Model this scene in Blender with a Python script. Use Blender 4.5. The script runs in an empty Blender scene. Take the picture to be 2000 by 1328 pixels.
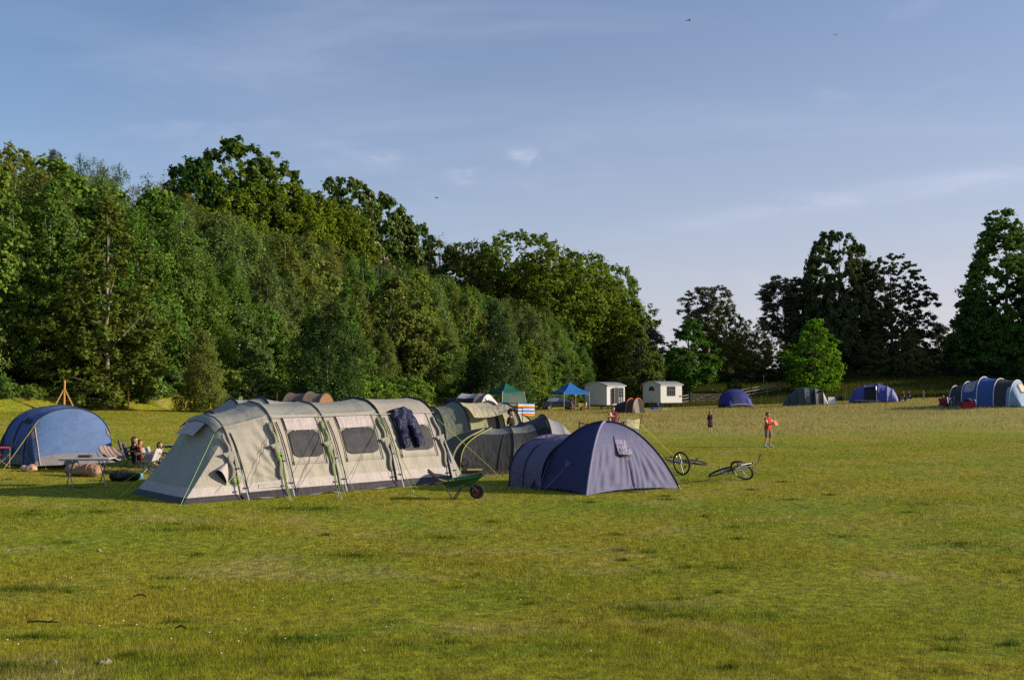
import bpy, bmesh, math, random
import numpy as np
from mathutils import Vector, Matrix

R = math.radians
rnd = random.Random(11)
RNG = np.random.default_rng(11)
sc = bpy.context.scene
col = sc.collection

# ------------------------------------------------------------------ camera, sky, sun, exposure
HC, FP, YH = 2.4, 2000.0, 766.0            # camera height, focal length and horizon row in photo pixels
PITCH = math.atan((YH - 664.0) / FP)
cam = bpy.data.objects.new('camera', bpy.data.cameras.new('camera'))
col.objects.link(cam)
cam.data.sensor_width = 36.0
cam.data.lens = 36.0
cam.data.clip_start = 0.1
cam.data.clip_end = 4000
cam.location = (0, 0, HC)
cam.rotation_euler = (R(90) + PITCH, 0, 0)
sc.camera = cam

SUN_EL, SUN_AZ = R(19), R(-2)              # azimuth counted from +X towards +Y
SUN_V = Vector((math.cos(SUN_EL) * math.cos(SUN_AZ), math.cos(SUN_EL) * math.sin(SUN_AZ), math.sin(SUN_EL)))
sun = bpy.data.objects.new('sun', bpy.data.lights.new('sun', 'SUN'))
col.objects.link(sun)
sun.data.energy = 4.4
sun.data.angle = R(0.55)
sun.data.color = (1.0, 0.84, 0.64)
sun.rotation_euler = SUN_V.to_track_quat('Z', 'Y').to_euler()

world = bpy.data.worlds.new('World')
sc.world = world
world.use_nodes = True


def build_world():
    nt = world.node_tree
    N, L = nt.nodes, nt.links
    N.clear()
    out = N.new('ShaderNodeOutputWorld')
    bg = N.new('ShaderNodeBackground')
    bg.inputs['Strength'].default_value = 0.095
    sky = N.new('ShaderNodeTexSky')
    sky.sky_type = 'NISHITA'
    sky.sun_disc = False
    sky.sun_elevation = SUN_EL
    sky.sun_rotation = R(90) - SUN_AZ
    sky.altitude = 0
    sky.air_density = 1.0
    sky.dust_density = 0.5
    sky.ozone_density = 4.0
    tc = N.new('ShaderNodeTexCoord')
    sep = N.new('ShaderNodeSeparateXYZ')
    L.new(tc.outputs['Generated'], sep.inputs[0])

    def M(op, a, b=None, clamp=False):
        n = N.new('ShaderNodeMath')
        n.operation = op
        n.use_clamp = clamp
        for i, v in enumerate((a, b)):
            if v is None:
                continue
            if isinstance(v, (int, float)):
                n.inputs[i].default_value = v
            else:
                L.new(v, n.inputs[i])
        return n.outputs[0]
    ay = M('MAXIMUM', M('ABSOLUTE', sep.outputs['Y']), 0.25)
    u = M('DIVIDE', sep.outputs['X'], ay)
    v = M('DIVIDE', sep.outputs['Z'], ay)
    cmb = N.new('ShaderNodeCombineXYZ')
    L.new(u, cmb.inputs[0])
    L.new(v, cmb.inputs[1])

    def noise(rot, sx, sy, detail, lo, hi, dist=0.0, off=0.0):
        mp = N.new('ShaderNodeMapping')
        mp.inputs['Rotation'].default_value = (0, 0, R(rot))
        mp.inputs['Scale'].default_value = (sx, sy, 1)
        mp.inputs['Location'].default_value = (off, off * .7, off)
        L.new(cmb.outputs[0], mp.inputs[0])
        t = N.new('ShaderNodeTexNoise')
        t.inputs['Scale'].default_value = 1
        t.inputs['Detail'].default_value = detail
        t.inputs['Roughness'].default_value = 0.55
        t.inputs['Distortion'].default_value = dist
        L.new(mp.outputs[0], t.inputs['Vector'])
        mr = N.new('ShaderNodeMapRange')
        mr.interpolation_type = 'SMOOTHSTEP'
        mr.inputs['From Min'].default_value = lo
        mr.inputs['From Max'].default_value = hi
        L.new(t.outputs['Fac'], mr.inputs['Value'])
        return mr.outputs['Result']
    streaks = noise(-12, 1.6, 9, 7, .46, .85, .6, 3.1)
    wisps = noise(-24, 4.0, 13, 8, .52, .9, 1.2, 8.3)
    veil = noise(-8, .9, 2.2, 4, .38, .8, .3, 1.7)
    fac = M('ADD', M('MULTIPLY', streaks, .24), M('ADD', M('MULTIPLY', wisps, .22), M('MULTIPLY', veil, .08)))

    # one long thin band of cirrus low on the right, and three small puffs
    def puff(pu, pv, ru, rv, w, ns):
        a = M('DIVIDE', M('SUBTRACT', u, pu), ru)
        b = M('DIVIDE', M('SUBTRACT', v, pv), rv)
        r2 = M('ADD', M('MULTIPLY', a, a), M('MULTIPLY', b, b))
        g = M('POWER', 2.718, M('MULTIPLY', r2, -1.0))
        return M('MULTIPLY', M('MULTIPLY', g, noise(-20, ns, ns * 1.6, 6, .36, .68, .8, pu * 9)), w)

    def uv(px, py):
        return (px - 1000) / FP, (YH - py) / FP
    for px, py, ru, rv, w, ns in ((1040, 324, .010, .013, .60, 26), (905, 343, .014, .007, .42, 30), (742, 304, .014, .005, .32, 30), (1014, 300, .013, .006, .35, 30)):
        a, b = uv(px, py)
        fac = M('ADD', fac, puff(a, b, ru, rv, w, ns))
    # band: v = v0 + k u
    k = .155
    v0 = (YH - 445) / FP - k * (1300 - 1000) / FP
    dv = M('DIVIDE', M('SUBTRACT', v, M('ADD', M('MULTIPLY', u, k), v0)), .011)
    g = M('POWER', 2.718, M('MULTIPLY', M('MULTIPLY', dv, dv), -1.0))
    gate = N.new('ShaderNodeMapRange')
    gate.interpolation_type = 'SMOOTHSTEP'
    gate.inputs['From Min'].default_value = 0.02
    gate.inputs['From Max'].default_value = 0.4
    L.new(u, gate.inputs['Value'])
    band = M('MULTIPLY', M('MULTIPLY', g, gate.outputs[0]), noise(-8, 8, 30, 5, .3, .7, .4, 5.0))
    fac = M('ADD', fac, M('MULTIPLY', band, .3))
    fac = M('MULTIPLY', fac, 1.0, True)
    # thin milky haze, thicker towards the horizon and towards the sun on the right
    hz = M('MULTIPLY', M('POWER', 2.718, M('MULTIPLY', M('MAXIMUM', v, 0.0), -4.9)), .8)
    hz = M('ADD', hz, M('MULTIPLY', M('ADD', u, .35), .14), True)
    hm = N.new('ShaderNodeMix')
    hm.data_type = 'RGBA'
    L.new(hz, hm.inputs['Factor'])
    L.new(sky.outputs[0], hm.inputs['A'])
    hm.inputs['B'].default_value = (3.55, 3.66, 4.65, 1)
    # paler, slightly pink glow low over the horizon on the sun's side
    gw = M('MULTIPLY', M('POWER', 2.718, M('MULTIPLY', M('MAXIMUM', v, 0.0), -8.5)), M('ADD', M('MULTIPLY', u, 1.25), .55), True)
    gm = N.new('ShaderNodeMix')
    gm.data_type = 'RGBA'
    L.new(gw, gm.inputs['Factor'])
    L.new(hm.outputs['Result'], gm.inputs['A'])
    gm.inputs['B'].default_value = (5.1, 4.75, 4.85, 1)
    mix = N.new('ShaderNodeMix')
    mix.data_type = 'RGBA'
    L.new(fac, mix.inputs['Factor'])
    L.new(gm.outputs['Result'], mix.inputs['A'])
    mix.inputs['B'].default_value = (5.6, 5.7, 6.9, 1)
    L.new(mix.outputs['Result'], bg.inputs['Color'])
    L.new(bg.outputs[0], out.inputs[0])


build_world()
sc.view_settings.view_transform = 'Standard'
sc.view_settings.look = 'None'
sc.view_settings.exposure = 0.6
sc.view_settings.gamma = 1.0
sc.render.engine = 'CYCLES'
sc.cycles.max_bounces = 6
sc.cycles.diffuse_bounces = 3
sc.cycles.transmission_bounces = 4
sc.cycles.transparent_max_bounces = 6
sc.cycles.use_denoising = False

# ------------------------------------------------------------------ terrain
FX, FY, DX, DY = -24.4, 57.0, .44, .898     # the wire fence at the foot of the wood: a point and a direction


def sst(a, b, v):
    t = np.clip((np.asarray(v, float) - a) / (b - a), 0, 1)
    return t * t * (3 - 2 * t)


def fence_s(x, y):
    return (x - FX) * -DY + (y - FY) * DX


def fence_r(x, y):
    return (x - FX) * DX + (y - FY) * DY


def H(x, y):
    x = np.asarray(x, float)
    y = np.asarray(y, float)
    s = fence_s(x, y)
    r = fence_r(x, y)
    bank = 1.2 * (1 - sst(-4, 62, r)) + .15
    z = bank * sst(-24, 0, s)
    wood = 1 - sst(60, 110, r)
    hill = np.clip(s - 1, 0, 34)
    z = z + (.42 * hill - .0035 * hill ** 2) * (.42 + .58 * wood) * (1 - sst(88, 108, r))
    z = z + 1.62 * sst(67, 88, y) * sst(5, 60, x) + .25 * sst(60, 115, y)
    z = z + 2.75 * sst(121, 152, y) * sst(2, 26, x)
    z = z + .78 * (1 - sst(2.5, 14, y)) * (1 - sst(20, 45, abs(x)))
    z = z + .03 * np.sin(x * .31 + 1.3) * np.sin(y * .23 + .4) * sst(8, 14, y)
    return z


def h(x, y):
    return float(H(x, y))


CR = cam.rotation_euler.to_matrix()


def ray(px, py):
    return (CR @ Vector(((px - 1000) / FP, -(py - 664) / FP, -1.0)))


def pt(px, py, d):
    v = ray(px, py)
    v = v * (d / v.y)
    return Vector((v.x, v.y, v.z + HC))


def at(px, py):
    v = ray(px, py)
    v = v / v.y
    d = 3.0
    while d < 400:
        if HC + v.z * d <= h(v.x * d, d):
            break
        d += .25
    lo, hi = d - .25, d
    for _ in range(20):
        m = (lo + hi) / 2
        if HC + v.z * m <= h(v.x * m, m):
            hi = m
        else:
            lo = m
    return Vector((v.x * hi, hi, h(v.x * hi, hi)))


def gp(px, d):
    x = (px - 1000) / FP * d
    return Vector((x, d, h(x, d)))


# ------------------------------------------------------------------ materials
MATS = {}


def newmat(name):
    m = bpy.data.materials.new(name)
    m.use_nodes = True
    MATS[name] = m
    return m, m.node_tree.nodes, m.node_tree.links


def mat(name, c, rough=.7, var=.12, scale=6, bump=0.0, bscale=40, metal=0.0, trans=0.0, wrinkle=0.0, wscale=3.0, spec=.3, alpha=1.0):
    if name in MATS:
        return MATS[name]
    m, N, L = newmat(name)
    b = N['Principled BSDF']
    b.inputs['Roughness'].default_value = rough
    b.inputs['Metallic'].default_value = metal
    b.inputs['Specular IOR Level'].default_value = spec
    tc = N.new('ShaderNodeTexCoord')
    nz = N.new('ShaderNodeTexNoise')
    nz.inputs['Scale'].default_value = scale
    nz.inputs['Detail'].default_value = 6
    nz.inputs['Roughness'].default_value = .6
    L.new(tc.outputs['Object'], nz.inputs['Vector'])
    rp = N.new('ShaderNodeValToRGB')
    rp.color_ramp.elements[0].position = .3
    rp.color_ramp.elements[1].position = .7
    rp.color_ramp.elements[0].color = tuple(v * (1 - var) for v in c) + (1,)
    rp.color_ramp.elements[1].color = tuple(min(1, v * (1 + var)) for v in c) + (1,)
    L.new(nz.outputs['Fac'], rp.inputs[0])
    L.new(rp.outputs[0], b.inputs['Base Color'])
    prev = None
    if wrinkle > 0:
        # creases in stretched cloth: stretched noise in two directions
        for sc_, rot in (((.7, 1.0, 3.2), 25), ((2.6, .8, 1.0), -35)):
            mp = N.new('ShaderNodeMapping')
            mp.inputs['Scale'].default_value = sc_
            mp.inputs['Rotation'].default_value = (R(rot), R(rot * .6), R(rot))
            L.new(tc.outputs['Object'], mp.inputs[0])
            n2 = N.new('ShaderNodeTexNoise')
            n2.inputs['Scale'].default_value = wscale
            n2.inputs['Detail'].default_value = 3
            n2.inputs['Distortion'].default_value = .6
            L.new(mp.outputs[0], n2.inputs['Vector'])
            bp = N.new('ShaderNodeBump')
            bp.inputs['Strength'].default_value = wrinkle
            bp.inputs['Distance'].default_value = .12
            L.new(n2.outputs['Fac'], bp.inputs['Height'])
            if prev:
                L.new(prev, bp.inputs['Normal'])
            prev = bp.outputs[0]
    if bump > 0:
        n3 = N.new('ShaderNodeTexNoise')
        n3.inputs['Scale'].default_value = bscale
        n3.inputs['Detail'].default_value = 5
        L.new(tc.outputs['Object'], n3.inputs['Vector'])
        bp = N.new('ShaderNodeBump')
        bp.inputs['Strength'].default_value = bump
        bp.inputs['Distance'].default_value = .03
        L.new(n3.outputs['Fac'], bp.inputs['Height'])
        if prev:
            L.new(prev, bp.inputs['Normal'])
        prev = bp.outputs[0]
    if prev:
        L.new(prev, b.inputs['Normal'])
    o = N['Material Output']
    sh = b.outputs[0]
    if trans > 0:
        t = N.new('ShaderNodeBsdfTranslucent')
        L.new(rp.outputs[0], t.inputs[0])
        if prev:
            L.new(prev, t.inputs['Normal'])
        mx = N.new('ShaderNodeMixShader')
        mx.inputs[0].default_value = trans
        L.new(sh, mx.inputs[1])
        L.new(t.outputs[0], mx.inputs[2])
        sh = mx.outputs[0]
    if alpha < 1:
        tr = N.new('ShaderNodeBsdfTransparent')
        mx = N.new('ShaderNodeMixShader')
        mx.inputs[0].default_value = alpha
        L.new(tr.outputs[0], mx.inputs[1])
        L.new(sh, mx.inputs[2])
        sh = mx.outputs[0]
    L.new(sh, o.inputs[0])
    return m


def fab(name, c, wr=.35, ws=2.2, trans=.14, rough=.62, var=.08):
    return mat(name, c, rough, var, 3, 0, 40, 0, trans, wr, ws, .25)


def grass_group():
    g = bpy.data.node_groups.new('grass_colour', 'ShaderNodeTree')
    g.interface.new_socket('Color', in_out='OUTPUT', socket_type='NodeSocketColor')
    N, L = g.nodes, g.links
    out = N.new('NodeGroupOutput')
    geo = N.new('ShaderNodeNewGeometry')

    def noise(scale, detail, ys=1.0, seed=0.0, dist=0.0):
        mp = N.new('ShaderNodeMapping')
        mp.inputs['Scale'].default_value = (scale, scale * ys, scale)
        mp.inputs['Location'].default_value = (seed, seed * 1.7, 0)
        L.new(geo.outputs['Position'], mp.inputs[0])
        n = N.new('ShaderNodeTexNoise')
        n.noise_dimensions = '2D'
        n.inputs['Scale'].default_value = 1
        n.inputs['Detail'].default_value = detail
        n.inputs['Roughness'].default_value = .6
        n.inputs['Distortion'].default_value = dist
        L.new(mp.outputs[0], n.inputs['Vector'])
        return n.outputs['Fac']

    def ramp(src, stops):
        r = N.new('ShaderNodeValToRGB')
        e = r.color_ramp.elements
        while len(e) < len(stops):
            e.new(.5)
        for i, (p, c) in enumerate(stops):
            e[i].position = p
            e[i].color = tuple(c) + (1,)
        L.new(src, r.inputs[0])
        return r.outputs[0]

    def mix(f, a, b, mode='MIX'):
        m = N.new('ShaderNodeMix')
        m.data_type = 'RGBA'
        m.blend_type = mode
        for s, v in (('Factor', f), ('A', a), ('B', b)):
            if isinstance(v, (int, float)):
                m.inputs[s].default_value = v
            elif isinstance(v, tuple):
                m.inputs[s].default_value = v + (1,)
            else:
                L.new(v, m.inputs[s])
        return m.outputs['Result']
    base = ramp(noise(.16, 4, 1.3, 3.0, .5), [(.30, (.190, .236, .018)), (.5, (.243, .248, .021)), (.70, (.292, .254, .028))])
    green = ramp(noise(.55, 5, 1.0, 17.0, .8), [(.56, (0, 0, 0)), (.74, (.7, .7, .7))])
    base = mix(green, base, (.140, .215, .022))
    dry = ramp(noise(.42, 5, 1.2, 41.0, .6), [(.55, (0, 0, 0)), (.74, (.8, .8, .8))])
    base = mix(dry, base, (.32, .275, .085))
    brown = ramp(noise(1.3, 5, 1.0, 77.0, .4), [(.62, (0, 0, 0)), (.76, (.6, .6, .6))])
    base = mix(brown, base, (.20, .155, .04))
    fine = ramp(noise(5.5, 4, 1.0, 9.0), [(.3, (.62, .62, .62)), (.7, (1.35, 1.35, 1.3))])
    base = mix(1.0, base, fine, 'MULTIPLY')
    tiny = ramp(noise(26, 3, 1.0, 29.0), [(.3, (.72, .72, .72)), (.7, (1.25, 1.25, 1.25))])
    base = mix(1.0, base, tiny, 'MULTIPLY')
    L.new(base, out.inputs[0])
    return g


GRASS = grass_group()


def ground_material():
    m, N, L = newmat('ground')
    b = N['Principled BSDF']
    b.inputs['Roughness'].default_value = .95
    b.inputs['Specular IOR Level'].default_value = .1
    g = N.new('ShaderNodeGroup')
    g.node_tree = GRASS

    def mix(attr, a, c):
        at_ = N.new('ShaderNodeAttribute')
        at_.attribute_name = attr
        mx = N.new('ShaderNodeMix')
        mx.data_type = 'RGBA'
        L.new(at_.outputs['Fac'], mx.inputs['Factor'])
        L.new(a, mx.inputs['A'])
        mx.inputs['B'].default_value = c + (1,)
        return mx.outputs['Result']
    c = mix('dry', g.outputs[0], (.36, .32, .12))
    c = mix('rough', c, (.045, .062, .018))  # far bank: shade under the trees darkened into the ground colour
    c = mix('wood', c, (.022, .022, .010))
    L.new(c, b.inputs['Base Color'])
    geo = N.new('ShaderNodeNewGeometry')
    prev = None
    for s, st in ((1.4, .35), (9.0, .6), (34.0, .8)):
        n = N.new('ShaderNodeTexNoise')
        n.inputs['Scale'].default_value = s
        n.inputs['Detail'].default_value = 5
        L.new(geo.outputs['Position'], n.inputs['Vector'])
        bp = N.new('ShaderNodeBump')
        bp.inputs['Strength'].default_value = st
        bp.inputs['Distance'].default_value = .35 / s
        L.new(n.outputs['Fac'], bp.inputs['Height'])
        if prev:
            L.new(prev, bp.inputs['Normal'])
        prev = bp.outputs[0]
    L.new(prev, b.inputs['Normal'])
    return m


def blade_material(name, tint, dry=0.0, drycol=(.3, .26, .1)):
    m, N, L = newmat(name)
    g = N.new('ShaderNodeGroup')
    g.node_tree = GRASS
    a = N.new('ShaderNodeAttribute')
    a.attribute_name = 'rv'
    sp = N.new('ShaderNodeSeparateColor')
    L.new(a.outputs['Color'], sp.inputs[0])
    mx0 = N.new('ShaderNodeMix')
    mx0.data_type = 'RGBA'
    mx0.inputs['Factor'].default_value = dry
    L.new(g.outputs[0], mx0.inputs['A'])
    mx0.inputs['B'].default_value = drycol + (1,)
    tuft = N.new('ShaderNodeMix')
    tuft.data_type = 'RGBA'
    L.new(sp.outputs[1], tuft.inputs['Factor'])
    L.new(mx0.outputs['Result'], tuft.inputs['A'])
    tuft.inputs['B'].default_value = (.03, .085, .012, 1)
    straw = N.new('ShaderNodeMix')
    straw.data_type = 'RGBA'
    L.new(sp.outputs[2], straw.inputs['Factor'])
    L.new(tuft.outputs['Result'], straw.inputs['A'])
    straw.inputs['B'].default_value = (.30, .24, .10, 1)
    rp = N.new('ShaderNodeMapRange')
    rp.inputs['To Min'].default_value = tint * .65
    rp.inputs['To Max'].default_value = tint * 1.4
    L.new(sp.outputs[0], rp.inputs['Value'])
    ml = N.new('ShaderNodeVectorMath')
    ml.operation = 'SCALE'
    L.new(straw.outputs['Result'], ml.inputs[0])
    L.new(rp.outputs[0], ml.inputs['Scale'])
    d = N.new('ShaderNodeBsdfDiffuse')
    t = N.new('ShaderNodeBsdfTranslucent')
    L.new(ml.outputs[0], d.inputs[0])
    L.new(ml.outputs[0], t.inputs[0])
    mx = N.new('ShaderNodeMixShader')
    mx.inputs[0].default_value = .35
    L.new(d.outputs[0], mx.inputs[1])
    L.new(t.outputs[0], mx.inputs[2])
    L.new(mx.outputs[0], N['Material Output'].inputs[0])
    return m


def leaf_material(name, trans=.42, gloss=.02):
    m, N, L = newmat(name)
    oi = N.new('ShaderNodeObjectInfo')
    a = N.new('ShaderNodeAttribute')
    a.attribute_name = 'rv'
    sp = N.new('ShaderNodeSeparateColor')
    L.new(a.outputs['Color'], sp.inputs[0])
    hs = N.new('ShaderNodeHueSaturation')
    mr = N.new('ShaderNodeMapRange')
    mr.inputs['To Min'].default_value = .492
    mr.inputs['To Max'].default_value = .535
    L.new(sp.outputs[1], mr.inputs['Value'])
    L.new(mr.outputs[0], hs.inputs['Hue'])
    mv = N.new('ShaderNodeMapRange')
    mv.inputs['To Min'].default_value = .6
    mv.inputs['To Max'].default_value = 1.45
    L.new(sp.outputs[0], mv.inputs['Value'])
    L.new(mv.outputs[0], hs.inputs['Value'])
    L.new(oi.outputs['Color'], hs.inputs['Color'])
    d = N.new('ShaderNodeBsdfDiffuse')
    t = N.new('ShaderNodeBsdfTranslucent')
    gl = N.new('ShaderNodeBsdfGlossy')
    gl.inputs['Roughness'].default_value = .45
    gl.inputs['Color'].default_value = (.5, .6, .35, 1)
    L.new(hs.outputs[0], d.inputs[0])
    L.new(hs.outputs[0], t.inputs[0])
    mx = N.new('ShaderNodeMixShader')
    mx.inputs[0].default_value = trans
    L.new(d.outputs[0], mx.inputs[1])
    L.new(t.outputs[0], mx.inputs[2])
    m2 = N.new('ShaderNodeMixShader')
    m2.inputs[0].default_value = gloss
    L.new(mx.outputs[0], m2.inputs[1])
    L.new(gl.outputs[0], m2.inputs[2])
    L.new(m2.outputs[0], N['Material Output'].inputs[0])
    return m


# ------------------------------------------------------------------ object helpers
def tag(o, label=None, cat=None, group=None, kind=None):
    if label:
        o['label'] = label
    if cat:
        o['category'] = cat
    if group:
        o['group'] = group
    if kind:
        o['kind'] = kind
    return o


def thing(name, label, cat, loc=(0, 0, 0), rz=0.0, group=None):
    o = bpy.data.objects.new(name, None)
    col.objects.link(o)
    o.empty_display_size = .2
    o.location = loc
    o.rotation_euler = (0, 0, rz)
    return tag(o, label, cat, group)


def addobj(name, me, parent=None):
    o = bpy.data.objects.new(name, me)
    col.objects.link(o)
    if parent:
        o.parent = parent
    return o


class MB:
    def __init__(s):
        s.V, s.F, s.M = [], [], []

    def add(s, vs, fs, m=0):
        k = len(s.V)
        s.V += [tuple(v) for v in vs]
        s.F += [tuple(i + k for i in f) for f in fs]
        s.M += [m] * len(fs)
        return s

    def box(s, c, d, m=0, mtx=None):
        c = Vector(c)
        x, y, z = d[0] / 2, d[1] / 2, d[2] / 2
        vs = [Vector((i * x, j * y, k * z)) for k in (-1, 1) for j in (-1, 1) for i in (-1, 1)]
        if mtx is not None:
            vs = [mtx @ v for v in vs]
        return s.add([v + c for v in vs], [(0, 2, 3, 1), (4, 5, 7, 6), (0, 1, 5, 4), (2, 6, 7, 3), (0, 4, 6, 2), (1, 3, 7, 5)], m)

    def beam(s, a, b, w, t, m=0):
        a, b = Vector(a), Vector(b)
        q = (b - a).to_track_quat('Z', 'Y').to_matrix()
        return s.box((a + b) / 2, (w, t, (b - a).length), m, q)

    def tube(s, pts, r, n=8, m=0, cap=True):
        pts = [Vector(p) for p in pts]
        rs = r if isinstance(r, (list, tuple)) else [r] * len(pts)
        vs, fs = [], []
        up = None
        for i, p in enumerate(pts):
            t = (pts[min(i + 1, len(pts) - 1)] - pts[max(i - 1, 0)])
            t = t.normalized() if t.length > 1e-9 else Vector((0, 0, 1))
            if up is None:
                up = t.orthogonal().normalized()
            else:
                up = (up - t * up.dot(t))
                up = up.normalized() if up.length > 1e-6 else t.orthogonal().normalized()
            sd = t.cross(up)
            for k in range(n):
                a = 2 * math.pi * k / n
                vs.append(p + (up * math.cos(a) + sd * math.sin(a)) * rs[i])
        for i in range(len(pts) - 1):
            for k in range(n):
                fs.append((i * n + k, i * n + (k + 1) % n, (i + 1) * n + (k + 1) % n, (i + 1) * n + k))
        if cap:
            fs.append(tuple(range(n - 1, -1, -1)))
            fs.append(tuple((len(pts) - 1) * n + k for k in range(n)))
        return s.add(vs, fs, m)

    def ring(s, c, ax, rad, r, n=28, k=8, m=0):
        c, ax = Vector(c), Vector(ax).normalized()
        e1 = ax.orthogonal().normalized()
        e2 = ax.cross(e1)
        vs, fs = [], []
        for i in range(n):
            a = 2 * math.pi * i / n
            d = e1 * math.cos(a) + e2 * math.sin(a)
            for j in range(k):
                b = 2 * math.pi * j / k
                vs.append(c + d * (rad + r * math.cos(b)) + ax * r * math.sin(b))
        for i in range(n):
            for j in range(k):
                fs.append((i * k + j, i * k + (j + 1) % k, ((i + 1) % n) * k + (j + 1) % k, ((i + 1) % n) * k + j))
        return s.add(vs, fs, m)

    def ball(s, c, r, m=0, n=12, k=8, mtx=None):
        c = Vector(c)
        if isinstance(r, (int, float)):
            r = (r, r, r)
        vs, fs = [], []
        for j in range(k + 1):
            b = math.pi * j / k
            for i in range(n):
                a = 2 * math.pi * i / n
                v = Vector((r[0] * math.sin(b) * math.cos(a), r[1] * math.sin(b) * math.sin(a), r[2] * math.cos(b)))
                vs.append(c + (mtx @ v if mtx is not None else v))
        for j in range(k):
            for i in range(n):
                fs.append((j * n + i, (j + 1) * n + i, (j + 1) * n + (i + 1) % n, j * n + (i + 1) % n))
        return s.add(vs, fs, m)

    def cone(s, c, ax, r1, r2, L, n=16, m=0):
        c, ax = Vector(c), Vector(ax).normalized()
        return s.tube([c, c + ax * L], [r1, r2], n, m)

    def grid(s, f, nu, nv, m=0):
        vs = [f(i / nu, j / nv) for j in range(nv + 1) for i in range(nu + 1)]
        w = nu + 1
        fs = [(j * w + i, j * w + i + 1, (j + 1) * w + i + 1, (j + 1) * w + i) for j in range(nv) for i in range(nu)]
        return s.add(vs, fs, m)

    def prism(s, outline, y0, y1, m=0):
        """outline in (x, z), extruded along y"""
        n = len(outline)
        vs = [(x, y0, z) for x, z in outline] + [(x, y1, z) for x, z in outline]
        fs = [tuple(range(n)), tuple(range(2 * n - 1, n - 1, -1))]
        fs += [(i, i + n, (i + 1) % n + n, (i + 1) % n) for i in range(n)]
        return s.add(vs, fs, m)

    def build(s, name, mats, parent=None, smooth=True, angle=40):
        me = bpy.data.meshes.new(name)
        me.from_pydata(s.V, [], s.F)
        if not isinstance(mats, (list, tuple)):
            mats = [mats]
        for m in mats:
            me.materials.append(m)
        if len(mats) > 1:
            me.polygons.foreach_set('material_index', s.M)
        bm = bmesh.new()
        bm.from_mesh(me)
        bmesh.ops.remove_doubles(bm, verts=bm.verts, dist=1e-5)
        bmesh.ops.recalc_face_normals(bm, faces=bm.faces)
        bm.to_mesh(me)
        bm.free()
        if smooth:
            me.polygons.foreach_set('use_smooth', [True] * len(me.polygons))
            me.set_sharp_from_angle(angle=R(angle))
        me.update()
        return addobj(name, me, parent)


def ropes(root, name, mat_, segs, r=.006):
    for a, b in segs:
        MB().tube([a, b], r, 5, 0).build(name, mat_, root)


# ------------------------------------------------------------------ ground
def ground():
    ys = np.concatenate([np.linspace(-60, 2, 32), np.linspace(2.5, 60, 190), np.linspace(60.8, 170, 140), np.geomspace(175, 2500, 40)])
    xp = np.concatenate([np.linspace(0, 45, 100), np.linspace(46, 120, 60), np.geomspace(125, 2500, 36)])
    xs = np.concatenate([-xp[:0:-1], xp])
    X, Y = np.meshgrid(xs, ys)
    Z = H(X, Y)
    nx, ny = len(xs), len(ys)
    me = bpy.data.meshes.new('field_ground')
    me.vertices.add(nx * ny)
    me.vertices.foreach_set('co', np.stack([X, Y, Z], -1).astype('f4').ravel())
    i, j = np.meshgrid(np.arange(nx - 1), np.arange(ny - 1))
    a = (j * nx + i).ravel()
    q = np.stack([a, a + 1, a + 1 + nx, a + nx], 1).astype('i4')
    me.loops.add(q.size)
    me.loops.foreach_set('vertex_index', q.ravel())
    me.polygons.add(len(q))
    me.polygons.foreach_set('loop_start', np.arange(0, q.size, 4, dtype='i4'))
    me.polygons.foreach_set('use_smooth', np.ones(len(q), bool))
    s = fence_s(X, Y)
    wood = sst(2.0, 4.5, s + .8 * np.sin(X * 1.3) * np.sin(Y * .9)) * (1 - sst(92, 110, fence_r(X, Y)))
    dry = sst(52, 84, Y + 5 * np.sin(X * .13) + 3 * np.sin(X * .37 + 1) + 2 * np.sin(Y * .9 + X * .2)) * (1 - sst(112, 120, Y)) * sst(-6, 6, X) * .75
    rough = sst(117, 124, Y) * sst(5, 16, X) * .8
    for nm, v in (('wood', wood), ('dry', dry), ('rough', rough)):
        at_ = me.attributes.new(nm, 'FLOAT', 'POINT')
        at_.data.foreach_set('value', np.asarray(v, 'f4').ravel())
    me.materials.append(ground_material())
    me.update()
    me.validate()
    o = addobj('field_ground', me)
    tag(o, 'wide short mown camping field rising to banks at its edges', kind='structure')


ground()


def blades(name, x, y, hgt, wid, rv, material, label, cat='grass', zoff=-.004, lean=.5):
    n = len(x)
    z = H(x, y) + zoff
    a = RNG.uniform(0, 2 * np.pi, n)
    la = RNG.uniform(0, 2 * np.pi, n)
    ln = RNG.uniform(.05, lean, n) * hgt
    base = np.stack([x, y, z], 1)
    side = np.stack([np.cos(a), np.sin(a), np.zeros(n)], 1) * (wid / 2)[:, None]
    tip = base + np.stack([np.cos(la) * ln, np.sin(la) * ln, hgt], 1)
    v = np.stack([base - side, base + side, tip], 1).reshape(-1, 3).astype('f4')
    me = bpy.data.meshes.new(name)
    me.vertices.add(3 * n)
    me.vertices.foreach_set('co', v.ravel())
    me.loops.add(3 * n)
    me.loops.foreach_set('vertex_index', np.arange(3 * n, dtype='i4'))
    me.polygons.add(n)
    me.polygons.foreach_set('loop_start', np.arange(0, 3 * n, 3, dtype='i4'))
    c = me.attributes.new('rv', 'FLOAT_COLOR', 'POINT')
    cc = np.ones((n, 3, 4), 'f4')
    cc[:, :, :3] = rv[:, None, :]
    c.data.foreach_set('color', cc.ravel())
    me.materials.append(material)
    me.update()
    o = addobj(name, me)
    tag(o, label, kind='stuff')
    return o


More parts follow.
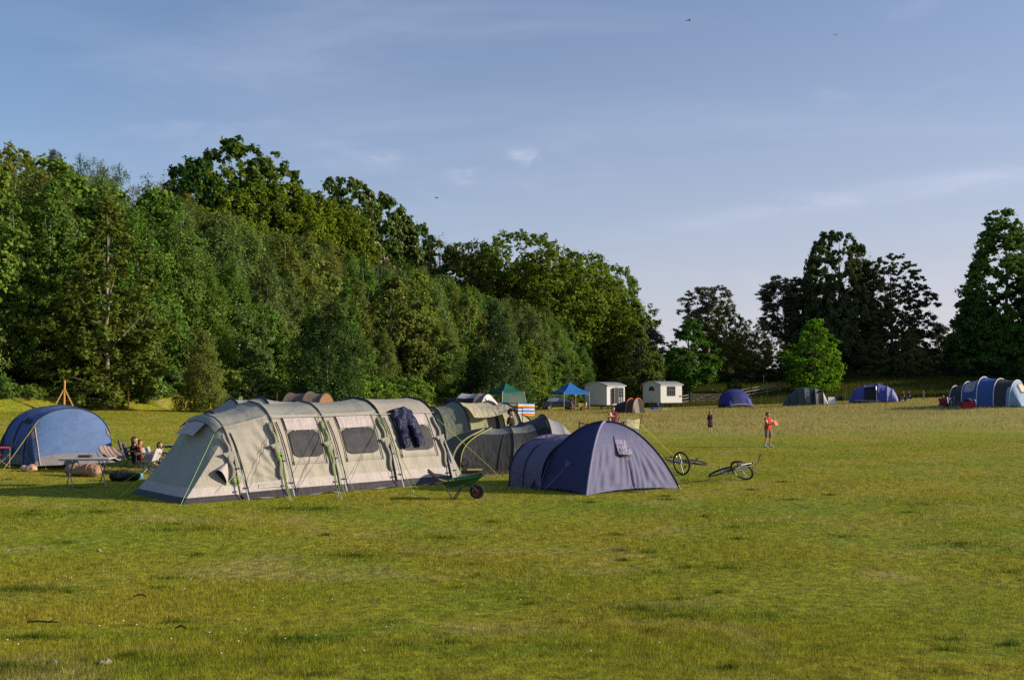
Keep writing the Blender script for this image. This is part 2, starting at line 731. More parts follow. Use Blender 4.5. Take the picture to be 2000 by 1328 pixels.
def lawn():
    n = 900000
    d = np.exp(RNG.uniform(math.log(5.2), math.log(64), n))
    th = RNG.uniform(-.56, .56, n)
    x, y = np.tan(th) * d, d
    keep = (y > 4) & (fence_s(x, y) < 2.6) & (RNG.random(n) > sst(44, 64, d + 4 * np.sin(x * .2)) * sst(-12, 4, x))
    x, y, d = x[keep], y[keep], d[keep]
    n = len(x)
    patch = np.sin(x * .9 + 2 * np.sin(y * .35)) * np.sin(y * .8 + 1.5 * np.sin(x * .5))
    hgt = (.020 + .014 * RNG.random(n)) * (1 + .5 * np.clip(patch, -.5, 1)) * (1 + .012 * d)
    wid = .0042 * (d / 8) ** .85 * RNG.uniform(.7, 1.4, n)
    rv = np.zeros((n, 3))
    rv[:, 0] = RNG.random(n)
    rv[:, 2] = (RNG.random(n) < .07) * RNG.uniform(.3, .9, n)
    xs, ys, hs, ws, rs = [x], [y], [hgt], [wid], [rv]
    # greener, longer tufts
    spots = [(585, 1252, .34, 1500), (45, 1152, .5, 1500), (20, 1305, .5, 1800), (258, 1284, .2, 600), (68, 1246, .2, 500), (625, 994, .8, 900), (1250, 1190, .9, 1400), (1330, 1205, .7, 1000),
             (700, 1085, 1.2, 1500), (560, 994, .7, 500), (190, 1000, .5, 500), (50, 1006, .7, 700), (1880, 1062, .8, 500), (1420, 1110, .7, 500), (860, 1050, .9, 700), (1800, 985, 1.5, 700), (330, 1035, .5, 400)]
    for k in range(70):
        spots.append((rnd.uniform(-60, 2060), rnd.uniform(930, 1320), rnd.uniform(.1, .35), 160))
    for px, py, rad, m in spots:
        p = at(px, py)
        a = RNG.uniform(0, 6.283, m)
        q = rad * np.abs(RNG.normal(0, .55, m))
        xs.append(p.x + np.cos(a) * q * 1.5)
        ys.append(p.y + np.sin(a) * q)
        hs.append(RNG.uniform(.03, .07, m))
        ws.append(.005 * (p.y / 8) ** .8 * RNG.uniform(.7, 1.3, m))
        r_ = np.zeros((m, 3))
        r_[:, 0] = RNG.random(m)
        r_[:, 1] = RNG.uniform(.35, 1, m)
        rs.append(r_)
    blades('mown_grass', np.concatenate(xs), np.concatenate(ys), np.concatenate(hs), np.concatenate(ws), np.concatenate(rs),
           blade_material('grass_blades', 1.0), 'short mown grass with greener tufts across the field')
    # the long pale grass at the far side of the field
    n = 260000
    y = RNG.uniform(56, 119, n)
    x = RNG.uniform(-8, 72, n)
    pa = .5 + .5 * np.sin(x * .45 + 1.2 * np.sin(y * .3)) * np.sin(y * .5 + x * .12)
    w = sst(-4, 5, x) * sst(54, 84, y + 5 * np.sin(x * .13) + 3 * np.sin(x * .37 + 1)) * (.35 + .65 * pa)
    keep = (RNG.random(n) < w) & (fence_s(x, y) < -1.0)
    x, y = x[keep], y[keep]
    n = len(x)
    rv = np.zeros((n, 3))
    rv[:, 0] = RNG.random(n)
    rv[:, 2] = (RNG.random(n) < .3) * .7
    blades('long_grass', x, y, RNG.uniform(.08, .26, n), RNG.uniform(.02, .045, n), rv,
           blade_material('meadow_blades', 1.0, .62, (.40, .325, .135)), 'long pale dry grass along the far side of the field', lean=.7)
    # rank grass on the far bank, the trees' shade put into its colour
    n = 90000
    y = RNG.uniform(120, 156, n)
    x = RNG.uniform(14, 100, n)
    rv = np.zeros((n, 3))
    rv[:, 0] = RNG.random(n)
    rv[:, 1] = .5 * RNG.random(n)
    blades('rank_grass', x, y, RNG.uniform(.15, .6, n), RNG.uniform(.04, .09, n), rv,
           blade_material('bank_blades', .55, .5, (.07, .08, .025)), 'rank grass on the bank below the far trees, shade put into its colour', lean=.6)


lawn()
#--TREES--
# ------------------------------------------------------------------ trees
LEAF = leaf_material('tree_leaves')
LEAFD = leaf_material('dark_needles', .12, .03)
BARK = mat('bark', (.10, .080, .058), .9, .35, 5, .6, 18)
BARKP = mat('pale_bark', (.22, .20, .17), .85, .35, 6, .5, 20)
BARKR = mat('pine_bark', (.20, .105, .06), .9, .35, 5, .6, 16)
BLOSSOM = mat('blossom', (.62, .55, .42), .8, .15, 4, trans=.3)


def quads(name, c, nrm, size, asp, rv, material, fold=.25):
    n = len(c)
    nrm = nrm / np.linalg.norm(nrm, axis=1, keepdims=True)
    r = RNG.normal(size=(n, 3))
    a = np.cross(nrm, r)
    a /= np.linalg.norm(a, axis=1, keepdims=True) + 1e-9
    b = np.cross(nrm, a)
    s = size[:, None]
    v = np.stack([c - a * s * .5, c + b * s * asp * .5 + nrm * s * fold * .3, c + a * s * .5, c - b * s * asp * .5 + nrm * s * fold * .3], 1).reshape(-1, 3).astype('f4')
    me = bpy.data.meshes.new(name)
    me.vertices.add(4 * n)
    me.vertices.foreach_set('co', v.ravel())
    me.loops.add(4 * n)
    me.loops.foreach_set('vertex_index', np.arange(4 * n, dtype='i4'))
    me.polygons.add(n)
    me.polygons.foreach_set('loop_start', np.arange(0, 4 * n, 4, dtype='i4'))
    at_ = me.attributes.new('rv', 'FLOAT_COLOR', 'POINT')
    cc = np.ones((n, 4, 4), 'f4')
    cc[:, :, :3] = rv[:, None, :]
    at_.data.foreach_set('color', cc.ravel())
    me.materials.append(material)
    me.update()
    return me


def interp(prof, t):
    return np.interp(t, [p[0] for p in prof], [p[1] for p in prof])


KINDS = dict(
    # H height, R radius, prof (height fraction, radius fraction), n clumps, clump radius, squash, leaf size, leaf aspect, leaf count, shell, droop, lobes
    birch=dict(H=11, R=2.5, prof=[(.02, .75), (.12, 1), (.35, .95), (.6, .75), (.82, .42), (.95, .16), (1, .05)], nc=170, cr=(.5, 1.05), sq=1.15, ls=.155, asp=.6, nl=36000, shell=.35, droop=.5, lobe=.22, bark=BARKP, tr=.10),
    hazel=dict(H=7, R=3.0, prof=[(.0, .85), (.2, 1), (.5, .92), (.75, .66), (.92, .34), (1, .1)], nc=110, cr=(.5, 1.0), sq=.85, ls=.165, asp=.8, nl=32000, shell=.4, droop=.1, lobe=.25, bark=BARK, tr=.07),
    poplar=dict(H=15, R=3.3, prof=[(.03, .55), (.15, .85), (.35, 1), (.6, .85), (.8, .55), (.95, .2), (1, .06)], nc=170, cr=(.4, .9), sq=1.0, ls=.23, asp=.85, nl=26000, shell=.3, droop=.1, lobe=.3, bark=BARKP, tr=.13),
    oak=dict(H=17, R=7.0, prof=[(.10, .35), (.2, .72), (.38, .95), (.55, 1), (.72, .9), (.88, .72), (1, .42)], nc=400, cr=(.65, 1.3), sq=.75, ls=.26, asp=.75, nl=56000, shell=.62, droop=0, lobe=.3, bark=BARK, tr=.3),
    chestnut=dict(H=18, R=6.5, prof=[(.06, .6), (.2, .92), (.4, 1), (.6, .92), (.8, .76), (.9, .6), (.96, .44), (1, .28)], nc=430, cr=(.55, 1.05), sq=.8, ls=.38, asp=.75, nl=64000, shell=.66, droop=.25, lobe=.2, bark=BARK, tr=.3),
    lime=dict(H=23, R=7.0, prof=[(.03, .85), (.12, 1), (.3, .92), (.5, .78), (.7, .62), (.87, .44), (.97, .28), (1, .14)], nc=720, cr=(.6, 1.15), sq=.75, ls=.34, asp=.8, nl=105000, shell=.6, droop=.15, lobe=.25, bark=BARK, tr=.3),
    beech=dict(H=24, R=9.0, prof=[(.06, .5), (.18, .85), (.35, 1), (.55, .95), (.75, .75), (.9, .58), (1, .35)], nc=560, cr=(.65, 1.25), sq=.5, ls=.34, asp=.8, nl=95000, shell=.5, droop=.05, lobe=.35, bark=BARK, tr=.42),
    pine=dict(H=18, R=4.2, prof=[(.42, .35), (.55, .7), (.68, .85), (.8, 1), (.92, .85), (1, .5)], nc=210, cr=(.6, 1.15), sq=.62, ls=.27, asp=.4, nl=52000, shell=.45, droop=0, lobe=.35, bark=BARKR, tr=.3, needles=True),
    young=dict(H=10, R=3.8, prof=[(.05, .62), (.15, .9), (.32, 1), (.52, .88), (.72, .62), (.9, .3), (1, .07)], nc=120, cr=(.6, 1.15), sq=.7, ls=.24, asp=.8, nl=32000, shell=.62, droop=.05, lobe=.22, bark=BARK, tr=.14),
    weeping=dict(H=15, R=3.2, prof=[(.1, .6), (.3, .9), (.55, 1), (.75, .75), (.9, .45), (1, .12)], nc=90, cr=(.4, .8), sq=1.0, ls=.13, asp=.5, nl=22000, shell=.45, droop=1.5, lobe=.3, bark=BARKP, tr=.14),
    spruce=dict(H=15, R=3.2, prof=[(.05, 1), (.25, .85), (.5, .6), (.75, .34), (.93, .12), (1, .03)], nc=130, cr=(.5, .95), sq=.5, ls=.2, asp=.35, nl=34000, shell=.55, droop=.35, lobe=.15, bark=BARK, tr=.2, needles=True),
    bare=dict(H=10, R=3.0, prof=[(.2, .5), (.4, .9), (.65, 1), (.85, .7), (1, .2)], nc=90, cr=(.4, .8), sq=.9, ls=.12, asp=.4, nl=6000, shell=.3, droop=.1, lobe=.3, bark=BARKP, tr=.09),
    bush=dict(H=2.2, R=1.7, prof=[(0, .8), (.3, 1), (.6, .9), (.85, .6), (1, .2)], nc=45, cr=(.3, .55), sq=.8, ls=.14, asp=.75, nl=7000, shell=.5, droop=0, lobe=.25, bark=BARK, tr=.03),
)
VARIANTS = {}


def variant(kind, seed):
    key = (kind, seed)
    if key in VARIANTS:
        return VARIANTS[key]
    k = KINDS[kind]
    g = np.random.default_rng(seed * 101 + len(kind) * 7 + sum(map(ord, kind)))
    Ht, Rr = k['H'], k['R']
    ph = g.uniform(0, 6.28, 6)

    def lobe(th, hh):
        return 1 + k['lobe'] * (np.sin(2 * th + ph[0] + 5 * hh) * .5 + np.sin(3 * th + ph[1] - 7 * hh) * .4 + np.sin(9 * hh + ph[2]) * .35 + .5 * np.sin(5 * th + ph[3] + 11 * hh) * .5)
    # clump centres, more of them where the crown is wide
    tt = np.linspace(k['prof'][0][0], 1, 200)
    w = interp(k['prof'], tt) ** 1.3 + .03
    hh = g.choice(tt, k['nc'], p=w / w.sum()) + g.normal(0, .012, k['nc'])
    hh = np.clip(hh, k['prof'][0][0], .99)
    th = g.uniform(0, 2 * np.pi, k['nc'])
    cr = g.uniform(k['cr'][0], k['cr'][1], k['nc']) * (1.05 - .45 * hh)
    rad = interp(k['prof'], hh) * Rr * lobe(th, hh)
    rho = np.maximum(rad - cr * .6, 0) * (k['shell'] + (1 - k['shell']) * np.sqrt(g.random(k['nc'])))
    zz = hh * Ht - cr * k['sq'] * .6 * (hh > .8)
    C = np.stack([np.cos(th) * rho, np.sin(th) * rho, zz], 1)
    for q in range(4):
        wq = .26 * float(interp(k['prof'], .96)) + .02
        C[q] = (g.normal(0, wq) * Rr, g.normal(0, wq) * Rr, Ht * (1 - .035 * q) - cr[q] * k['sq'])
    nl = k['nl']
    p = cr ** 2 / (cr ** 2).sum()
    ci = g.choice(k['nc'], nl, p=p)
    d = g.normal(size=(nl, 3))
    d /= np.linalg.norm(d, axis=1, keepdims=True)
    # every clump is itself a handful of leafy sprays, so its edge is ragged
    ns = 7
    so = g.normal(size=(k['nc'], ns, 3))
    so /= np.linalg.norm(so, axis=2, keepdims=True)
    so *= g.uniform(.35, 1.0, (k['nc'], ns, 1))
    si = g.integers(0, ns, nl)
    off = so[ci, si] + d * (np.abs(g.normal(0, .30, nl)) + .04)[:, None]
    P = C[ci] + off * cr[ci][:, None] * np.array([1, 1, k['sq']])
    d = off / (np.linalg.norm(off, axis=1, keepdims=True) + 1e-6)
    if k['droop']:
        P[:, 2] -= np.abs(g.normal(0, .5, nl)) * k['droop'] * cr[ci] * 1.4
    P[:, 2] = np.maximum(P[:, 2], .05)
    out = P - np.array([0, 0, Ht * .45])
    out[:, 2] *= .3
    out /= np.linalg.norm(out, axis=1, keepdims=True) + 1e-6
    nr = d * .55 + out * .45 + g.normal(0, .55, (nl, 3)) + np.array([0, 0, .35])
    rv = np.zeros((nl, 3))
    crv = g.random(k['nc'])
    rv[:, 0] = np.clip(.55 * g.random(nl) + .45 * crv[ci], 0, 1)
    rv[:, 1] = np.clip(.5 * g.random(nl) + .5 * g.random(k['nc'])[ci], 0, 1)
    size = k['ls'] * g.uniform(.6, 1.35, nl)
    crown = quads(kind + '_crown', P, nr, size, k['asp'], rv, LEAFD if k.get('needles') else LEAF)
    flowers = None
    if kind == 'chestnut':
        m = 1500
        fi = g.choice(k['nc'], m, p=p)
        fd = g.normal(size=(m, 3)) + np.array([0, 0, .5])
        fd /= np.linalg.norm(fd, axis=1, keepdims=True)
        FPp = C[fi] + fd * (cr[fi] * 1.03)[:, None] * np.array([1, 1, k['sq']])
        q = np.repeat(FPp, 3, 0) + g.normal(0, .05, (m * 3, 3)) * np.array([.6, .6, 1.7])
        flowers = quads('chestnut_blossom', q, g.normal(size=(m * 3, 3)), np.full(m * 3, .2), .7, np.ones((m * 3, 3)), BLOSSOM)
    # trunk and limbs
    b = MB()
    n = 9
    bend = g.normal(0, .012, (n, 2)).cumsum(0) * Ht * .5
    bend[0] = 0
    top = .93
    path = [Vector((bend[i, 0], bend[i, 1], Ht * top * i / (n - 1) - (.25 if i == 0 else 0))) for i in range(n)]
    rs = [k['tr'] * ((1 - i / (n - 1)) ** .8 * (1.35 if i == 0 else 1) + .06) for i in range(n)]
    b.tube(path, rs, 9, 0)
    nlimb = {'bush': 6, 'birch': 16, 'hazel': 10, 'bare': 60, 'beech': 44, 'pine': 22, 'oak': 30}.get(kind, 22)
    for i in g.choice(k['nc'], min(nlimb, k['nc']), replace=False):
        c = Vector(C[i])
        f = min(max((c.z / Ht) * g.uniform(.55, .85), .08), .85) / top
        j = min(int(f * (n - 1)), n - 2)
        u = f * (n - 1) - j
        s0 = path[j].lerp(path[j + 1], u)
        r0 = (rs[j] * (1 - u) + rs[j + 1] * u) * .5
        mid = s0.lerp(c, .5) + Vector((0, 0, -.03 * Ht if kind in ('pine',) else -.02 * (c - s0).length))
        q1 = s0.lerp(mid, .5) + Vector(g.normal(0, .02, 3)) * (c - s0).length
        b.tube([s0, q1, mid, c], [r0, r0 * .75, r0 * .5, max(r0 * .15, .012)], 5, 0)
    to = b.build(kind + '_trunk', k['bark'], None, True, 60)
    tm = to.data
    bpy.data.objects.remove(to)
    VARIANTS[key] = (tm, crown, flowers, Ht)
    return VARIANTS[key]


def tree(kind, seed, x, y, height, wide, tint, name, label, group, rz=None, z=None, cat='tree'):
    tm, cm, fm, Ht = variant(kind, seed)
    s = height / Ht
    o = thing(name, label, cat, (x, y, (h(x, y) if z is None else z) - .1), rnd.uniform(0, 6.28) if rz is None else rz, group)
    o.scale = (s * wide, s * wide, s)
    a = addobj('trunk', tm, o)
    c = addobj('crown', cm, o)
    c.color = tuple(tint) + (1,)
    if fm and 'flowering' in label:
        addobj('blossom', fm, o)
    return o


def tv(c, a=.12):
    k = rnd.uniform(1 - a, 1 + a)
    return (c[0] * k * rnd.uniform(.9, 1.1), c[1] * k, c[2] * k * rnd.uniform(.85, 1.15))


GREY_GREEN = (.152, .212, .050)
MID_GREEN = (.136, .216, .032)
FRESH = (.180, .245, .030)
OLIVE = (.178, .198, .038)
OAKC = (.175, .190, .014)
DARKG = (.090, .130, .028)
DEEP = (.040, .052, .018)
BROWNISH = (.075, .064, .034)

SKY = [(-400, 300), (-60, 285), (0, 276), (40, 290), (90, 288), (150, 298), (200, 300), (240, 350), (300, 352), (340, 340), (400, 372), (470, 400), (560, 428), (640, 455), (720, 490),
       (780, 505), (830, 515), (900, 540), (960, 565), (1050, 590), (1120, 605), (1200, 640), (1250, 665), (1290, 690), (1330, 740)]


def sky_limit(px):
    return float(np.interp(px, [a for a, _ in SKY], [b for _, b in SKY]))


def wood():
    kinds = {
        'birch': ('birch_tree', 'slender young birch with fine grey green leaves in the dense wood behind the wire fence', 'young birches in the wood'),
        'hazel': ('hazel_tree', 'low spreading hazel with broad mid green leaves at the dense wood edge', 'hazels at the foot of the wood'),
        'poplar': ('poplar_tree', 'tall loose poplar with large bright green leaves in the dense wood', 'poplars in the wood'),
        'young': ('maple_tree', 'rounded leafy maple with fresh green leaves in the dense wood', 'maples in the wood'),
        'bare': ('alder_tree', 'thin brownish half bare alder among the green trees of the wood', 'half bare alders in the wood'),
    }
    rows = [(6.0, 3.4, (5.0, 8.0)), (7, 3.6, (9.0, 12.5)), (11, 4.0, (11, 14.5)), (16, 4.6, (11, 14.5)), (23, 5.2, (11, 15)), (31, 5.8, (11, 15)), (39, 6.5, (11, 15))]
    for ri, (so, step, (h0, h1)) in enumerate(rows):
        r = -34.0 + rnd.uniform(0, 2)
        while r < 92:
            s = so + rnd.uniform(-1.0, 1.0)
            rr = r + rnd.uniform(-.9, .9)
            r += step * rnd.uniform(.85, 1.15)
            x = FX + DX * rr - DY * s
            y = FY + DY * rr + DX * s
            px = 1000 + FP * x / y
            if px < -330 or px > 1296:
                continue
            z = h(x, y)
            lim = sky_limit(px)
            hmax = HC + (YH - lim) / FP * y - z
            ht = rnd.uniform(h0, h1)
            if ri >= 3:
                ht = max(ht, min(hmax * rnd.uniform(.86, 1.0), h1 * 1.35))
            ht = min(ht, hmax * rnd.uniform(.9, 1.0))
            if ht < 2.5:
                continue
            if ri == 0:
                kd = rnd.choice(['hazel', 'hazel', 'birch', 'young'])
            else:
                kd = rnd.choices(['birch', 'hazel', 'poplar', 'young', 'bare'], [7.5, 1.0, 1.6 if px > 60 else 1, 1.8, .5])[0]
            tint = {'birch': rnd.choice([GREY_GREEN, GREY_GREEN, MID_GREEN, OLIVE]), 'hazel': rnd.choice([MID_GREEN, GREY_GREEN, DARKG]), 'poplar': rnd.choice([FRESH, MID_GREEN]),
                    'young': rnd.choice([MID_GREEN, FRESH, OLIVE]), 'bare': BROWNISH}[kd]
            nm, lab, grp = kinds[kd]
            wd = {'birch': 1.1, 'hazel': 1.0, 'poplar': 1.0, 'young': .95, 'bare': 1.0}[kd] * rnd.uniform(.9, 1.2)
            if kd == 'hazel' and ht > 9:
                wd *= .75
            tree(kd, rnd.randint(1, 3 if kd == 'birch' else 2), x, y, ht, wd, tv(tint), nm, lab, grp, z=z)
    # the big poplar in the left part, lit, loose
    for px, py, d, kd, sd, tint, w, lab in (
            (205, 372, 60.5, 'poplar', 1, (.125, .150, .022), 1.25, 'tall loose poplar with pale yellow green leaves behind the braced fence post'),
            (90, 330, 66, 'birch', 2, GREY_GREEN, 1.3, 'tall grey green birch left of the pale poplar'),
            (395, 640, 61, 'birch', 3, OLIVE, 1.4, 'drooping olive green birch at the wood edge left of the large beige tent'),
            (640, 560, 74, 'birch', 1, (.056, .098, .024), 1.5, 'broad feathery birch directly above the large beige tent'),
            (965, 570, 100, 'birch', 2, (.06, .10, .03), 1.3, 'soft grey green birch above the cream tunnel tent'),
    ):
        p = gp(px, d)
        tree(kd, sd, p.x, p.y, HC + (YH - py) / FP * d - p.z, w, tint, kinds[kd][0], lab, 'tall trees at the front of the wood')


wood()


def skyline():
    T = [
        # px, top py, distance, kind, seed, tint, width factor, name, label
        (5, 274, 88, 'oak', 1, OAKC, .8, 'oak_tree', 'yellow green oak at the left end of the skyline'),
        (97, 284, 92, 'spruce', 1, (0.092, 0.110, 0.055), 0.94, 'spruce_tree', 'dark cone shaped spruce top on the left skyline'),
        (150, 293, 94, 'weeping', 1, DARKG, 1.0, 'willow_tree', 'dark drooping tree right of the cone shaped spruce on the skyline'),
        (192, 293, 90, 'weeping', 2, (0.129, 0.184, 0.092), 1.12, 'birch_tree', 'pale weeping birch on the skyline, taller of the two'),
        (228, 312, 88, 'weeping', 1, (0.147, 0.193, 0.092), 1.00, 'birch_tree', 'pale weeping birch at the drop of the left skyline'),
        (308, 328, 86, 'bare', 1, (0.092, 0.138, 0.064), 1.12, 'ash_tree', 'wispy thin topped ash alone on the skyline gap'),
        (372, 305, 92, 'chestnut', 2, (0.048, 0.101, 0.018), 0.78, 'sycamore_tree', 'dark green sycamore at the left shoulder of the tallest oak'),
        (470, 264, 94, 'chestnut', 3, (0.089, 0.136, 0.018), 1.02, 'sycamore_tree', 'dark domed sycamore forming the highest crown of the wood'),
        (425, 312, 89, 'oak', 2, (0.143, 0.190, 0.011), 0.90, 'oak_tree', 'golden green oak below the highest crown of the wood'),
        (520, 330, 89, 'oak', 3, (0.159, 0.198, 0.011), 0.90, 'oak_tree', 'golden green oak right of the highest crown of the wood'),
        (590, 368, 90, 'oak', 1, (0.146, 0.185, 0.011), 0.90, 'oak_tree', 'golden green oak left of the flowering chestnut'),
        (640, 392, 88, 'oak', 2, (0.154, 0.196, 0.011), 0.83, 'oak_tree', 'golden green oak in front of the flowering chestnut'),
        (668, 344, 100, 'chestnut', 1, (0.092, 0.138, 0.025), 0.90, 'chestnut_tree', 'flowering chestnut with cream blossom on the skyline'),
        (722, 372, 99, 'chestnut', 1, (0.092, 0.138, 0.025), 0.90, 'chestnut_tree', 'smaller flowering chestnut sloping down the right side of the skyline'),
        (795, 412, 104, 'chestnut', 2, (0.052, 0.114, 0.018), 0.62, 'sycamore_tree', 'deep green sycamore right of the flowering chestnuts'),
        (850, 452, 108, 'bare', 2, (0.081, 0.103, 0.037), 1.38, 'ash_tree', 'bare twigged ash poking above the brown oaks'),
        (862, 470, 110, 'oak', 3, (0.100, 0.120, 0.018), 0.90, 'oak_tree', 'brownish oak in the dip of the skyline'),
        (915, 468, 113, 'oak', 1, (0.107, 0.137, 0.018), 0.78, 'oak_tree', 'olive brown oak left of the broad golden oaks'),
        (960, 490, 114, 'oak', 2, (0.101, 0.122, 0.022), 0.83, 'oak_tree', 'shaded olive oak at the left foot of the broad golden oak'),
        (1022, 450, 122, 'oak', 2, (0.143, 0.190, 0.015), 1.02, 'oak_tree', 'broad golden oak with the highest crown of the right oaks'),
        (1085, 482, 125, 'oak', 3, (0.148, 0.198, 0.015), 0.94, 'oak_tree', 'golden oak in the middle of the right oaks'),
        (1135, 492, 129, 'oak', 1, (0.148, 0.202, 0.016), 0.90, 'oak_tree', 'golden oak third along the right oaks'),
        (1185, 512, 133, 'oak', 2, (0.143, 0.198, 0.018), 0.83, 'oak_tree', 'golden oak with loose side branches at the end of the wood skyline'),
        (1150, 575, 130, 'oak', 3, (0.151, 0.181, 0.018), 1.00, 'oak_tree', 'low golden green oak above the blue gazebo'),
        (1060, 585, 120, 'oak', 1, (0.130, 0.193, 0.018), 1.00, 'oak_tree', 'low golden green oak above the green gazebo'),
        (1215, 600, 139, 'oak', 3, (0.147, 0.181, 0.018), 0.75, 'oak_tree', 'golden green oak above the left white hut'),
        (1035, 520, 140, 'oak', 3, (.12, .14, .012), .9, 'oak_tree', 'half hidden oak filling the back of the right oaks, the leftmost'),
        (1100, 535, 142, 'oak', 1, (.12, .14, .012), .9, 'oak_tree', 'half hidden oak filling the back of the right oaks, the second'),
        (1160, 555, 144, 'oak', 2, (.12, .14, .012), .9, 'oak_tree', 'half hidden oak filling the back of the right oaks, the third'),
        (1205, 580, 146, 'oak', 3, (.12, .14, .012), .8, 'oak_tree', 'half hidden oak filling the back of the right oaks, the rightmost'),
        # beyond the end of the wood
        (1252, 640, 134, 'young', 1, (0.128, 0.161, 0.030), .95, 'maple_tree', 'rounded olive maple behind the right white hut'),
        (1275, 640, 160, 'young', 1, (0.109, 0.129, 0.077), 1.5, 'hawthorn_tree', 'dark distant tree in the gap beside the bright maple'),
        (1348, 617, 142, 'young', 2, (0.076, 0.152, 0.016), 1.12, 'maple_tree', 'bright green cone shaped maple right of the white huts'),
        (1380, 556, 176, 'pine', 1, (0.099, 0.097, 0.050), 1.05, 'pine_tree', 'tall dark pine with a flat topped crown left of the big dark trees'),
        (1420, 590, 170, 'oak', 1, (0.128, 0.136, 0.022), .55, 'oak_tree', 'olive oak leaning out from behind the flat topped pine'),
        (1395, 640, 172, 'oak', 3, (0.138, 0.147, 0.031), .8, 'oak_tree', 'dark oak at the foot of the flat topped pine'),
        (1465, 622, 152, 'oak', 2, (0.149, 0.144, 0.031), .85, 'oak_tree', 'shaded olive brown oak between the two bright green maples'),
        (1590, 618, 134, 'young', 1, (0.152, 0.264, 0.014), 1.1, 'maple_tree', 'brightest light green maple in front of the big dark trees'),
        (1535, 540, 165, 'pine', 2, (0.093, 0.092, 0.050), 1.45, 'pine_tree', 'broad dark pine left of the tallest dark tree'),
        (1636, 449, 160, 'chestnut', 2, (0.087, 0.108, 0.036), .82, 'chestnut_tree', 'tallest dark round headed tree of the right hand group'),
        (1600, 520, 163, 'chestnut', 3, (0.076, 0.097, 0.036), .85, 'chestnut_tree', 'dark tree filling the left side of the tallest dark tree'),
        (1700, 490, 162, 'bare', 1, (0.083, 0.077, 0.042), .6, 'ash_tree', 'dead topped dark tree between the two biggest dark crowns'),
        (1745, 492, 158, 'beech', 1, (0.083, 0.092, 0.031), .86, 'beech_tree', 'wide dark beech with layered branches and sky gaps'),
        (1700, 520, 164, 'beech', 2, (0.076, 0.087, 0.031), .7, 'beech_tree', 'dark beech half hidden behind the wide layered beech'),
        (1780, 640, 150, 'young', 2, (0.150, 0.158, 0.045), .9, 'hawthorn_tree', 'low olive tree lit on its right side under the wide dark beech'),
        (1715, 660, 152, 'young', 1, (0.109, 0.123, 0.038), 1.2, 'hawthorn_tree', 'low shaded thorn under the big dark trees'),
        (1835, 626, 175, 'young', 2, (0.083, 0.097, 0.050), 1.3, 'hawthorn_tree', 'dark rounded tree in the gap left of the huge right hand lime'),
        (1965, 402, 152, 'lime', 1, (0.092, 0.161, 0.026), 1.08, 'lime_tree', 'huge lime tree at the right edge reaching almost to the ground'),
        (2060, 440, 157, 'lime', 2, (0.077, 0.139, 0.024), .9, 'lime_tree', 'second huge lime cut off by the right edge'),
        (1915, 560, 158, 'lime', 2, (0.083, 0.133, 0.031), .95, 'lime_tree', 'lower dark lime at the left foot of the huge lime'),
        (1870, 655, 158, 'young', 2, (0.071, 0.102, 0.031), 1.2, 'hawthorn_tree', 'dark bushy thorn left of the huge lime'),
    ]
    for px, py, d, kd, sd, tint, w, nm, lab in T:
        if px < 1240:
            # depth inside the wood, measured from the wire fence
            s_ = float(np.interp(px, [0, 800, 900, 1000, 1100, 1240], [43, 43, 34, 22, 17, 13])) + (d - np.interp(px, [0, 500, 900, 1240], [88, 92, 112, 132])) * .5
            kx = (px - 1000) / FP
            d = (s_ - FX * DY + FY * DX) / (DX - DY * kx)
        p = gp(px, d)
        ht = HC + (YH - py) / FP * d - p.z
        tree(kd, sd, p.x, p.y, ht, w, tint, nm, lab, 'tall trees along the skyline')
    # trees standing beyond the right edge, whose evening shade falls on the far bank
    for x, y, ht, kd in ((86, 121, 17, 'lime'), (88, 124, 14, 'lime'), (87, 145, 18, 'lime'), (85, 131, 12.5, 'lime'), (88, 150, 20, 'lime'), (100, 121, 19, 'lime'), (104, 143, 21, 'lime'), (99, 123, 17, 'lime'), (112, 134, 22, 'beech'), (80, 137, 11, 'lime'), (92, 146, 22, 'beech'), (122, 118, 20, 'lime'), (128, 146, 22, 'lime'), (140, 130, 22, 'lime')):
        tree(kd, 1, x, y, ht, 1.0, (.04, .07, .014), kd + '_tree', 'tall shady tree beyond the right edge of the field', 'trees beyond the right edge', z=h(x, y))
    # far dark wood low behind the gaps
    for i, px in enumerate(range(1225, 2050, 42)):
        d = 186 + rnd.uniform(-6, 10)
        p = gp(px + rnd.uniform(-9, 9), d)
        top = rnd.uniform(655, 690)
        tree(rnd.choice(['oak', 'chestnut', 'young']), 2, p.x, p.y, HC + (YH - top) / FP * d - p.z, 1.2, tv((.03, .042, .016)), 'distant_tree', 'low dark tree in the far line behind the big trees', 'far tree line behind the field')
    # hedge along the top of the far bank
    for i in range(46):
        px = 1335 + i * 15.5 + rnd.uniform(-5, 5)
        d = 150 + rnd.uniform(-3, 3)
        p = gp(px, d)
        lit = 1640 < px < 1830  # sunlit stretch tinted paler, shade put into the other bushes' colour
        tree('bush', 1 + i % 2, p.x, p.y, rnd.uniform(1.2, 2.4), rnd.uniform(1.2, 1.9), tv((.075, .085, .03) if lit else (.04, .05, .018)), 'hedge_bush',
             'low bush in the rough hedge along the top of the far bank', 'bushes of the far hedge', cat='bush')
    for px, py, d, ht, tint, lab in ((1433, 742, 135, 2.2, (.06, .1, .02), 'small leafy sapling left of the field gate fence'), (1345, 752, 132, 1.6, (.04, .05, .02), 'dark low bush beside the five bar gate')):
        p = gp(px, d)
        tree('bush', 1, p.x, p.y, ht, .7, tint, 'bush', lab, None, cat='bush')
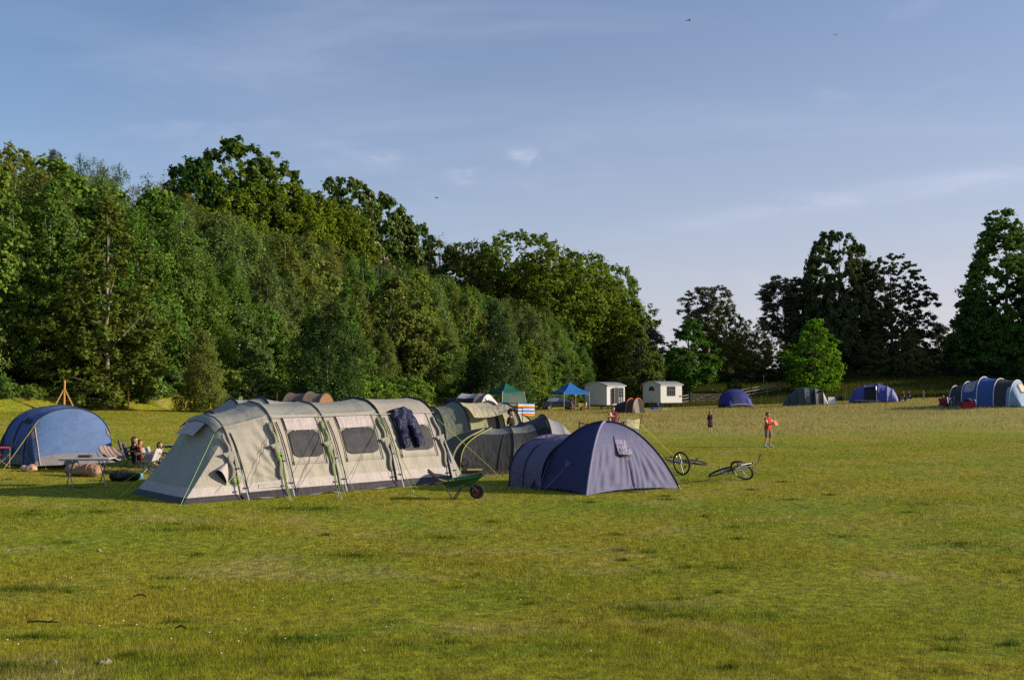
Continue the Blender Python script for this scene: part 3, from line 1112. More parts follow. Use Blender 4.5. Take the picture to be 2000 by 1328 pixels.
    # undergrowth along the fence
    for i in range(72):
        r = -36 + i * 1.9 + rnd.uniform(-.6, .6)
        s = rnd.uniform(2.4, 4.0)
        x, y = FX + DX * r - DY * s, FY + DY * r + DX * s
        tree('bush', 1 + i % 2, x, y, rnd.uniform(.9, 2.6), rnd.uniform(.9, 1.4), tv(rnd.choice([MID_GREEN, FRESH, GREY_GREEN, MID_GREEN])), 'bramble_bush',
             'low green bramble bush at the foot of the wood behind the wire fence', 'undergrowth along the wire fence', cat='bush')


skyline()
#--TREES-END--
#--TENTS--
# ------------------------------------------------------------------ tents
BLACKW = mat('black_webbing', (.018, .018, .022), .7, .2, 30)
ALU = mat('pole_metal', (.62, .62, .62), .35, .1, 20, metal=.7)
GUY = mat('green_guyline', (.30, .48, .06), .7, .15, 30)
GUYP = mat('pale_guyline', (.42, .44, .22), .7, .15, 30)
ROPEY = mat('yellow_rope', (.55, .62, .05), .6, .12, 30)
MESHM = mat('tinted_window_film', (.024, .026, .034), .6, .3, 4, 0, 200, spec=.22, wrinkle=.14, wscale=1.3)
DARKIN = mat('interior_shade', (.02, .02, .022), .9, .3, 6)  # near-black sheet painting the unlit inside behind tent openings


CEN = {}                                    # a point inside each tent, so patches know which way is out


def surf_patch(root, name, m, f, u0, u1, v0, v1, off=.012, rnd_=.0, n=10, thick=0.0):
    """a piece of cloth lying on the surface f(u, v), set proud of it by off; rnd_ rounds its corners"""
    def g(a, b):
        c = 0.0
        if rnd_ > 0:
            w = abs(2 * b - 1)
            if w > 1 - rnd_:
                q = (w - (1 - rnd_)) / rnd_
                c = rnd_ * .5 * (1 - math.sqrt(max(0, 1 - q * q)))
        a = c + a * (1 - 2 * c)
        u, v = u0 + (u1 - u0) * a, v0 + (v1 - v0) * b
        p = f(u, v)
        du = f(u + .004, v) - f(u - .004, v)
        dv = f(u, v + .004) - f(u, v - .004)
        nn = du.cross(dv)
        nn = nn.normalized() if nn.length > 1e-12 else Vector((0, 0, 1))
        if nn.dot(p - CEN.get(root.name, Vector((0, 0, .5)))) < 0:
            nn = -nn
        return p + nn * abs(off)
    b = MB().grid(g, n, n)
    return b.build(name, m, root)


def prof_pt(w, hh, b, th):
    """arch profile: th 0..pi from the -Y foot over the top to the +Y foot"""
    return -w * math.cos(th), hh * (max(math.sin(th), 0) ** b)


class Tunnel:
    """hoop tent along local +X; local Y is its width"""

    def __init__(s, name, label, origin, az, arches, b=.72, sag=.05, group=None, z=None):
        s.root = thing(name, label, 'tent', (origin[0], origin[1], h(origin[0], origin[1]) if z is None else z), az, group)
        s.a, s.b, s.sag = arches, b, sag
        CEN[s.root.name] = Vector(((arches[0][0] + arches[-1][0]) / 2, 0, .3))

    def arch(s, i, th, grow=0.0):
        t, w, hh = s.a[i][:3]
        y, z = prof_pt(w + grow, hh + grow, s.b, th)
        lean = s.a[i][3] if len(s.a[i]) > 3 else 0
        k = z / max(hh, .1)
        return Vector((t + lean * (k if lean < .5 else k ** 4), y, z))

    def bay(s, i):
        def f(u, v):
            th = math.pi * min(max(v, 0), 1)
            p = s.arch(i, th).lerp(s.arch(i + 1, th), u)
            k = 4 * u * (1 - u) * s.sag
            c = Vector((p.x, 0, .35))
            d = (c - p)
            d.x = 0
            return p + d.normalized() * k * min(1, p.z * 2)
        return f

    def panels(s, mats, n=26, v0=0.0, v1=1.0, name='fabric_panel'):
        for i, m in enumerate(mats):
            if m:
                f = s.bay(i)
                MB().grid(lambda u, v: f(u, v0 + (v1 - v0) * v), 8, n).build(name, m, s.root)

    def sleeves(s, m, r=.02, idx=None):
        for i in (idx if idx is not None else range(len(s.a))):
            MB().tube([s.arch(i, math.pi * k / 28, .012) for k in range(29)], r, 7).build('pole_sleeve', m, s.root)

    def end(s, i, t, wf, bulge=.05):
        """end wall: from arch i down to a straight ground edge at x=t, width factor wf"""
        w = s.a[i][1]

        def f(u, v):
            # u 0..1 along the arch, v 0 ground .. 1 arch
            th = math.pi * u
            q = s.arch(i, th)
            g = Vector((t, max(-wf * w, min(wf * w, q.y * 1.0)), 0))
            k = min(1, q.z * 1.2)
            g.x = s.a[i][0] + (t - s.a[i][0]) * k
            p = g.lerp(q, v)
            p.x += (1 if t > s.a[i][0] else -1) * bulge * math.sin(math.pi * v) * k
            return p
        return f

    def end_wall(s, i, t, wf, m, bulge=.05, name='end_wall', n=26):
        f = s.end(i, t, wf, bulge)
        MB().grid(f, n, 10).build(name, m, s.root)
        return f

    def skirt(s, m, hh=.12, i0=0, i1=None, out=.03):
        i1 = len(s.a) - 1 if i1 is None else i1
        for sgn in (-1, 1):
            b = MB()
            for i in range(i0, i1):
                a0, a1 = s.a[i], s.a[i + 1]
                ins = lambda a: s.arch(i if a is a0 else i + 1, 0).y

                def f(u, v):
                    t = a0[0] + (a1[0] - a0[0]) * u
                    w = a0[1] + (a1[1] - a0[1]) * u
                    return Vector((t, sgn * (w + out - out * 1.2 * v), hh * v + .003))
                b.grid(f, 4, 2)
            b.build('valance', m, s.root)


def line2(px, A, a):
    """parameter along the ground line A + t a whose photo column is px"""
    k = (px - 1000) / FP
    return (k * A.y - A.x) / (a.x - k * a.y)


# ---- the large beige tunnel tent
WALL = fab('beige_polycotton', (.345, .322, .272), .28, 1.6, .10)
WALLD = fab('darker_beige_panel', (.285, .272, .232), .3, 1.6, .10)  # darker beige for the back, right end, ribs and flaps
ROOF = fab('grey_green_roof', (.265, .272, .243), .25, 1.4, .10)
ENDM = fab('grey_green_end', (.33, .33, .28), .25, 1.2, .10)
PINK = fab('pale_mud_band', (.42, .378, .372), .3, 2.4, .08)
VAL = fab('charcoal_valance', (.045, .042, .048), .3, 3.0, .03)


def main_tent():
    A = at(355, 985)
    B = at(912, 938)
    z0 = h(-4, 25) - .02
    a = Vector((B.x - A.x, B.y - A.y, 0)).normalized()
    n = Vector((-a.y, a.x, 0))
    z1_ = 0
    A0 = Vector((A.x, A.y, 0))
    root = thing('tunnel_tent', 'large beige tunnel tent with three dark windows and a grey green roof', 'tent', (A.x, A.y, z0), math.atan2(a.y, a.x))
    L = (B - A).length
    W = 1.78
    CEN[root.name] = Vector((L * .5, W, .4))
    T = [line2(px, A0, a) for px in (478, 566, 668, 778, 884)]
    HS = [.86, 1.0, 1.0, 1.03, 1.03]
    PR = [(0, 0), (.10, .30), (.20, .62), (.34, 1.0), (.52, 1.40), (.74, 1.74), (.98, 1.98), (1.28, 2.13), (W, 2.2)]
    PS = [0, .09, .18, .28, .39, .49, .57, .65, .8]

    def prof(s):
        s = min(max(s, 0), 1)
        q = s if s <= .5 else 1 - s
        v = q * 1.6
        y = float(np.interp(v, PS, [p[0] for p in PR]))
        z = float(np.interp(v, PS, [p[1] for p in PR]))
        # round the corner a little
        e = .02
        y = (y + float(np.interp(v - e, PS, [p[0] for p in PR])) + float(np.interp(v + e, PS, [p[0] for p in PR]))) / 3 if .02 < v < .78 else y
        z = (z + float(np.interp(v - e, PS, [p[1] for p in PR])) + float(np.interp(v + e, PS, [p[1] for p in PR]))) / 3 if .02 < v < .78 else z
        return (y if s <= .5 else 2 * W - y), z

    def arch(i, s, grow=0.0):
        y, z = prof(s)
        k = HS[i]
        yc = W + (y - W) * (1 if i else .96)
        yy = W + (yc - W) * (1 + grow / W)
        return Vector((T[i], yy, z * k + grow * (z / 2.2)))
    SE, SB, SV = .335, .075, .036      # eave, top of the pale band, top of the valance (profile fractions)

    def bay(i):
        def f(u, s):
            p = arch(i, s).lerp(arch(i + 1, s), u)
            k = 4 * u * (1 - u)
            if SE < s < 1 - SE:
                p.z -= .075 * k * (1 if i < 3 else .5)
            d = 1 if s < .5 else -1
            p.y += d * .035 * k * math.sin(math.pi * min(1, min(s, 1 - s) / .34))
            # creases running up from the lower corners
            if i == 0 and s < .5:
                an = math.atan2((s - .06) * 3.4, 1.03 - u)
                rr_ = math.hypot((s - .06) * 3.4, 1.03 - u)
                p.y -= .020 * math.sin(24 * an) * math.sin(math.pi * min(1, rr_ / 1.1)) * min(1, 8 * k)
            p.y -= d * .010 * k * math.sin(22 * u + 26 * min(s, 1 - s)) * math.sin(math.pi * min(1, min(s, 1 - s) / .34))
            return p
        return f
    for i in range(4):
        f = bay(i)
        MB().grid(lambda u, v: f(u, SB + (SE - SB) * v), 44, 30).build('wall_panel', WALL, root)
        MB().grid(lambda u, v: f(u, SE + (1 - 2 * SE) * v), 20, 22).build('roof_panel', WALL if i == 3 else ROOF, root)
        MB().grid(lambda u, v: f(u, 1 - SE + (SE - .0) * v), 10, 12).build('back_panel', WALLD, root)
        # overhanging edge of the roof above the wall
        MB().grid(lambda u, v: f(u, SE - .002 + .010 * (1 - v)) + Vector((0, -.05 * v - .015, -.055 * v)), 20, 2).build('roof_edge', WALL if i == 3 else ROOF, root)
    # pale band and valance along the front
    fr = Vector((0, 1, 0))

    def run(u, s):
        x = T[0] + (T[4] - T[0]) * u
        i = max(0, min(3, sum(1 for t in T[1:4] if x > t)))
        return bay(i)((x - T[i]) / (T[i + 1] - T[i]), s)
    MB().grid(lambda u, v: run(u, SV + (SB - SV) * v) - Vector((0, .004, 0)), 60, 3).build('pale_band', PINK, root)
    MB().grid(lambda u, v: Vector((run(u, 0).x, -.10 * (1 - v) + .004 * math.sin(40 * u) + run(u, SV).y * v - .006, .0 + run(u, SV).z * v)), 60, 3).build('valance', VAL, root)
    MB().grid(lambda u, v: Vector((T[0] + (T[4] - T[0]) * u, -.10 - .13 * v, .03 + .03 * math.sin(23 * u) + .02 * math.sin(61 * u) * v)), 80, 2).build('ground_sheet_edge', mat('pale_groundsheet', (.30, .29, .27), .7, .15, 6), root)

    # ends: ruled surfaces from the end arch down to the base outline
    def end_surface(i, base):
        ln = [0.0]
        for p, q in zip(base, base[1:]):
            ln.append(ln[-1] + (q - p).length)
        ks = [0, .30, .70, 1] if len(base) == 4 else [x / ln[-1] for x in ln]

        def bpt(s):
            for j in range(len(base) - 1):
                if s <= ks[j + 1] + 1e-9:
                    return base[j].lerp(base[j + 1], (s - ks[j]) / (ks[j + 1] - ks[j]))
            return base[-1]

        def f(s, v):
            top = arch(i, s)
            p = bpt(s).lerp(top, v)
            c = Vector((T[i] + (.6 if i else .4), W, .4))
            return p + (c - p).normalized() * .05 * math.sin(math.pi * v) * min(1, top.z)
        return f
    tipL = 0.0
    bl = [Vector((T[0], 0, 0)), Vector((tipL, .0, 0)), Vector((.38, 3.05, 0)), Vector((T[0] + .2, 2 * W - .1, 0))]
    fl = end_surface(0, bl)

    def zrow(s, z):
        return min(1.0, z / max(arch(0, s).z, .02))
    SX = .30
    MB().grid(lambda u, v: fl(SX * u, zrow(SX * u, .34) + (1 - zrow(SX * u, .34)) * v), 16, 14).build('side_panel', WALL, root)
    MB().grid(lambda u, v: fl(SX + (1 - SX) * u, zrow(SX + (1 - SX) * u, .34) + (1 - zrow(SX + (1 - SX) * u, .34)) * v), 26, 14).build('end_wall', ENDM, root)
    for nm, m, z1, z2, o in (('pale_band', PINK, .15, .34, .004), ('valance', VAL, 0, .15, .01)):
        def g(u, v):
            p = fl(u, zrow(u, z1) + (zrow(u, z2) - zrow(u, z1)) * v)
            c = Vector((T[0], W, p.z))
            d = (p - c).normalized()
            return p + d * (o + (.07 * (1 - v) if nm == 'valance' else 0))
        MB().grid(g, 40, 3).build(nm, m, root)
    # corner of the left end: the pole hood over the end arch
    MB().grid(lambda u, v: arch(0, SE + (1 - 2 * SE) * u, .02) + Vector((-.20 * v, 0, -.10 * v * v - .04 * v)), 16, 4).build('end_hood', ROOF, root)
    MB().grid(lambda u, v: fl(.42 + .16 * u, .78 + .14 * v) + Vector((-.10 - .16 * (1 - v), 0, .02)), 6, 4).build('vent_flap', PINK, root)
    # arched vent in the lit side panel
    vf = lambda u, v: fl(.13 + .12 * u, .56 + .30 * v)
    vb = MB()
    tri = [(0.0, .0), (1.0, .0), (.62, 1.0)]
    p0, p1, p2 = [vf(*q) for q in tri]
    up = Vector((-.06, -.15, .03))
    vb.grid(lambda u, v: p0.lerp(p1, u).lerp(p2, v) + up * (1 - v) * (.25 + math.sin(math.pi * u)) + Vector((0, 0, .10 * math.sin(math.pi * u) * (1 - v))), 10, 6)
    vb.build('vent_hood', PINK, root)
    MB().grid(lambda u, v: p0.lerp(p1, .12 + .76 * u).lerp(p2, .85 * v) + Vector((-.01, -.03, 0)), 6, 6).build('vent_opening', DARKIN, root)
    # right end
    br = [Vector((T[4], 0, 0)), Vector((L, .05, 0)), Vector((L + .1, 2 * W, 0)), Vector((T[4], 2 * W, 0))]
    fr_ = end_surface(4, br)
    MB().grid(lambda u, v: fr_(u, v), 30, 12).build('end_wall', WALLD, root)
    MB().grid(lambda u, v: fr_(u * .3, .13 * v) + Vector((.01, -.02 - .05 * (1 - v), 0)), 8, 2).build('valance', VAL, root)
    surf_patch(root, 'porch_window', MESHM, fr_, .16, .24, .5, .78, -.015, .3)

    # pole sleeves, straight pole legs outside the cloth, side flaps
    for i in range(5):
        lo, hi = (.02, .5) if i < 3 else (.02, .98)
        MB().tube([arch(i, lo + (hi - lo) * k / 40, .012) for k in range(41)], .02 if i < 3 else .032, 7).build('pole_sleeve', BLACKW if i > 2 else mat('brown_sleeve', (.09, .085, .075), .7, .2, 10), root)
        # rib of gathered cloth beside the pole
        q = [arch(i, .075 + (.30 - .075) * k / 16, .03) + Vector((-.10 - .03 * math.sin(k), -.01, 0)) for k in range(17)]
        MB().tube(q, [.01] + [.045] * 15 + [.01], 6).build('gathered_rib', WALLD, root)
        p0 = arch(i, .205)
        p1 = Vector((T[i] + .03, -.22, 0))
        MB().tube([p0 + Vector((.03, -.03, 0)), p0.lerp(p1, .5) + Vector((.02, -.05, 0)), p1], .016, 7).build('pole_leg', ALU, root)
        for f_ in (.3, .72):
            c = p0.lerp(p1, f_) + Vector((0, -.03, 0))
            MB().box(c, (.10, .05, .035)).build('pole_clip', BLACKW, root)
        if i < 4:
            # dark strap edge right of the pole
            q = [arch(i, .30 - .28 * k / 10, .02) + Vector((.10 + .12 * k / 10, -.012, 0)) for k in range(11)]
            MB().tube(q, .014, 5).build('strap', BLACKW, root)
        # small triangular flap by the pole
        p = arch(i, .19, .03)
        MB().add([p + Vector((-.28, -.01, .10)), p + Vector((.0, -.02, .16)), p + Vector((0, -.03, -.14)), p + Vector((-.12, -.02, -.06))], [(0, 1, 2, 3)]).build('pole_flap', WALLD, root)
    # windows with rolled pale blinds above
    for i in (1, 2, 3):
        f = bay(i)
        us = .24 if i < 3 else .22
        ue = .80
        w = surf_patch(root, 'window', MESHM, f, us, ue, .155, .262, -.022, .34, 14)
        bl_ = surf_patch(root, 'window_blind', PINK, f, us - .02, ue + .01, .262, .318, -.034, 0, 12)
        for uu in (us - .035, ue + .035):
            MB().tube([f(uu, .318 - (.318 - .125) * k / 8) + Vector((0, -.03, .01)) for k in range(9)], .012, 5).build('strap', BLACKW, w)
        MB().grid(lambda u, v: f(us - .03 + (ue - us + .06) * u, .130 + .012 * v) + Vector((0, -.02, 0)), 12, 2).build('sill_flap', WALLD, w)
        for uu in (us + .12, ue - .16):
            MB().ball(f(uu, .262) + Vector((0, -.045, 0)), .018, 0, 8, 6).build('toggle', PINK, bl_)
    # silver rod under the eave
    MB().tube([bay(1)(0, SE - .012) + Vector((0, -.09, 0)), bay(3)(.98, SE - .012) + Vector((0, -.10, 0))], .008, 7).build('eave_pole', mat('grey_rod', (.22, .22, .22), .5, .1, 20, metal=.3), root)
    # printed patches
    f = lambda u, v: fl(.02 + .0 * u, v)
    fb = bay(0)
    surf_patch(root, 'printed_patch', mat('grey_print', (.30, .29, .24), .7, .25, 60), fb, .08, .34, .285, .302, -.012)
    surf_patch(root, 'printed_patch', mat('window_print', (.40, .38, .38), .7, .3, 40), fb, .42, .86, .046, .066, -.02)
    # guy lines
    mi = root.matrix_basis.inverted()

    def loc(px, py):
        return mi @ at(px, py)
    bpy.context.view_layer.update()
    mi = root.matrix_world.inverted()
    segs = [(arch(0, .30) + Vector((-.30, 0, 0)), loc(352, 988)),
            (arch(0, .12) + Vector((-.1, -.05, 0)), arch(0, .09) + Vector((-.5, -.25, -.15))),
            (arch(1, .31), loc(566, 978)), (arch(2, .31), loc(662, 972)), (arch(2, .36), loc(668, 976)),
            (arch(3, .33), loc(808, 965)), (arch(3, .31), loc(822, 968)), (arch(2, .22), loc(700, 975)),
            (arch(4, .30), loc(985, 938)), (bay(2)(.0, .315), loc(676, 972)), (bay(1)(.0, .315), loc(570, 980)),
            (fl(.5, .75), loc(210, 962)), (fl(.62, .7), loc(232, 972))]
    ropes(root, 'guy_line', GUY, segs, .0055)
    for sgm in segs[2:6]:
        MB().tube([sgm[1], sgm[1] + Vector((0, .03, .10))], .012, 5).build('peg', ALU, root)
    # a loose coil of green cord on two of the poles
    for i, s in ((1, .17), (0, .10)):
        c = arch(i, s) + Vector((-.06, -.10, -.05))
        b = MB()
        for k in range(4):
            b.ring(c + Vector((rnd.uniform(-.03, .03), 0, rnd.uniform(-.05, .05))), Vector((rnd.uniform(-.4, .4), 1, rnd.uniform(-.4, .4))), rnd.uniform(.05, .09), .005, 14, 4)
        b.build('cord_coil', GUY, root)
    return root, bay, arch


MT, MT_bay, MT_arch = main_tent()


def hung_trousers():
    bpy.context.view_layer.update()
    w = MT.matrix_world
    f = MT_bay(3)
    NAVY = fab('navy_quilted_cloth', (.010, .013, .050), .45, 3.5, .02, .5, .35)
    top = w @ (f(.38, .335) + Vector((0, -.12, 0)))
    a = (w.to_3x3() @ Vector((1, 0, 0))).normalized()
    out = (w.to_3x3() @ Vector((0, -1, 0))).normalized()
    root = thing('padded_trousers', 'navy padded trousers hung over the rod of the large beige tent', 'trousers', top)
    wall = [f(.38, .335 - k * .024) for k in range(11)]
    wall = [w @ p - top for p in wall]

    def leg(x0, x1, ln, wid, name):
        pts, rs = [], []
        b = MB()
        n = 14
        rings = []
        for k in range(n + 1):
            t = k / n
            kk = t * ln
            j = min(int(kk), 9)
            p = wall[j].lerp(wall[j + 1], kk - j) + a * (x0 + (x1 - x0) * t) + out * (.14 - .02 * t + .02 * math.sin(5 * t * ln))
            wd = wid * (1.12 - .25 * t + .10 * math.sin(t * 19 + x0 * 9))
            th = .085 * (.5 + .5 * min(1, t * 4)) * (1 + .25 * math.sin(t * 23 + 1))
            if k == n:
                wd, th = wd * .8, th * .6
            rings.append([p + a * wd * math.cos(q * math.pi / 8) + out * th * math.sin(q * math.pi / 8) + Vector((0, 0, .015 * math.sin(q * 2.1 + k))) for q in range(16)])
        vs = [v for r in rings for v in r]
        fs = [(k * 16 + q, k * 16 + (q + 1) % 16, (k + 1) * 16 + (q + 1) % 16, (k + 1) * 16 + q) for k in range(n) for q in range(16)]
        fs += [tuple(range(16)), tuple(n * 16 + q for q in range(16))]
        b.add(vs, fs)
        return b.build(name, NAVY, root)
    leg(-.17, -.22, 6.9, .155, 'trouser_leg')
    leg(.17, .29, 6.7, .155, 'trouser_leg')
    # seat and waist, folded over the rod
    b = MB()

    def g(u, v):
        kk = v * 2.9
        j = min(int(kk), 9)
        p = wall[j].lerp(wall[j + 1], kk - j)
        s = math.sin(math.pi * u)
        return p + a * (-.35 + .70 * u + .02 * math.sin(9 * v)) + out * (.10 + .12 * s ** .5 + .03 * math.sin(17 * u + 4 * v)) + Vector((0, 0, .10 * (1 - v) ** 3 * s + .02 * math.sin(14 * u) * (1 - v)))
    b.grid(g, 24, 14)
    b.grid(lambda u, v: wall[0] + a * (-.35 + .70 * u) + out * (.10 + .12 * math.sin(math.pi * u) ** .5 + .03 * math.sin(17 * u)) * (1 - v) + Vector((0, 0, .10 * math.sin(math.pi * u) + .02 * math.sin(14 * u) - .05 * v)) - out * .05 * v, 24, 4)
    b.build('waist', NAVY, root)


hung_trousers()


# ---- the blue tunnel tent on the left
def blue_left():
    BL = fab('blue_tent_front', (.085, .16, .34), .28, 2.0, .18)
    BD = fab('blue_tent_side', (.045, .075, .20), .4, 2.2, .15)
    BR = fab('blue_tent_roof', (.06, .12, .30), .35, 2.0, .15)
    GR = fab('grey_tent_base', (.17, .16, .18), .4, 2.6, .08)
    p = at(134, 917)
    az = math.atan2(-.62, .60)
    u = Vector((math.cos(az), math.sin(az), 0))
    v = Vector((-math.sin(az), math.cos(az), 0))
    O = Vector((p.x, p.y, 0)) - u * 3.0 + v * .25
    t = Tunnel('tunnel_tent', 'blue three hoop tent with a pale blue front left of the large beige tent', (O.x, O.y), az,
               [(-.6, 1.1, 1.25, 0), (.5, 1.36, 1.72, 0), (1.5, 1.38, 1.78, 0), (2.3, 1.33, 1.70, .10)], .62, .06)
    t.panels([BD, BR, BR], 30)
    t.sleeves(mat('navy_sleeve', (.02, .025, .05), .7, .2, 20), .022)
    f = t.end(3, 2.95, .9, .02)
    MB().grid(lambda a, b: f(a, .2 + .8 * b), 30, 12).build('front_wall', BL, t.root)
    MB().grid(lambda a, b: f(a, .2 * b), 30, 3).build('mud_band', GR, t.root)
    g = t.end(0, -1.7, .85, .04)
    MB().grid(g, 26, 8).build('rear_wall', BD, t.root)
    surf_patch(t.root, 'side_door', fab('blue_door', (.04, .07, .17), .4, 2.4, .1), f, .055, .19, .12, .84, .02, .15)
    surf_patch(t.root, 'corner_patch', GR, f, .16, .22, .70, .90, .02)
    surf_patch(t.root, 'corner_patch', GR, f, .80, .86, .72, .88, .02)
    surf_patch(t.root, 'corner_patch', fab('navy_hood', (.015, .02, .035), .3, 3, .05), t.bay(2), .1, .5, .20, .24, .02)
    q = [f(.205, .02 + .9 * k / 10) + Vector((.02, -.01, 0)) for k in range(11)]
    MB().tube(q, .016, 6).build('zip_seam', mat('pale_seam', (.42, .38, .28), .7, .1, 20), t.root)
    t.skirt(GR, .3, 0, 3)
    bpy.context.view_layer.update()
    mi = t.root.matrix_world.inverted()
    RY = mat('tan_guyline', (.42, .33, .08), .7, .15, 30)
    ropes(t.root, 'guy_line', RY, [(t.arch(2, .9), mi @ at(2, 912)), (t.arch(3, .8), mi @ at(6, 918)), (t.arch(3, .62), mi @ at(90, 917)), (f(.75, .9), mi @ at(240, 878)), (f(.8, .8), mi @ at(246, 886))], .009)
    return t


blue_left()


# ---- dome tent with the purple front
def dome(name, label, corners, hh, faces, poles, skirt=None, apex_off=(0, 0), n=16, bulge=.0, polem=None, arcp=.85, rpole=.02, cat='tent', zexp=1.85):
    """four ground corners (ccw), bent poles to one apex; faces = materials per side"""
    c = sum(corners, Vector((0, 0, 0))) / len(corners)
    z0 = min(h(q.x, q.y) for q in corners)
    root = thing(name, label, cat, (c.x, c.y, z0 - .01))
    loc = [Vector((q.x - c.x, q.y - c.y, 0)) for q in corners]
    ax = Vector((apex_off[0], apex_off[1], 0))

    def arc(i, v):
        th = v * math.pi / 2
        k = loc[i % len(loc)]
        return ax + (k - ax) * math.cos(th) ** arcp + Vector((0, 0, hh * math.sin(th) ** zexp))

    def face(i):
        def f(u, v):
            a, b = arc(i, v), arc(i + 1, v)
            p = a.lerp(b, u)
            k = 4 * u * (1 - u)
            cc = Vector((ax.x, ax.y, hh * .2))
            p += (cc - p) * (.035 + bulge) * k * (1 - v * .6)
            if i == 0:
                # tension creases in the lower half of the lit side
                e = math.sin(math.pi * min(1, v / .62)) if v < .62 else 0
                cr_ = math.sin(46 * u + 4 * math.sin(7 * u) + 9 * v) + .7 * math.sin(83 * u - 14 * v + 3 * math.sin(11 * u))
                q = (b - a).cross(Vector((0, 0, 1)))
                p += q.normalized() * .011 * cr_ * e * min(1, 6 * u * (1 - u)) if q.length > 1e-6 else Vector((0, 0, 0))
            p.z += .085 * k * (1 - min(1, v * 7))
            return p
        return f
    for i, m in enumerate(faces):
        MB().grid(lambda u, v: face(i)(u, v), 110 if i == 0 else n, 40 if i == 0 else n + 4).build('fabric_panel', m, root)
        if skirt:
            MB().grid(lambda u, v: face(i)(u, .0) * 1 + Vector((0, 0, 0)) - (face(i)(u, 0) - ax).normalized() * .10 + Vector((0, 0, -face(i)(u, 0).z * (1 - v) + .004)), n, 2).build('inner_groundsheet', skirt, root)
    for i in range(len(loc)):
        if poles[i]:
            MB().tube([arc(i, k / 20) * 1.0 + (arc(i, k / 20) - Vector((ax.x, ax.y, 0))).normalized() * .012 for k in range(20)] + [Vector((ax.x, ax.y, hh + .015))], rpole, 7).build('pole_sleeve', poles[i], root)
    return root, face, arc


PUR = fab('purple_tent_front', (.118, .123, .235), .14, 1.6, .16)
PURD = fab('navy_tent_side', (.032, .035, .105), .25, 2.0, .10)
PURG = fab('purple_grey_porch', (.115, .11, .185), .4, 2.2, .12)
NAVYS = mat('navy_pole_sleeve', (.012, .014, .04), .6, .2, 20)
PALES = mat('pale_purple_seam', (.22, .22, .33), .6, .1, 20)


def purple_dome():
    F, Rt, Lf = at(1146, 967), at(1327, 953), at(1037, 955)
    Bk = Rt + Lf - F
    cs = [Vector((q.x, q.y, 0)) for q in (F, Rt, Bk, Lf)]
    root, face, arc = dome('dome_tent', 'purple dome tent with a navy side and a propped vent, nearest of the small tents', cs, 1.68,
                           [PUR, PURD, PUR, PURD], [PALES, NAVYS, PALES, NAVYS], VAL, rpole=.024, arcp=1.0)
    f = face(0)
    # propped vent window with its own little hood
    surf_patch(root, 'vent_panel', PUR, f, .38, .60, .50, .70, .02, .1)
    b = MB()
    b.grid(lambda u, v: f(.38 + .22 * u, .52 + .14 * v) + Vector((.06, -.10, -.02)) * (1 - v) ** 1.3 * (.4 + .6 * math.sin(math.pi * u)) + Vector((0.01, -.025, 0)), 10, 8)
    b.build('vent_hood', fab('pale_vent_hood', (.27, .25, .37), .8, 5, .1), root)
    surf_patch(root, 'vent_shadow_mesh', MESHM, f, .41, .58, .48, .53, .016, .4)  # dark mesh patch, the hood's shadow put into its colour
    # seam down the middle of the lit face
    MB().tube([f(.52, k / 14 * .46) + Vector((.008, -.012, 0)) for k in range(15)], .008, 5).build('seam', NAVYS, root)
    MB().tube([f(.80, k / 14 * .10) + Vector((.008, -.012, 0)) for k in range(15)], .010, 5).build('seam', NAVYS, root)
    g = face(3)
    p = g(.45, .42)
    MB().add([p + Vector((-.03, -.05, .12)), p + Vector((.10, -.09, .03)), p + Vector((-.06, -.05, -.12))], [(0, 1, 2)]).build('guy_patch', PURG, root)
    bpy.context.view_layer.update()
    mi = root.matrix_world.inverted()
    ropes(root, 'guy_line', mat('grey_guyline', (.2, .2, .26), .7, .15, 30), [(p + Vector((-.06, -.05, -.10)), mi @ at(1060, 960)), (arc(3, .45), mi @ at(1052, 958)), (f(.52, .20), mi @ at(1262, 963))], .006)
    MB().tube([mi @ at(1264, 964), (mi @ at(1264, 964)) + Vector((-.04, .03, .07))], .012, 5).build('peg', mat('yellow_peg', (.5, .42, .06), .6), root)
    MB().tube([mi @ at(1330, 955), (mi @ at(1330, 955)) + Vector((-.06, .03, .09))], .012, 5).build('peg', ALU, root)
    # the porch arch at its back left
    a = (cs[1] - cs[0]).normalized()
    nrm = (cs[3] - cs[0]).normalized()
    c = sum(cs, Vector((0, 0, 0))) / 4

    def parch(k, th):
        q = Vector((0, 0, 0))
        base = (cs[3] + cs[2]) / 2 - c + nrm * (-.30 + 1.30 * k)
        w = 1.45 - .12 * k
        hh = 1.32 - .03 * k
        return base + a * (-w * math.cos(th)) + Vector((0, 0, hh * max(math.sin(th), 0) ** .7))
    MB().grid(lambda u, v: parch(u, math.pi * v), 8, 24).build('porch_panel', PURG, root)
    MB().grid(lambda u, v: parch(u * .4 + .6, math.pi * (.36 + .3 * v)) + Vector((0, 0, .012)), 6, 10).build('porch_roof', fab('pale_porch_roof', (.20, .20, .33), .5, 3, .1), root)
    MB().tube([parch(1, math.pi * k / 24) + Vector((0, 0, .01)) for k in range(25)], .022, 7).build('pole_sleeve', NAVYS, root)
    MB().tube([parch(.55, math.pi * k / 24) + Vector((0, 0, .012)) for k in range(25)], .02, 7).build('pole_sleeve', NAVYS, root)
    e = (cs[3] + cs[2]) / 2 - c + nrm * 1.18
    MB().grid(lambda u, v: (e + a * (-1.35 + 2.7 * u)).lerp(parch(1, math.pi * u), v), 20, 8).build('porch_wall', PURG, root)
    return root


purple_dome()


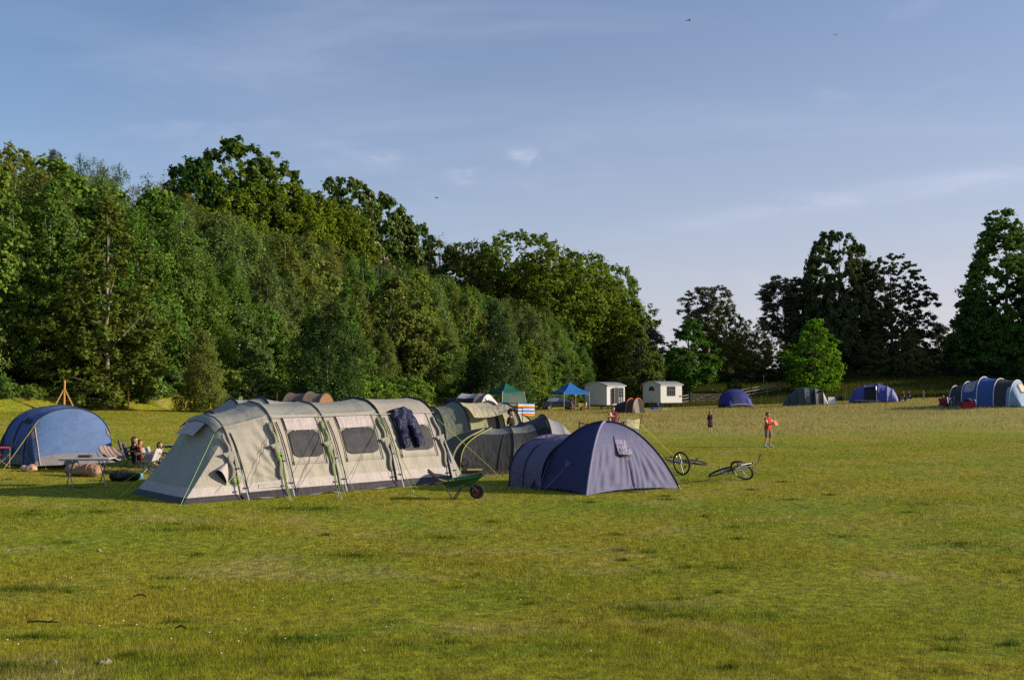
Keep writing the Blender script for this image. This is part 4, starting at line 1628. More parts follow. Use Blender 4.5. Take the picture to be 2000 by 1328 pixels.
# ---- grey tunnel tent with yellow piping behind it
def grey_yellow():
    G = fab('charcoal_tent', (.040, .042, .044), .3, 2.0, .10)
    GL = fab('light_grey_tent', (.26, .26, .29), .3, 2.2, .14)
    GO = fab('grey_olive_tent', (.10, .105, .09), .3, 2.0, .12)
    Y = mat('yellow_piping', (.36, .36, .09), .6, .1, 20)
    GR_ = fab('skylit_grey_roof', (.17, .175, .175), .3, 2.0, .12)  # lighter grey: sky light on the sloping roof put into the colour
    KS = mat('charcoal_sleeve', (.03, .03, .03), .7)
    # low porch with hoops that lean over to the right
    o = gp(930, 31.2)
    t = Tunnel('tunnel_tent', 'dark grey tunnel tent with yellow piping between the beige tent and the purple dome', (o.x, o.y), math.atan2(.22, 1.0),
               [(-.95, 1.45, 1.27, 1.15), (-.72, 1.48, 1.30, 1.15), (.75, 1.48, 1.32, .25), (1.7, 1.4, 1.4)], .82, .05)
    for i in range(3):
        q = t.bay(i)
        MB().grid(lambda u, v: q(u, .33 * v), 10, 12).build('side_panel', G, t.root)
        MB().grid(lambda u, v: q(u, .33 + .67 * v), 10, 18).build('roof_panel', GR_, t.root)
    t.sleeves(Y, .012, [0, 1])
    t.sleeves(KS, .016, [2])
    t.end_wall(0, -1.1, .9, GO, .04)
    q = t.bay(1)
    MB().tube([q(.12 + .3 * k / 6, .012) + Vector((0, -.06, .06)) for k in range(7)], .03, 6).build('yellow_hem', Y, t.root)
    MB().ring(q(.08, .04) + Vector((0, -.06, .12)), (0, 1, .3), .10, .018, 18, 6).build('loop', BLACKW, t.root)
    MB().tube([q(.75, .02 + .3 * k / 8) + Vector((0, -.02, 0)) for k in range(9)], .010, 5).build('seam', KS, t.root)
    # taller sleeping dome at its right
    o2 = gp(1052, 32.4)
    d = Tunnel('sleeping_dome', 'sleeping part', (o2.x, o2.y), math.atan2(.20, 1.0),
               [(-1.35, 1.1, 1.15), (-.55, 1.35, 1.42), (.12, 1.5, 1.66), (.62, 1.35, 1.45)], .72, .05)
    d.panels([G, G, GL], 28)
    d.sleeves(KS, .018, [1, 2])
    d.end_wall(0, -1.8, .9, G, .1)
    d.end_wall(3, 1.75, .8, GL, .1)
    f = d.bay(1)
    for uu in (.10, .92):
        MB().tube([f(uu, .25 + .10 * k / 8) + Vector((0, -.02, .012)) for k in range(9)], .012, 5).build('yellow_strap', Y, d.root)
    surf_patch(d.root, 'window_cover', fab('charcoal_flap', (.045, .046, .05), .5, 3, .05), f, .10, .92, .26, .37, .02, .1)
    bpy.context.view_layer.update()
    mtx = t.root.matrix_world.inverted() @ d.root.matrix_world
    for c in list(d.root.children):
        c.parent = t.root
        c.matrix_parent_inverse = Matrix.Identity(4)
        c.matrix_basis = mtx
    bpy.data.objects.remove(d.root)
    t.skirt(VAL, .12, 0, 3)


grey_yellow()


# ---- cream and olive tunnel tent
def cream_tent():
    C = fab('cream_tent', (.56, .50, .33), .4, 2.2, .18)
    O_ = fab('olive_cream_tent', (.33, .34, .20), .35, 2.2, .18)
    E = fab('green_grey_end', (.17, .19, .14), .35, 2.0, .15)
    o = gp(880, 38.0)
    az = math.atan2(.42, 1.0)
    t = Tunnel('tunnel_tent', 'cream and olive tunnel tent with a raised awning behind the large beige tent', (o.x, o.y), az,
               [(-.75, 1.7, 1.85), (.15, 1.85, 2.05), (1.5, 1.85, 2.05), (2.2, 1.75, 1.95), (2.9, 1.4, 1.5)], .66, .06)
    for i, (m, v0, v1) in enumerate(((E, 0, 1), (C, .36, 1), (O_, 0, 1), (O_, 0, 1))):
        f = t.bay(i)
        MB().grid(lambda u, v: f(u, v0 + (v1 - v0) * v), 10, 26).build('fabric_panel', m, t.root)
    t.sleeves(BLACKW, .03)
    f = t.end_wall(0, -1.35, .9, E, .06)
    t.end_wall(4, 3.6, .8, O_, .1)
    # inner wall with a dark doorway under the awning
    g = t.bay(1)
    MB().grid(lambda u, v: g(u, .36 * v) + Vector((0, .12, 0)), 8, 14).build('inner_wall', O_, t.root)
    surf_patch(t.root, 'doorway', DARKIN, lambda u, v: g(u, .36 * v) + Vector((0, .12, 0)), .60, .9, .12, .72, -.02, .15)
    a0 = g(0, .36)
    MB().grid(lambda u, v: g(u, .36).lerp(g(u, .36) + Vector((.15 + .2 * u, -.95, -.12 - .30 * (1 - u))), v) + Vector((0, 0, .10 * math.sin(math.pi * v) - .06 * math.sin(math.pi * u) * v)), 12, 10).build('awning', C, t.root)
    tip = g(1, .36) + Vector((.35, -.95, -.12))
    MB().tube([tip + Vector((.3, 0, .02)), Vector((tip.x + .3, tip.y, 0))], .014, 6).build('awning_pole', BLACKW, t.root)
    MB().tube([tip + Vector((-.2, 0, 0)), tip + Vector((.34, 0, .03))], .016, 6).build('awning_pole', BLACKW, t.root)
    surf_patch(t.root, 'clear_window', mat('clear_plastic', (.62, .62, .62), .18, .25, 9, .9, 14, spec=.8, wrinkle=.9, wscale=6), f, .06, .30, .08, .72, .03, .2)
    MB().tube([f(.30, .04 + .8 * k / 8) + Vector((-.02, 0, 0)) for k in range(9)], .014, 5).build('green_strap', GUY, t.root)
    MB().tube([f(.36, .02 + .95 * k / 8) + Vector((-.03, 0, 0)) for k in range(9)], .02, 5).build('strap', BLACKW, t.root)
    t.skirt(VAL, .15, 0, 4)
    bpy.context.view_layer.update()


cream_tent()


# ---- tents further back
def back_tents():
    # black, white and grey tunnel tent
    W_ = fab('white_tent', (.62, .60, .60), .3, 2.4, .15)
    K = fab('black_tent', (.02, .018, .022), .3, 2.0, .05)
    S = fab('silver_tent', (.40, .41, .43), .25, 2.0, .1)
    T_ = fab('taupe_tent', (.16, .14, .135), .3, 2.2, .1)
    o = gp(925, 66)
    t = Tunnel('tunnel_tent', 'black and silver tunnel tent with a white end next to the green gazebo', (o.x, o.y), math.atan2(-.35, 1.0),
               [(-1.6, 1.4, 1.7), (-.75, 1.6, 2.02), (.45, 1.6, 2.04), (1.0, 1.55, 1.98)], .7, .05)
    t.panels([K, None, T_], 26)
    f = t.bay(1)
    MB().grid(lambda u, v: f(u, .0 + .30 * v), 8, 8).build('side_panel', K, t.root)
    MB().grid(lambda u, v: f(u, .30 + .7 * v), 8, 16).build('roof_panel', S, t.root)
    t.sleeves(K, .03)
    g = t.end_wall(3, 2.3, .95, W_, .06)
    surf_patch(t.root, 'end_panel', fab('pink_white_panel', (.52, .47, .47), .3, 3, .1), g, .36, .64, .1, .86, .03, .2)
    MB().tube([g(.33, .02 + .95 * k / 8) + Vector((.03, 0, 0)) for k in range(9)], .025, 5).build('seam', T_, t.root)
    t.end_wall(0, -2.2, .85, K, .06)
    t.skirt(VAL, .15, 0, 3)
    # grey arch right behind the beige tent
    GA = fab('grey_back_tent', (.30, .30, .28), .3, 2.0, .12)
    o = gp(452, 34)
    t = Tunnel('tunnel_tent', 'grey hoop tent whose rounded top shows behind the left end of the beige tent', (o.x, o.y), math.atan2(.6, 1.0),
               [(-.7, 1.45, 1.80), (.0, 1.7, 2.2), (1.0, 1.75, 2.24), (2.2, 1.6, 2.1)], .7, .05)
    t.panels([GA, GA, GA], 26)
    t.sleeves(BLACKW, .035)
    t.end_wall(0, -1.6, .85, GA, .05)
    t.end_wall(3, 3.2, .85, GA, .05)
    surf_patch(t.root, 'roof_flap', fab('silver_flap', (.34, .34, .33), .8, 5, .1), t.bay(0), .1, .9, .30, .40, -.02)
    for xx in (.1, .16):
        MB().tube([t.bay(1)(xx, .38), t.bay(1)(xx, .38) + Vector((.02, 0, .22))], .012, 5).build('pole_tip', GUYP, t.root)
    # brown tent
    BR = fab('brown_tent', (.17, .125, .095), .35, 2.2, .12)
    BO = fab('rust_end', (.24, .12, .055), .3, 2.2, .12)
    o = gp(592, 48)
    t = Tunnel('tunnel_tent', 'brown hoop tent whose roof shows above the middle of the beige tent', (o.x, o.y), math.atan2(-.15, 1.0),
               [(-.6, 1.4, 2.05), (.35, 1.45, 2.12), (1.15, 1.4, 2.05)], .6, .05)
    t.panels([BR, BR], 24)
    t.sleeves(mat('brown_pole_sleeve', (.06, .05, .045), .7), .03)
    t.end_wall(0, -1.1, .9, BR)
    t.end_wall(2, 1.5, .9, BO)
    # black and orange tunnel tent beside the hut
    o = gp(1232, 99)
    BK = fab('black_orange_tent', (.035, .034, .036), .3, 2.0, .08)
    ORP = mat('orange_piping', (.62, .12, .03), .6, .1, 20)
    t = Tunnel('tunnel_tent', 'low black tent with orange piping between the two white huts', (o.x, o.y), math.atan2(-.55, 1.0),
               [(-1.3, 1.05, .95), (.0, 1.35, 1.45), (.75, 1.4, 1.45)], .75, .04)
    t.panels([BK, fab('dark_grey_porch', (.06, .058, .055), .3, 2, .1)], 24)
    t.sleeves(ORP, .035, [1, 2])
    t.end_wall(0, -1.9, .8, BK)
    g = t.end(2, 1.0, .95, .02)
    surf_patch(t.root, 'front_panel', fab('taupe_front', (.16, .15, .13), .3, 3, .1), g, .02, .45, .02, .98, .0)
    surf_patch(t.root, 'doorway', DARKIN, g, .45, .98, .02, .98, .0)
    bpy.context.view_layer.update()
    mi = t.root.matrix_world.inverted()
    ropes(t.root, 'guy_line', ORP, [(t.arch(0, .2), mi @ at(1176, 805)), (t.arch(2, .2), mi @ at(1236, 806))], .012)
    MB().box(mi @ (at(1184, 806) + Vector((0, 0, .05))), (.7, .3, .1)).build('pegged_flap', ORP, t.root)


back_tents()


def far_tents():
    # deep blue dome by the gate
    B1 = fab('deep_blue_tent', (.035, .042, .22), .3, 2.0, .15)
    B2 = fab('mid_blue_tent', (.07, .10, .33), .3, 2.0, .15)
    K = mat('black_skirt', (.012, .012, .018), .8)
    PL = mat('pale_trim', (.5, .5, .55), .6)
    o = gp(1433, 112)
    t = Tunnel('dome_tent', 'deep blue dome tent with a black skirt in front of the field gate', (o.x, o.y), math.atan2(.25, 1.0) - math.pi / 2,
               [(-1.0, 1.3, 1.3), (-.3, 1.7, 1.95), (.4, 1.8, 2.0), (1.1, 1.55, 1.6)], .75, .05)
    t.panels([B1, B1, B1], 26)
    t.sleeves(mat('navy_trim', (.02, .025, .10), .6), .03)
    f = t.end_wall(3, 1.9, 1.0, B1, .1)
    t.end_wall(0, -1.6, .9, B1, .1)
    MB().grid(lambda u, v: f(u, .24 * v) + Vector((.06 + .12 * (1 - v), 0, 0)), 24, 3).build('skirt', K, t.root)
    MB().grid(lambda u, v: f(u, .24 + .025 * v) + Vector((.07, 0, 0)), 24, 1).build('skirt_trim', PL, t.root)
    surf_patch(t.root, 'side_window', B2, f, .68, .80, .30, .75, -.04, .2)
    surf_patch(t.root, 'door_panel', fab('dark_blue_door', (.025, .03, .13), .3, 2, .1), f, .30, .52, .28, .9, -.03, .2)
    surf_patch(t.root, 'side_window', B2, f, .17, .25, .30, .65, -.04, .2)
    t.skirt(K, .4, 0, 3, .12)
    # grey green dome
    G1 = fab('slate_green_tent', (.065, .085, .085), .3, 2.2, .15)
    G2 = fab('slate_panel', (.13, .15, .15), .4, 2.6, .15)
    o = gp(1572, 108)
    t = Tunnel('dome_tent', 'slate green dome tent beside the white board on the far side', (o.x, o.y), math.atan2(-.2, 1.0),
               [(-1.7, .9, 1.1), (-.9, 1.6, 1.8), (-.2, 1.75, 1.98), (.9, 1.7, 1.9), (1.7, 1.4, 1.65)], .75, .05)
    t.panels([G1, G1, G1, G2], 26)
    t.sleeves(mat('dark_slate_trim', (.02, .025, .03), .6), .035)
    t.end_wall(0, -2.3, .9, G1, .1)
    t.end_wall(4, 2.3, .9, fab('white_flap', (.45, .46, .47), .4, 3, .15), .05)
    surf_patch(t.root, 'side_panel', G2, t.bay(2), .04, .5, .03, .33, -.03, .2)
    surf_patch(t.root, 'doorway', DARKIN, t.bay(2), .58, .98, .02, .40, -.03, .2)
    surf_patch(t.root, 'doorway', DARKIN, t.bay(3), .45, .98, .02, .36, -.03, .2)
    MB().grid(lambda u, v: t.bay(3)(.5 + .5 * u, .40) + Vector((.2 * v, -.7 * v, -.05 * v)), 5, 4).build('awning', G2, t.root)
    # violet blue frame tent
    V1 = fab('violet_blue_tent', (.075, .085, .36), .4, 2.4, .16)
    V2 = fab('violet_pale_panel', (.20, .21, .50), .6, 3.0, .16)
    o = gp(1703, 108)
    t = Tunnel('dome_tent', 'violet blue tent with an open dark door and a paler right half', (o.x, o.y), math.atan2(-.42, 1.0),
               [(-1.75, 1.2, 1.5), (-.75, 1.65, 1.85), (.65, 1.7, 2.05), (1.5, 1.65, 1.75), (2.0, 1.4, 1.5)], .66, .06)
    t.panels([V1, None, V1, V2], 26)
    f = t.bay(1)
    MB().grid(lambda u, v: f(u, .33 + .67 * v), 8, 18).build('roof_panel', V1, t.root)
    MB().grid(lambda u, v: f(u, .33 * v) + Vector((0, .1, 0)), 8, 8).build('inner_wall', fab('violet_inner', (.05, .055, .2), .3, 2, .1), t.root)
    surf_patch(t.root, 'doorway', DARKIN, f, .1, .8, .0, .32, -.04)
    MB().grid(lambda u, v: f(u, .34) + Vector((0, -.55 * v, .06 * math.sin(3.14 * u) - .12 * v)), 8, 4).build('awning', V1, t.root)
    t.sleeves(mat('violet_trim', (.05, .055, .2), .6), .03)
    t.end_wall(0, -2.35, .9, V1, .1)
    g = t.end_wall(4, 2.6, 1.0, V2, .1)
    surf_patch(t.root, 'window', fab('slate_blue_window', (.08, .10, .3), .3, 3, .1), t.bay(2), .35, .85, .17, .29, -.03, .2)
    MB().tube([f(.86, .30) + Vector((0, -.35, 0)), Vector((f(.86, 0).x + .1, -2.0, 0))], .03, 6).build('awning_pole', ALU, t.root)
    t.skirt(K, .22, 0, 4, .1)
    MB().grid(lambda u, v: Vector((-1.7 + 2.6 * u, -1.86, .22 + .05 * v)), 6, 1).build('skirt_trim', PL, t.root)
    # long blue and grey tunnel at the right edge
    D1 = fab('dark_grey_bay', (.045, .045, .06), .3, 2.2, .12)
    D2 = fab('bright_blue_bay', (.05, .11, .34), .35, 2.2, .18)
    D3 = fab('pale_blue_end', (.22, .34, .52), .45, 2.6, .2)
    WT = mat('white_trim', (.62, .62, .60), .6, .08, 10)
    o = gp(1893, 88)
    t = Tunnel('tunnel_tent', 'long blue and grey five hoop tunnel tent at the right edge', (o.x, o.y), math.atan2(-1.05, 1.0),
               [(-1.3, 1.2, 1.7, .1), (-.1, 1.5, 2.05), (1.25, 1.75, 2.45), (2.6, 1.7, 2.3), (3.8, 1.6, 2.15, .15)], .6, .10)
    t.panels([D1, D2, D2, D1], 28)
    t.sleeves(WT, .032)
    t.end_wall(0, -2.3, .9, D1, .1)
    g = t.end_wall(4, 4.8, .95, D3, .05)
    surf_patch(t.root, 'window', fab('pale_window', (.36, .36, .38), .3, 3, .15), t.bay(1), .12, .85, .12, .34, -.03, .2)
    surf_patch(t.root, 'window_blind', fab('cream_blind', (.55, .48, .40), .5, 4, .1), g, .40, .62, .55, .84, .05, .1)
    surf_patch(t.root, 'window', fab('navy_window', (.02, .03, .09), .3, 3, .1), g, .36, .66, .50, .86, .03, .1)
    surf_patch(t.root, 'side_flap', D3, t.bay(3), .78, 1.0, .0, .2, -.04)


far_tents()
#--TENTS-END--
#--OBJECTS--
# ------------------------------------------------------------------ people
SKIN = mat('skin', (.50, .27, .17), .55, .06, 12, spec=.35)
EYE = mat('eye_dark', (.03, .02, .02), .3)
LIP = mat('lip', (.36, .13, .11), .5)


def capsule_mesh(caps, vox):
    """one continuous skin round tapered capsules (p0, r0, p1, r1)"""
    b = MB()
    for c in caps:
        if len(c) == 2:
            b.ball(c[0], c[1], 0, 14, 10)
            continue
        p0, r0, p1, r1 = c
        p0, p1 = Vector(p0), Vector(p1)
        d = p1 - p0
        L = d.length
        if L < 1e-6:
            b.ball(p0, r0, 0, 12, 8)
            continue
        q = d / L
        pts, rs = [], []
        for k in range(4):
            a = math.pi / 2 * k / 4
            pts.append(p0 - q * r0 * math.cos(a))
            rs.append(max(r0 * math.sin(a), .0008))
        pts += [p0, p0.lerp(p1, .5), p1]
        rs += [r0, (r0 + r1) / 2, r1]
        for k in range(1, 5):
            a = math.pi / 2 * k / 4
            pts.append(p1 + q * r1 * math.sin(a))
            rs.append(max(r1 * math.cos(a), .0008))
        b.tube(pts, rs, 10, 0)
    me = bpy.data.meshes.new('tmp')
    me.from_pydata(b.V, [], b.F)
    o = bpy.data.objects.new('tmp', me)
    col.objects.link(o)
    m = o.modifiers.new('r', 'REMESH')
    m.mode = 'VOXEL'
    m.voxel_size = vox
    s = o.modifiers.new('s', 'SMOOTH')
    s.iterations = 3
    s.factor = .5
    dg = bpy.context.evaluated_depsgraph_get()
    out = bpy.data.meshes.new_from_object(o.evaluated_get(dg))
    bpy.data.objects.remove(o)
    bpy.data.meshes.remove(me)
    out.polygons.foreach_set('use_smooth', [True] * len(out.polygons))
    return out


def cap_obj(name, caps, m, root, vox):
    me = capsule_mesh(caps, vox)
    me.name = name
    me.materials.clear()
    me.materials.append(m)
    return addobj(name, me, root)


def person(label, loc, rz, height, J, clothes, hair, vox=.014, head_turn=0.0, fem=False):
    """J: joints in metres for a body of height 1.75 facing +X with +Y to its left; missing ones mirror or default"""
    k = height / 1.75
    D = dict(pel=(0, 0, .95), chest=(.01, 0, 1.30), neck=(.0, 0, 1.47), head=(.02, 0, 1.615),
             shL=(0, .18, 1.41), elL=(-.02, .24, 1.12), wrL=(.06, .26, .88), shR=(0, -.18, 1.41), elR=(-.02, -.24, 1.12), wrR=(.06, -.26, .88),
             hiL=(0, .09, .92), knL=(.02, .10, .50), anL=(-.01, .10, .085), hiR=(0, -.09, .92), knR=(.02, -.10, .50), anR=(-.01, -.10, .085))
    D.update(J)
    P = {a: Vector(v) for a, v in D.items()}
    root = thing('person', label, 'person', loc, rz)
    root.scale = (k, k, k)
    hd = P['head']
    ct, st = math.cos(head_turn), math.sin(head_turn)

    def hp(x, y, z):
        return hd + Vector((x * ct - y * st, x * st + y * ct, z))
    caps = []
    # trunk
    for s in (-1, 1):
        y = Vector((0, s, 0))
        caps += [(P['pel'] + y * .065, .11, P['pel'].lerp(P['chest'], .5) + y * .05, .095), (P['pel'].lerp(P['chest'], .5) + y * .05, .095, P['chest'] + y * .075, .105),
                 (P['chest'] + y * .07 + Vector((0, 0, .06)), .095, P['sh' + ('L' if s > 0 else 'R')], .062)]
    caps.append((P['chest'], .10, P['neck'], .058))
    caps.append((P['neck'], .054, hd + Vector((-.015, 0, -.05)), .052))
    # head: skull, jaw, nose, ears
    caps += [(hp(-.02, 0, .035), .088, hp(.012, 0, .03), .080), (hp(.02, 0, -.03), .064, hp(.045, 0, -.078), .036), (hp(.035, 0, .0), .066, hp(.04, 0, -.04), .052),
             (hp(.088, 0, .008), .010, hp(.106, 0, -.022), .014), (hp(-.005, .082, .0), .018, hp(-.012, .088, -.02), .012), (hp(-.005, -.082, .0), .018, hp(-.012, -.088, -.02), .012)]
    for s in 'LR':
        caps += [(P['sh' + s], .054, P['el' + s], .040), (P['el' + s], .039, P['wr' + s], .026)]
        caps += [(P['hi' + s], .088, P['kn' + s], .055), (P['kn' + s], .054, P['kn' + s].lerp(P['an' + s], .35), .055), (P['kn' + s].lerp(P['an' + s], .35), .055, P['an' + s], .036)]
        toe = P.get('to' + s, P['an' + s] + Vector((.16, .02 if s == 'L' else -.02, -.05)))
        caps += [(P['an' + s] + Vector((-.03, 0, -.045)), .036, toe, .026)]
        # hand: palm, four fingers of unequal length with a bend, thumb from the side of the palm
        w, e = P['wr' + s], P['el' + s]
        d = (w - e).normalized()
        sd = d.cross(Vector((0, 0, 1)) if abs(d.z) < .8 else Vector((1, 0, 0))).normalized()
        if abs(d.z) >= .8:
            sd = Vector((1, 0, 0)) - d * d.x
            sd.normalize()
        inn = sd.cross(d).normalized()
        if inn.dot(P['pel'] + Vector((0, 0, .2)) - w) < 0:
            inn = -inn
        pc = w + d * .055
        caps += [(w + d * .015 + sd * .012, .022, w + d * .075 + sd * .022, .019), (w + d * .015 - sd * .012, .022, w + d * .072 - sd * .024, .017)]
        for q, (o_, ln) in enumerate(((.030, .070), (.010, .082), (-.010, .076), (-.029, .058))):
            b0 = w + d * .085 + sd * o_
            b1 = b0 + d * ln * .5 + inn * ln * .12
            b2 = b1 + d * ln * .4 + inn * ln * .38
            caps += [(b0, .0095, b1, .009), (b1, .009, b2, .0075)]
        t0 = w + d * .035 + sd * .03
        t1 = t0 + d * .03 + sd * .026 + inn * .012
        caps += [(t0, .013, t1, .010), (t1, .010, t1 + d * .032 + inn * .012, .008)]
    me = capsule_mesh(caps, vox)
    me.name = 'body'
    me.materials.clear()
    for m in (SKIN, EYE, LIP):
        me.materials.append(m)
    bm = bmesh.new()
    bm.from_mesh(me)
    for y in (-.033, .033):
        r = bmesh.ops.create_uvsphere(bm, u_segments=8, v_segments=6, radius=.012, matrix=Matrix.Translation(hp(.084, y, .012)))
        for v in r['verts']:
            for f in v.link_faces:
                f.material_index = 1
    r = bmesh.ops.create_uvsphere(bm, u_segments=8, v_segments=6, radius=.5, matrix=Matrix.Translation(hp(.078, 0, -.055)) @ Matrix.Diagonal((.018, .046, .014, 1)))
    for v in r['verts']:
        for f in v.link_faces:
            f.material_index = 2
    bm.to_mesh(me)
    bm.free()
    addobj('body', me, root)
    for spec in clothes:
        kind, m = spec[0], spec[1]
        g = []
        if kind in ('shirt', 'vest', 'dress', 'jacket'):
            ex = .022
            for s in (-1, 1):
                y = Vector((0, s, 0))
                g += [(P['pel'] + y * .065 + Vector((0, 0, .0)), .112 + ex, P['pel'].lerp(P['chest'], .5) + y * .05, .10 + ex), (P['pel'].lerp(P['chest'], .5) + y * .05, .10 + ex, P['chest'] + y * .075, .107 + ex),
                      (P['chest'] + y * .07 + Vector((0, 0, .06)), .095 + ex, P['sh' + ('L' if s > 0 else 'R')], .062 + ex * .8)]
            g.append((P['chest'], .10 + ex, P['chest'].lerp(P['neck'], .8), .066))
            fr = {'shirt': .55, 'vest': .12, 'dress': .5, 'jacket': .95}[kind]
            if len(spec) > 2:
                fr = spec[2]
            for s in 'LR':
                a = P['sh' + s]
                if fr > .9:
                    g += [(a, .066, P['el' + s], .054), (P['el' + s], .054, P['el' + s].lerp(P['wr' + s], .92), .042)]
                else:
                    g += [(a, .068, a.lerp(P['el' + s], fr), .060)]
            if kind == 'dress':
                for s in 'LR':
                    q = P['hi' + s].lerp(P['kn' + s], .8)
                    g += [(P['hi' + s], .13, q, .135)]
                g += [(P['pel'], .15, P['pel'] + (P['knL'] + P['knR'] - P['hiL'] - P['hiR']) * .32, .16)]
        elif kind in ('shorts', 'trousers'):
            fr = .88 if kind == 'shorts' else 2
            g += [(P['pel'] + Vector((0, .06, .04)), .128, P['pel'] + Vector((0, -.06, .04)), .128)]
            for s in 'LR':
                if kind == 'shorts':
                    g += [(P['hi' + s], .112, P['hi' + s].lerp(P['kn' + s], fr), .094)]
                else:
                    g += [(P['hi' + s], .108, P['kn' + s], .078), (P['kn' + s], .078, P['an' + s] + Vector((0, 0, .03)), .060)]
        elif kind == 'shoes':
            for s in 'LR':
                toe = P.get('to' + s, P['an' + s] + Vector((.16, .02 if s == 'L' else -.02, -.05)))
                g += [(P['an' + s] + Vector((-.04, 0, -.04)), .047, toe, .038), (P['an' + s] + Vector((0, 0, .0)), .046, P['an' + s] + Vector((.03, 0, -.03)), .046)]
        elif kind == 'cap':
            g += [(hp(-.02, 0, .065), .094, hp(.0, 0, .07), .09), (hp(.07, -.03, .07), .018, hp(.15, 0, .055), .012), (hp(.07, .03, .07), .018, hp(.15, 0, .055), .012), (hp(.08, 0, .072), .02, hp(.155, 0, .056), .014)]
        elif kind == 'hat':
            g += [(hp(-.02, 0, .06), .095, hp(-.01, 0, .12), .078)]
            for q in range(20):
                a = q * math.pi / 10
                g += [(hp(-.01, 0, .055) + Vector((.07 * math.cos(a), .07 * math.sin(a), 0)), .02, hp(-.01, 0, .03) + Vector((.185 * math.cos(a), .185 * math.sin(a), 0)), .018)]
        elif kind == 'glasses':
            g += [(hp(.085, -.036, .012), .018, hp(.088, -.02, .012), .016), (hp(.085, .036, .012), .018, hp(.088, .02, .012), .016), (hp(.09, -.02, .018), .007, hp(.09, .02, .018), .007),
                  (hp(.08, -.055, .014), .006, hp(.0, -.086, .016), .006), (hp(.08, .055, .014), .006, hp(.0, .086, .016), .006)]
        nm = {'shirt': 'shirt', 'vest': 'top', 'dress': 'dress', 'jacket': 'jacket', 'shorts': 'shorts', 'trousers': 'trousers', 'shoes': 'shoes', 'cap': 'cap', 'hat': 'sun_hat', 'glasses': 'sunglasses'}[kind]
        cap_obj(nm, g, m, root, vox if kind != 'glasses' else min(vox, .008))
    if hair:
        hm, ln = hair
        g = [(hp(-.035, 0, .055), .092, hp(-.005, 0, .075), .082), (hp(-.05, .035, .02), .075, hp(-.05, -.035, .02), .075)]
        if ln > 0:
            for y in (-.06, -.02, .02, .06):
                g.append((hp(-.06, y, .0), .05, hp(-.065, y * 1.1, -ln), .03))
        if ln > .1:
            for y in (-.075, .075):
                g.append((hp(-.02, y, .02), .034, hp(-.02, y * 1.05, -ln * .8), .024))
        cap_obj('hair', g, hm, root, vox)
    return root


BROWNH = mat('brown_hair', (.085, .042, .022), .6, .3, 30)
DARKH = mat('dark_hair', (.03, .018, .012), .6, .3, 30)
FAIRH = mat('fair_hair', (.22, .12, .06), .6, .3, 30)


def cloth(name, c):
    return fab(name, c, .4, 6, .05, .75, .12)


SIT = dict(pel=(0, 0, .50), chest=(-.08, 0, .84), neck=(-.09, 0, 1.01), head=(-.06, 0, 1.16), shL=(-.09, .18, .96), shR=(-.09, -.18, .96),
           elL=(.05, .23, .70), elR=(.05, -.23, .70), wrL=(.27, .16, .66), wrR=(.27, -.16, .66), hiL=(.02, .09, .48), hiR=(.02, -.09, .48),
           knL=(.43, .11, .52), knR=(.43, -.11, .52), anL=(.46, .11, .09), anR=(.46, -.11, .09))


# ------------------------------------------------------------------ camp furniture
STEEL = mat('chair_steel', (.30, .30, .31), .4, .1, 20, metal=.6)
DSTEEL = mat('dark_chair_steel', (.05, .05, .055), .45, .1, 20, metal=.3)


def camp_chair(label, loc, rz, cm, steel=DSTEEL, group=None, back=.86, wide=.52, name='camp_chair'):
    """folding chair facing +X"""
    r = thing(name, label, 'chair', loc, rz, group)
    w = wide / 2
    MB().grid(lambda u, v: Vector((.24 - .46 * v, (u - .5) * 2 * w, .42 - .03 * v - .06 * math.sin(math.pi * u) * math.sin(math.pi * (.15 + .8 * v)))), 8, 8).build('seat', cm, r)
    MB().grid(lambda u, v: Vector((-.20 - .14 * v - .05 * math.sin(math.pi * u), (u - .5) * 2 * w, .40 + (back - .40) * v - .03 * math.sin(math.pi * u) * v)), 8, 8).build('backrest', cm, r)
    for s in (-1, 1):
        MB().tube([(.26, s * w, .62), (.0, s * w, .635), (-.24, s * w, .62)], [.022, .026, .022], 6).build('armrest', cm, r)
        MB().tube([(-.20, s * w, .40), (-.35, s * w, back + .02)], .011, 6).build('back_post', steel, r)
        MB().tube([(.27, s * w, .0), (.26, s * w, .62)], .010, 6).build('leg', steel, r)
        MB().tube([(-.28, s * w, .0), (.25, s * w, .42)], .010, 6).build('leg', steel, r)
        MB().tube([(.27, s * w, .03), (-.22, s * w, .40)], .010, 6).build('cross_strut', steel, r)
        MB().tube([(.27 if s > 0 else -.28, -w, .02), (.25 if s > 0 else -.20, w, .40)], .009, 6).build('cross_strut', steel, r)
    return r


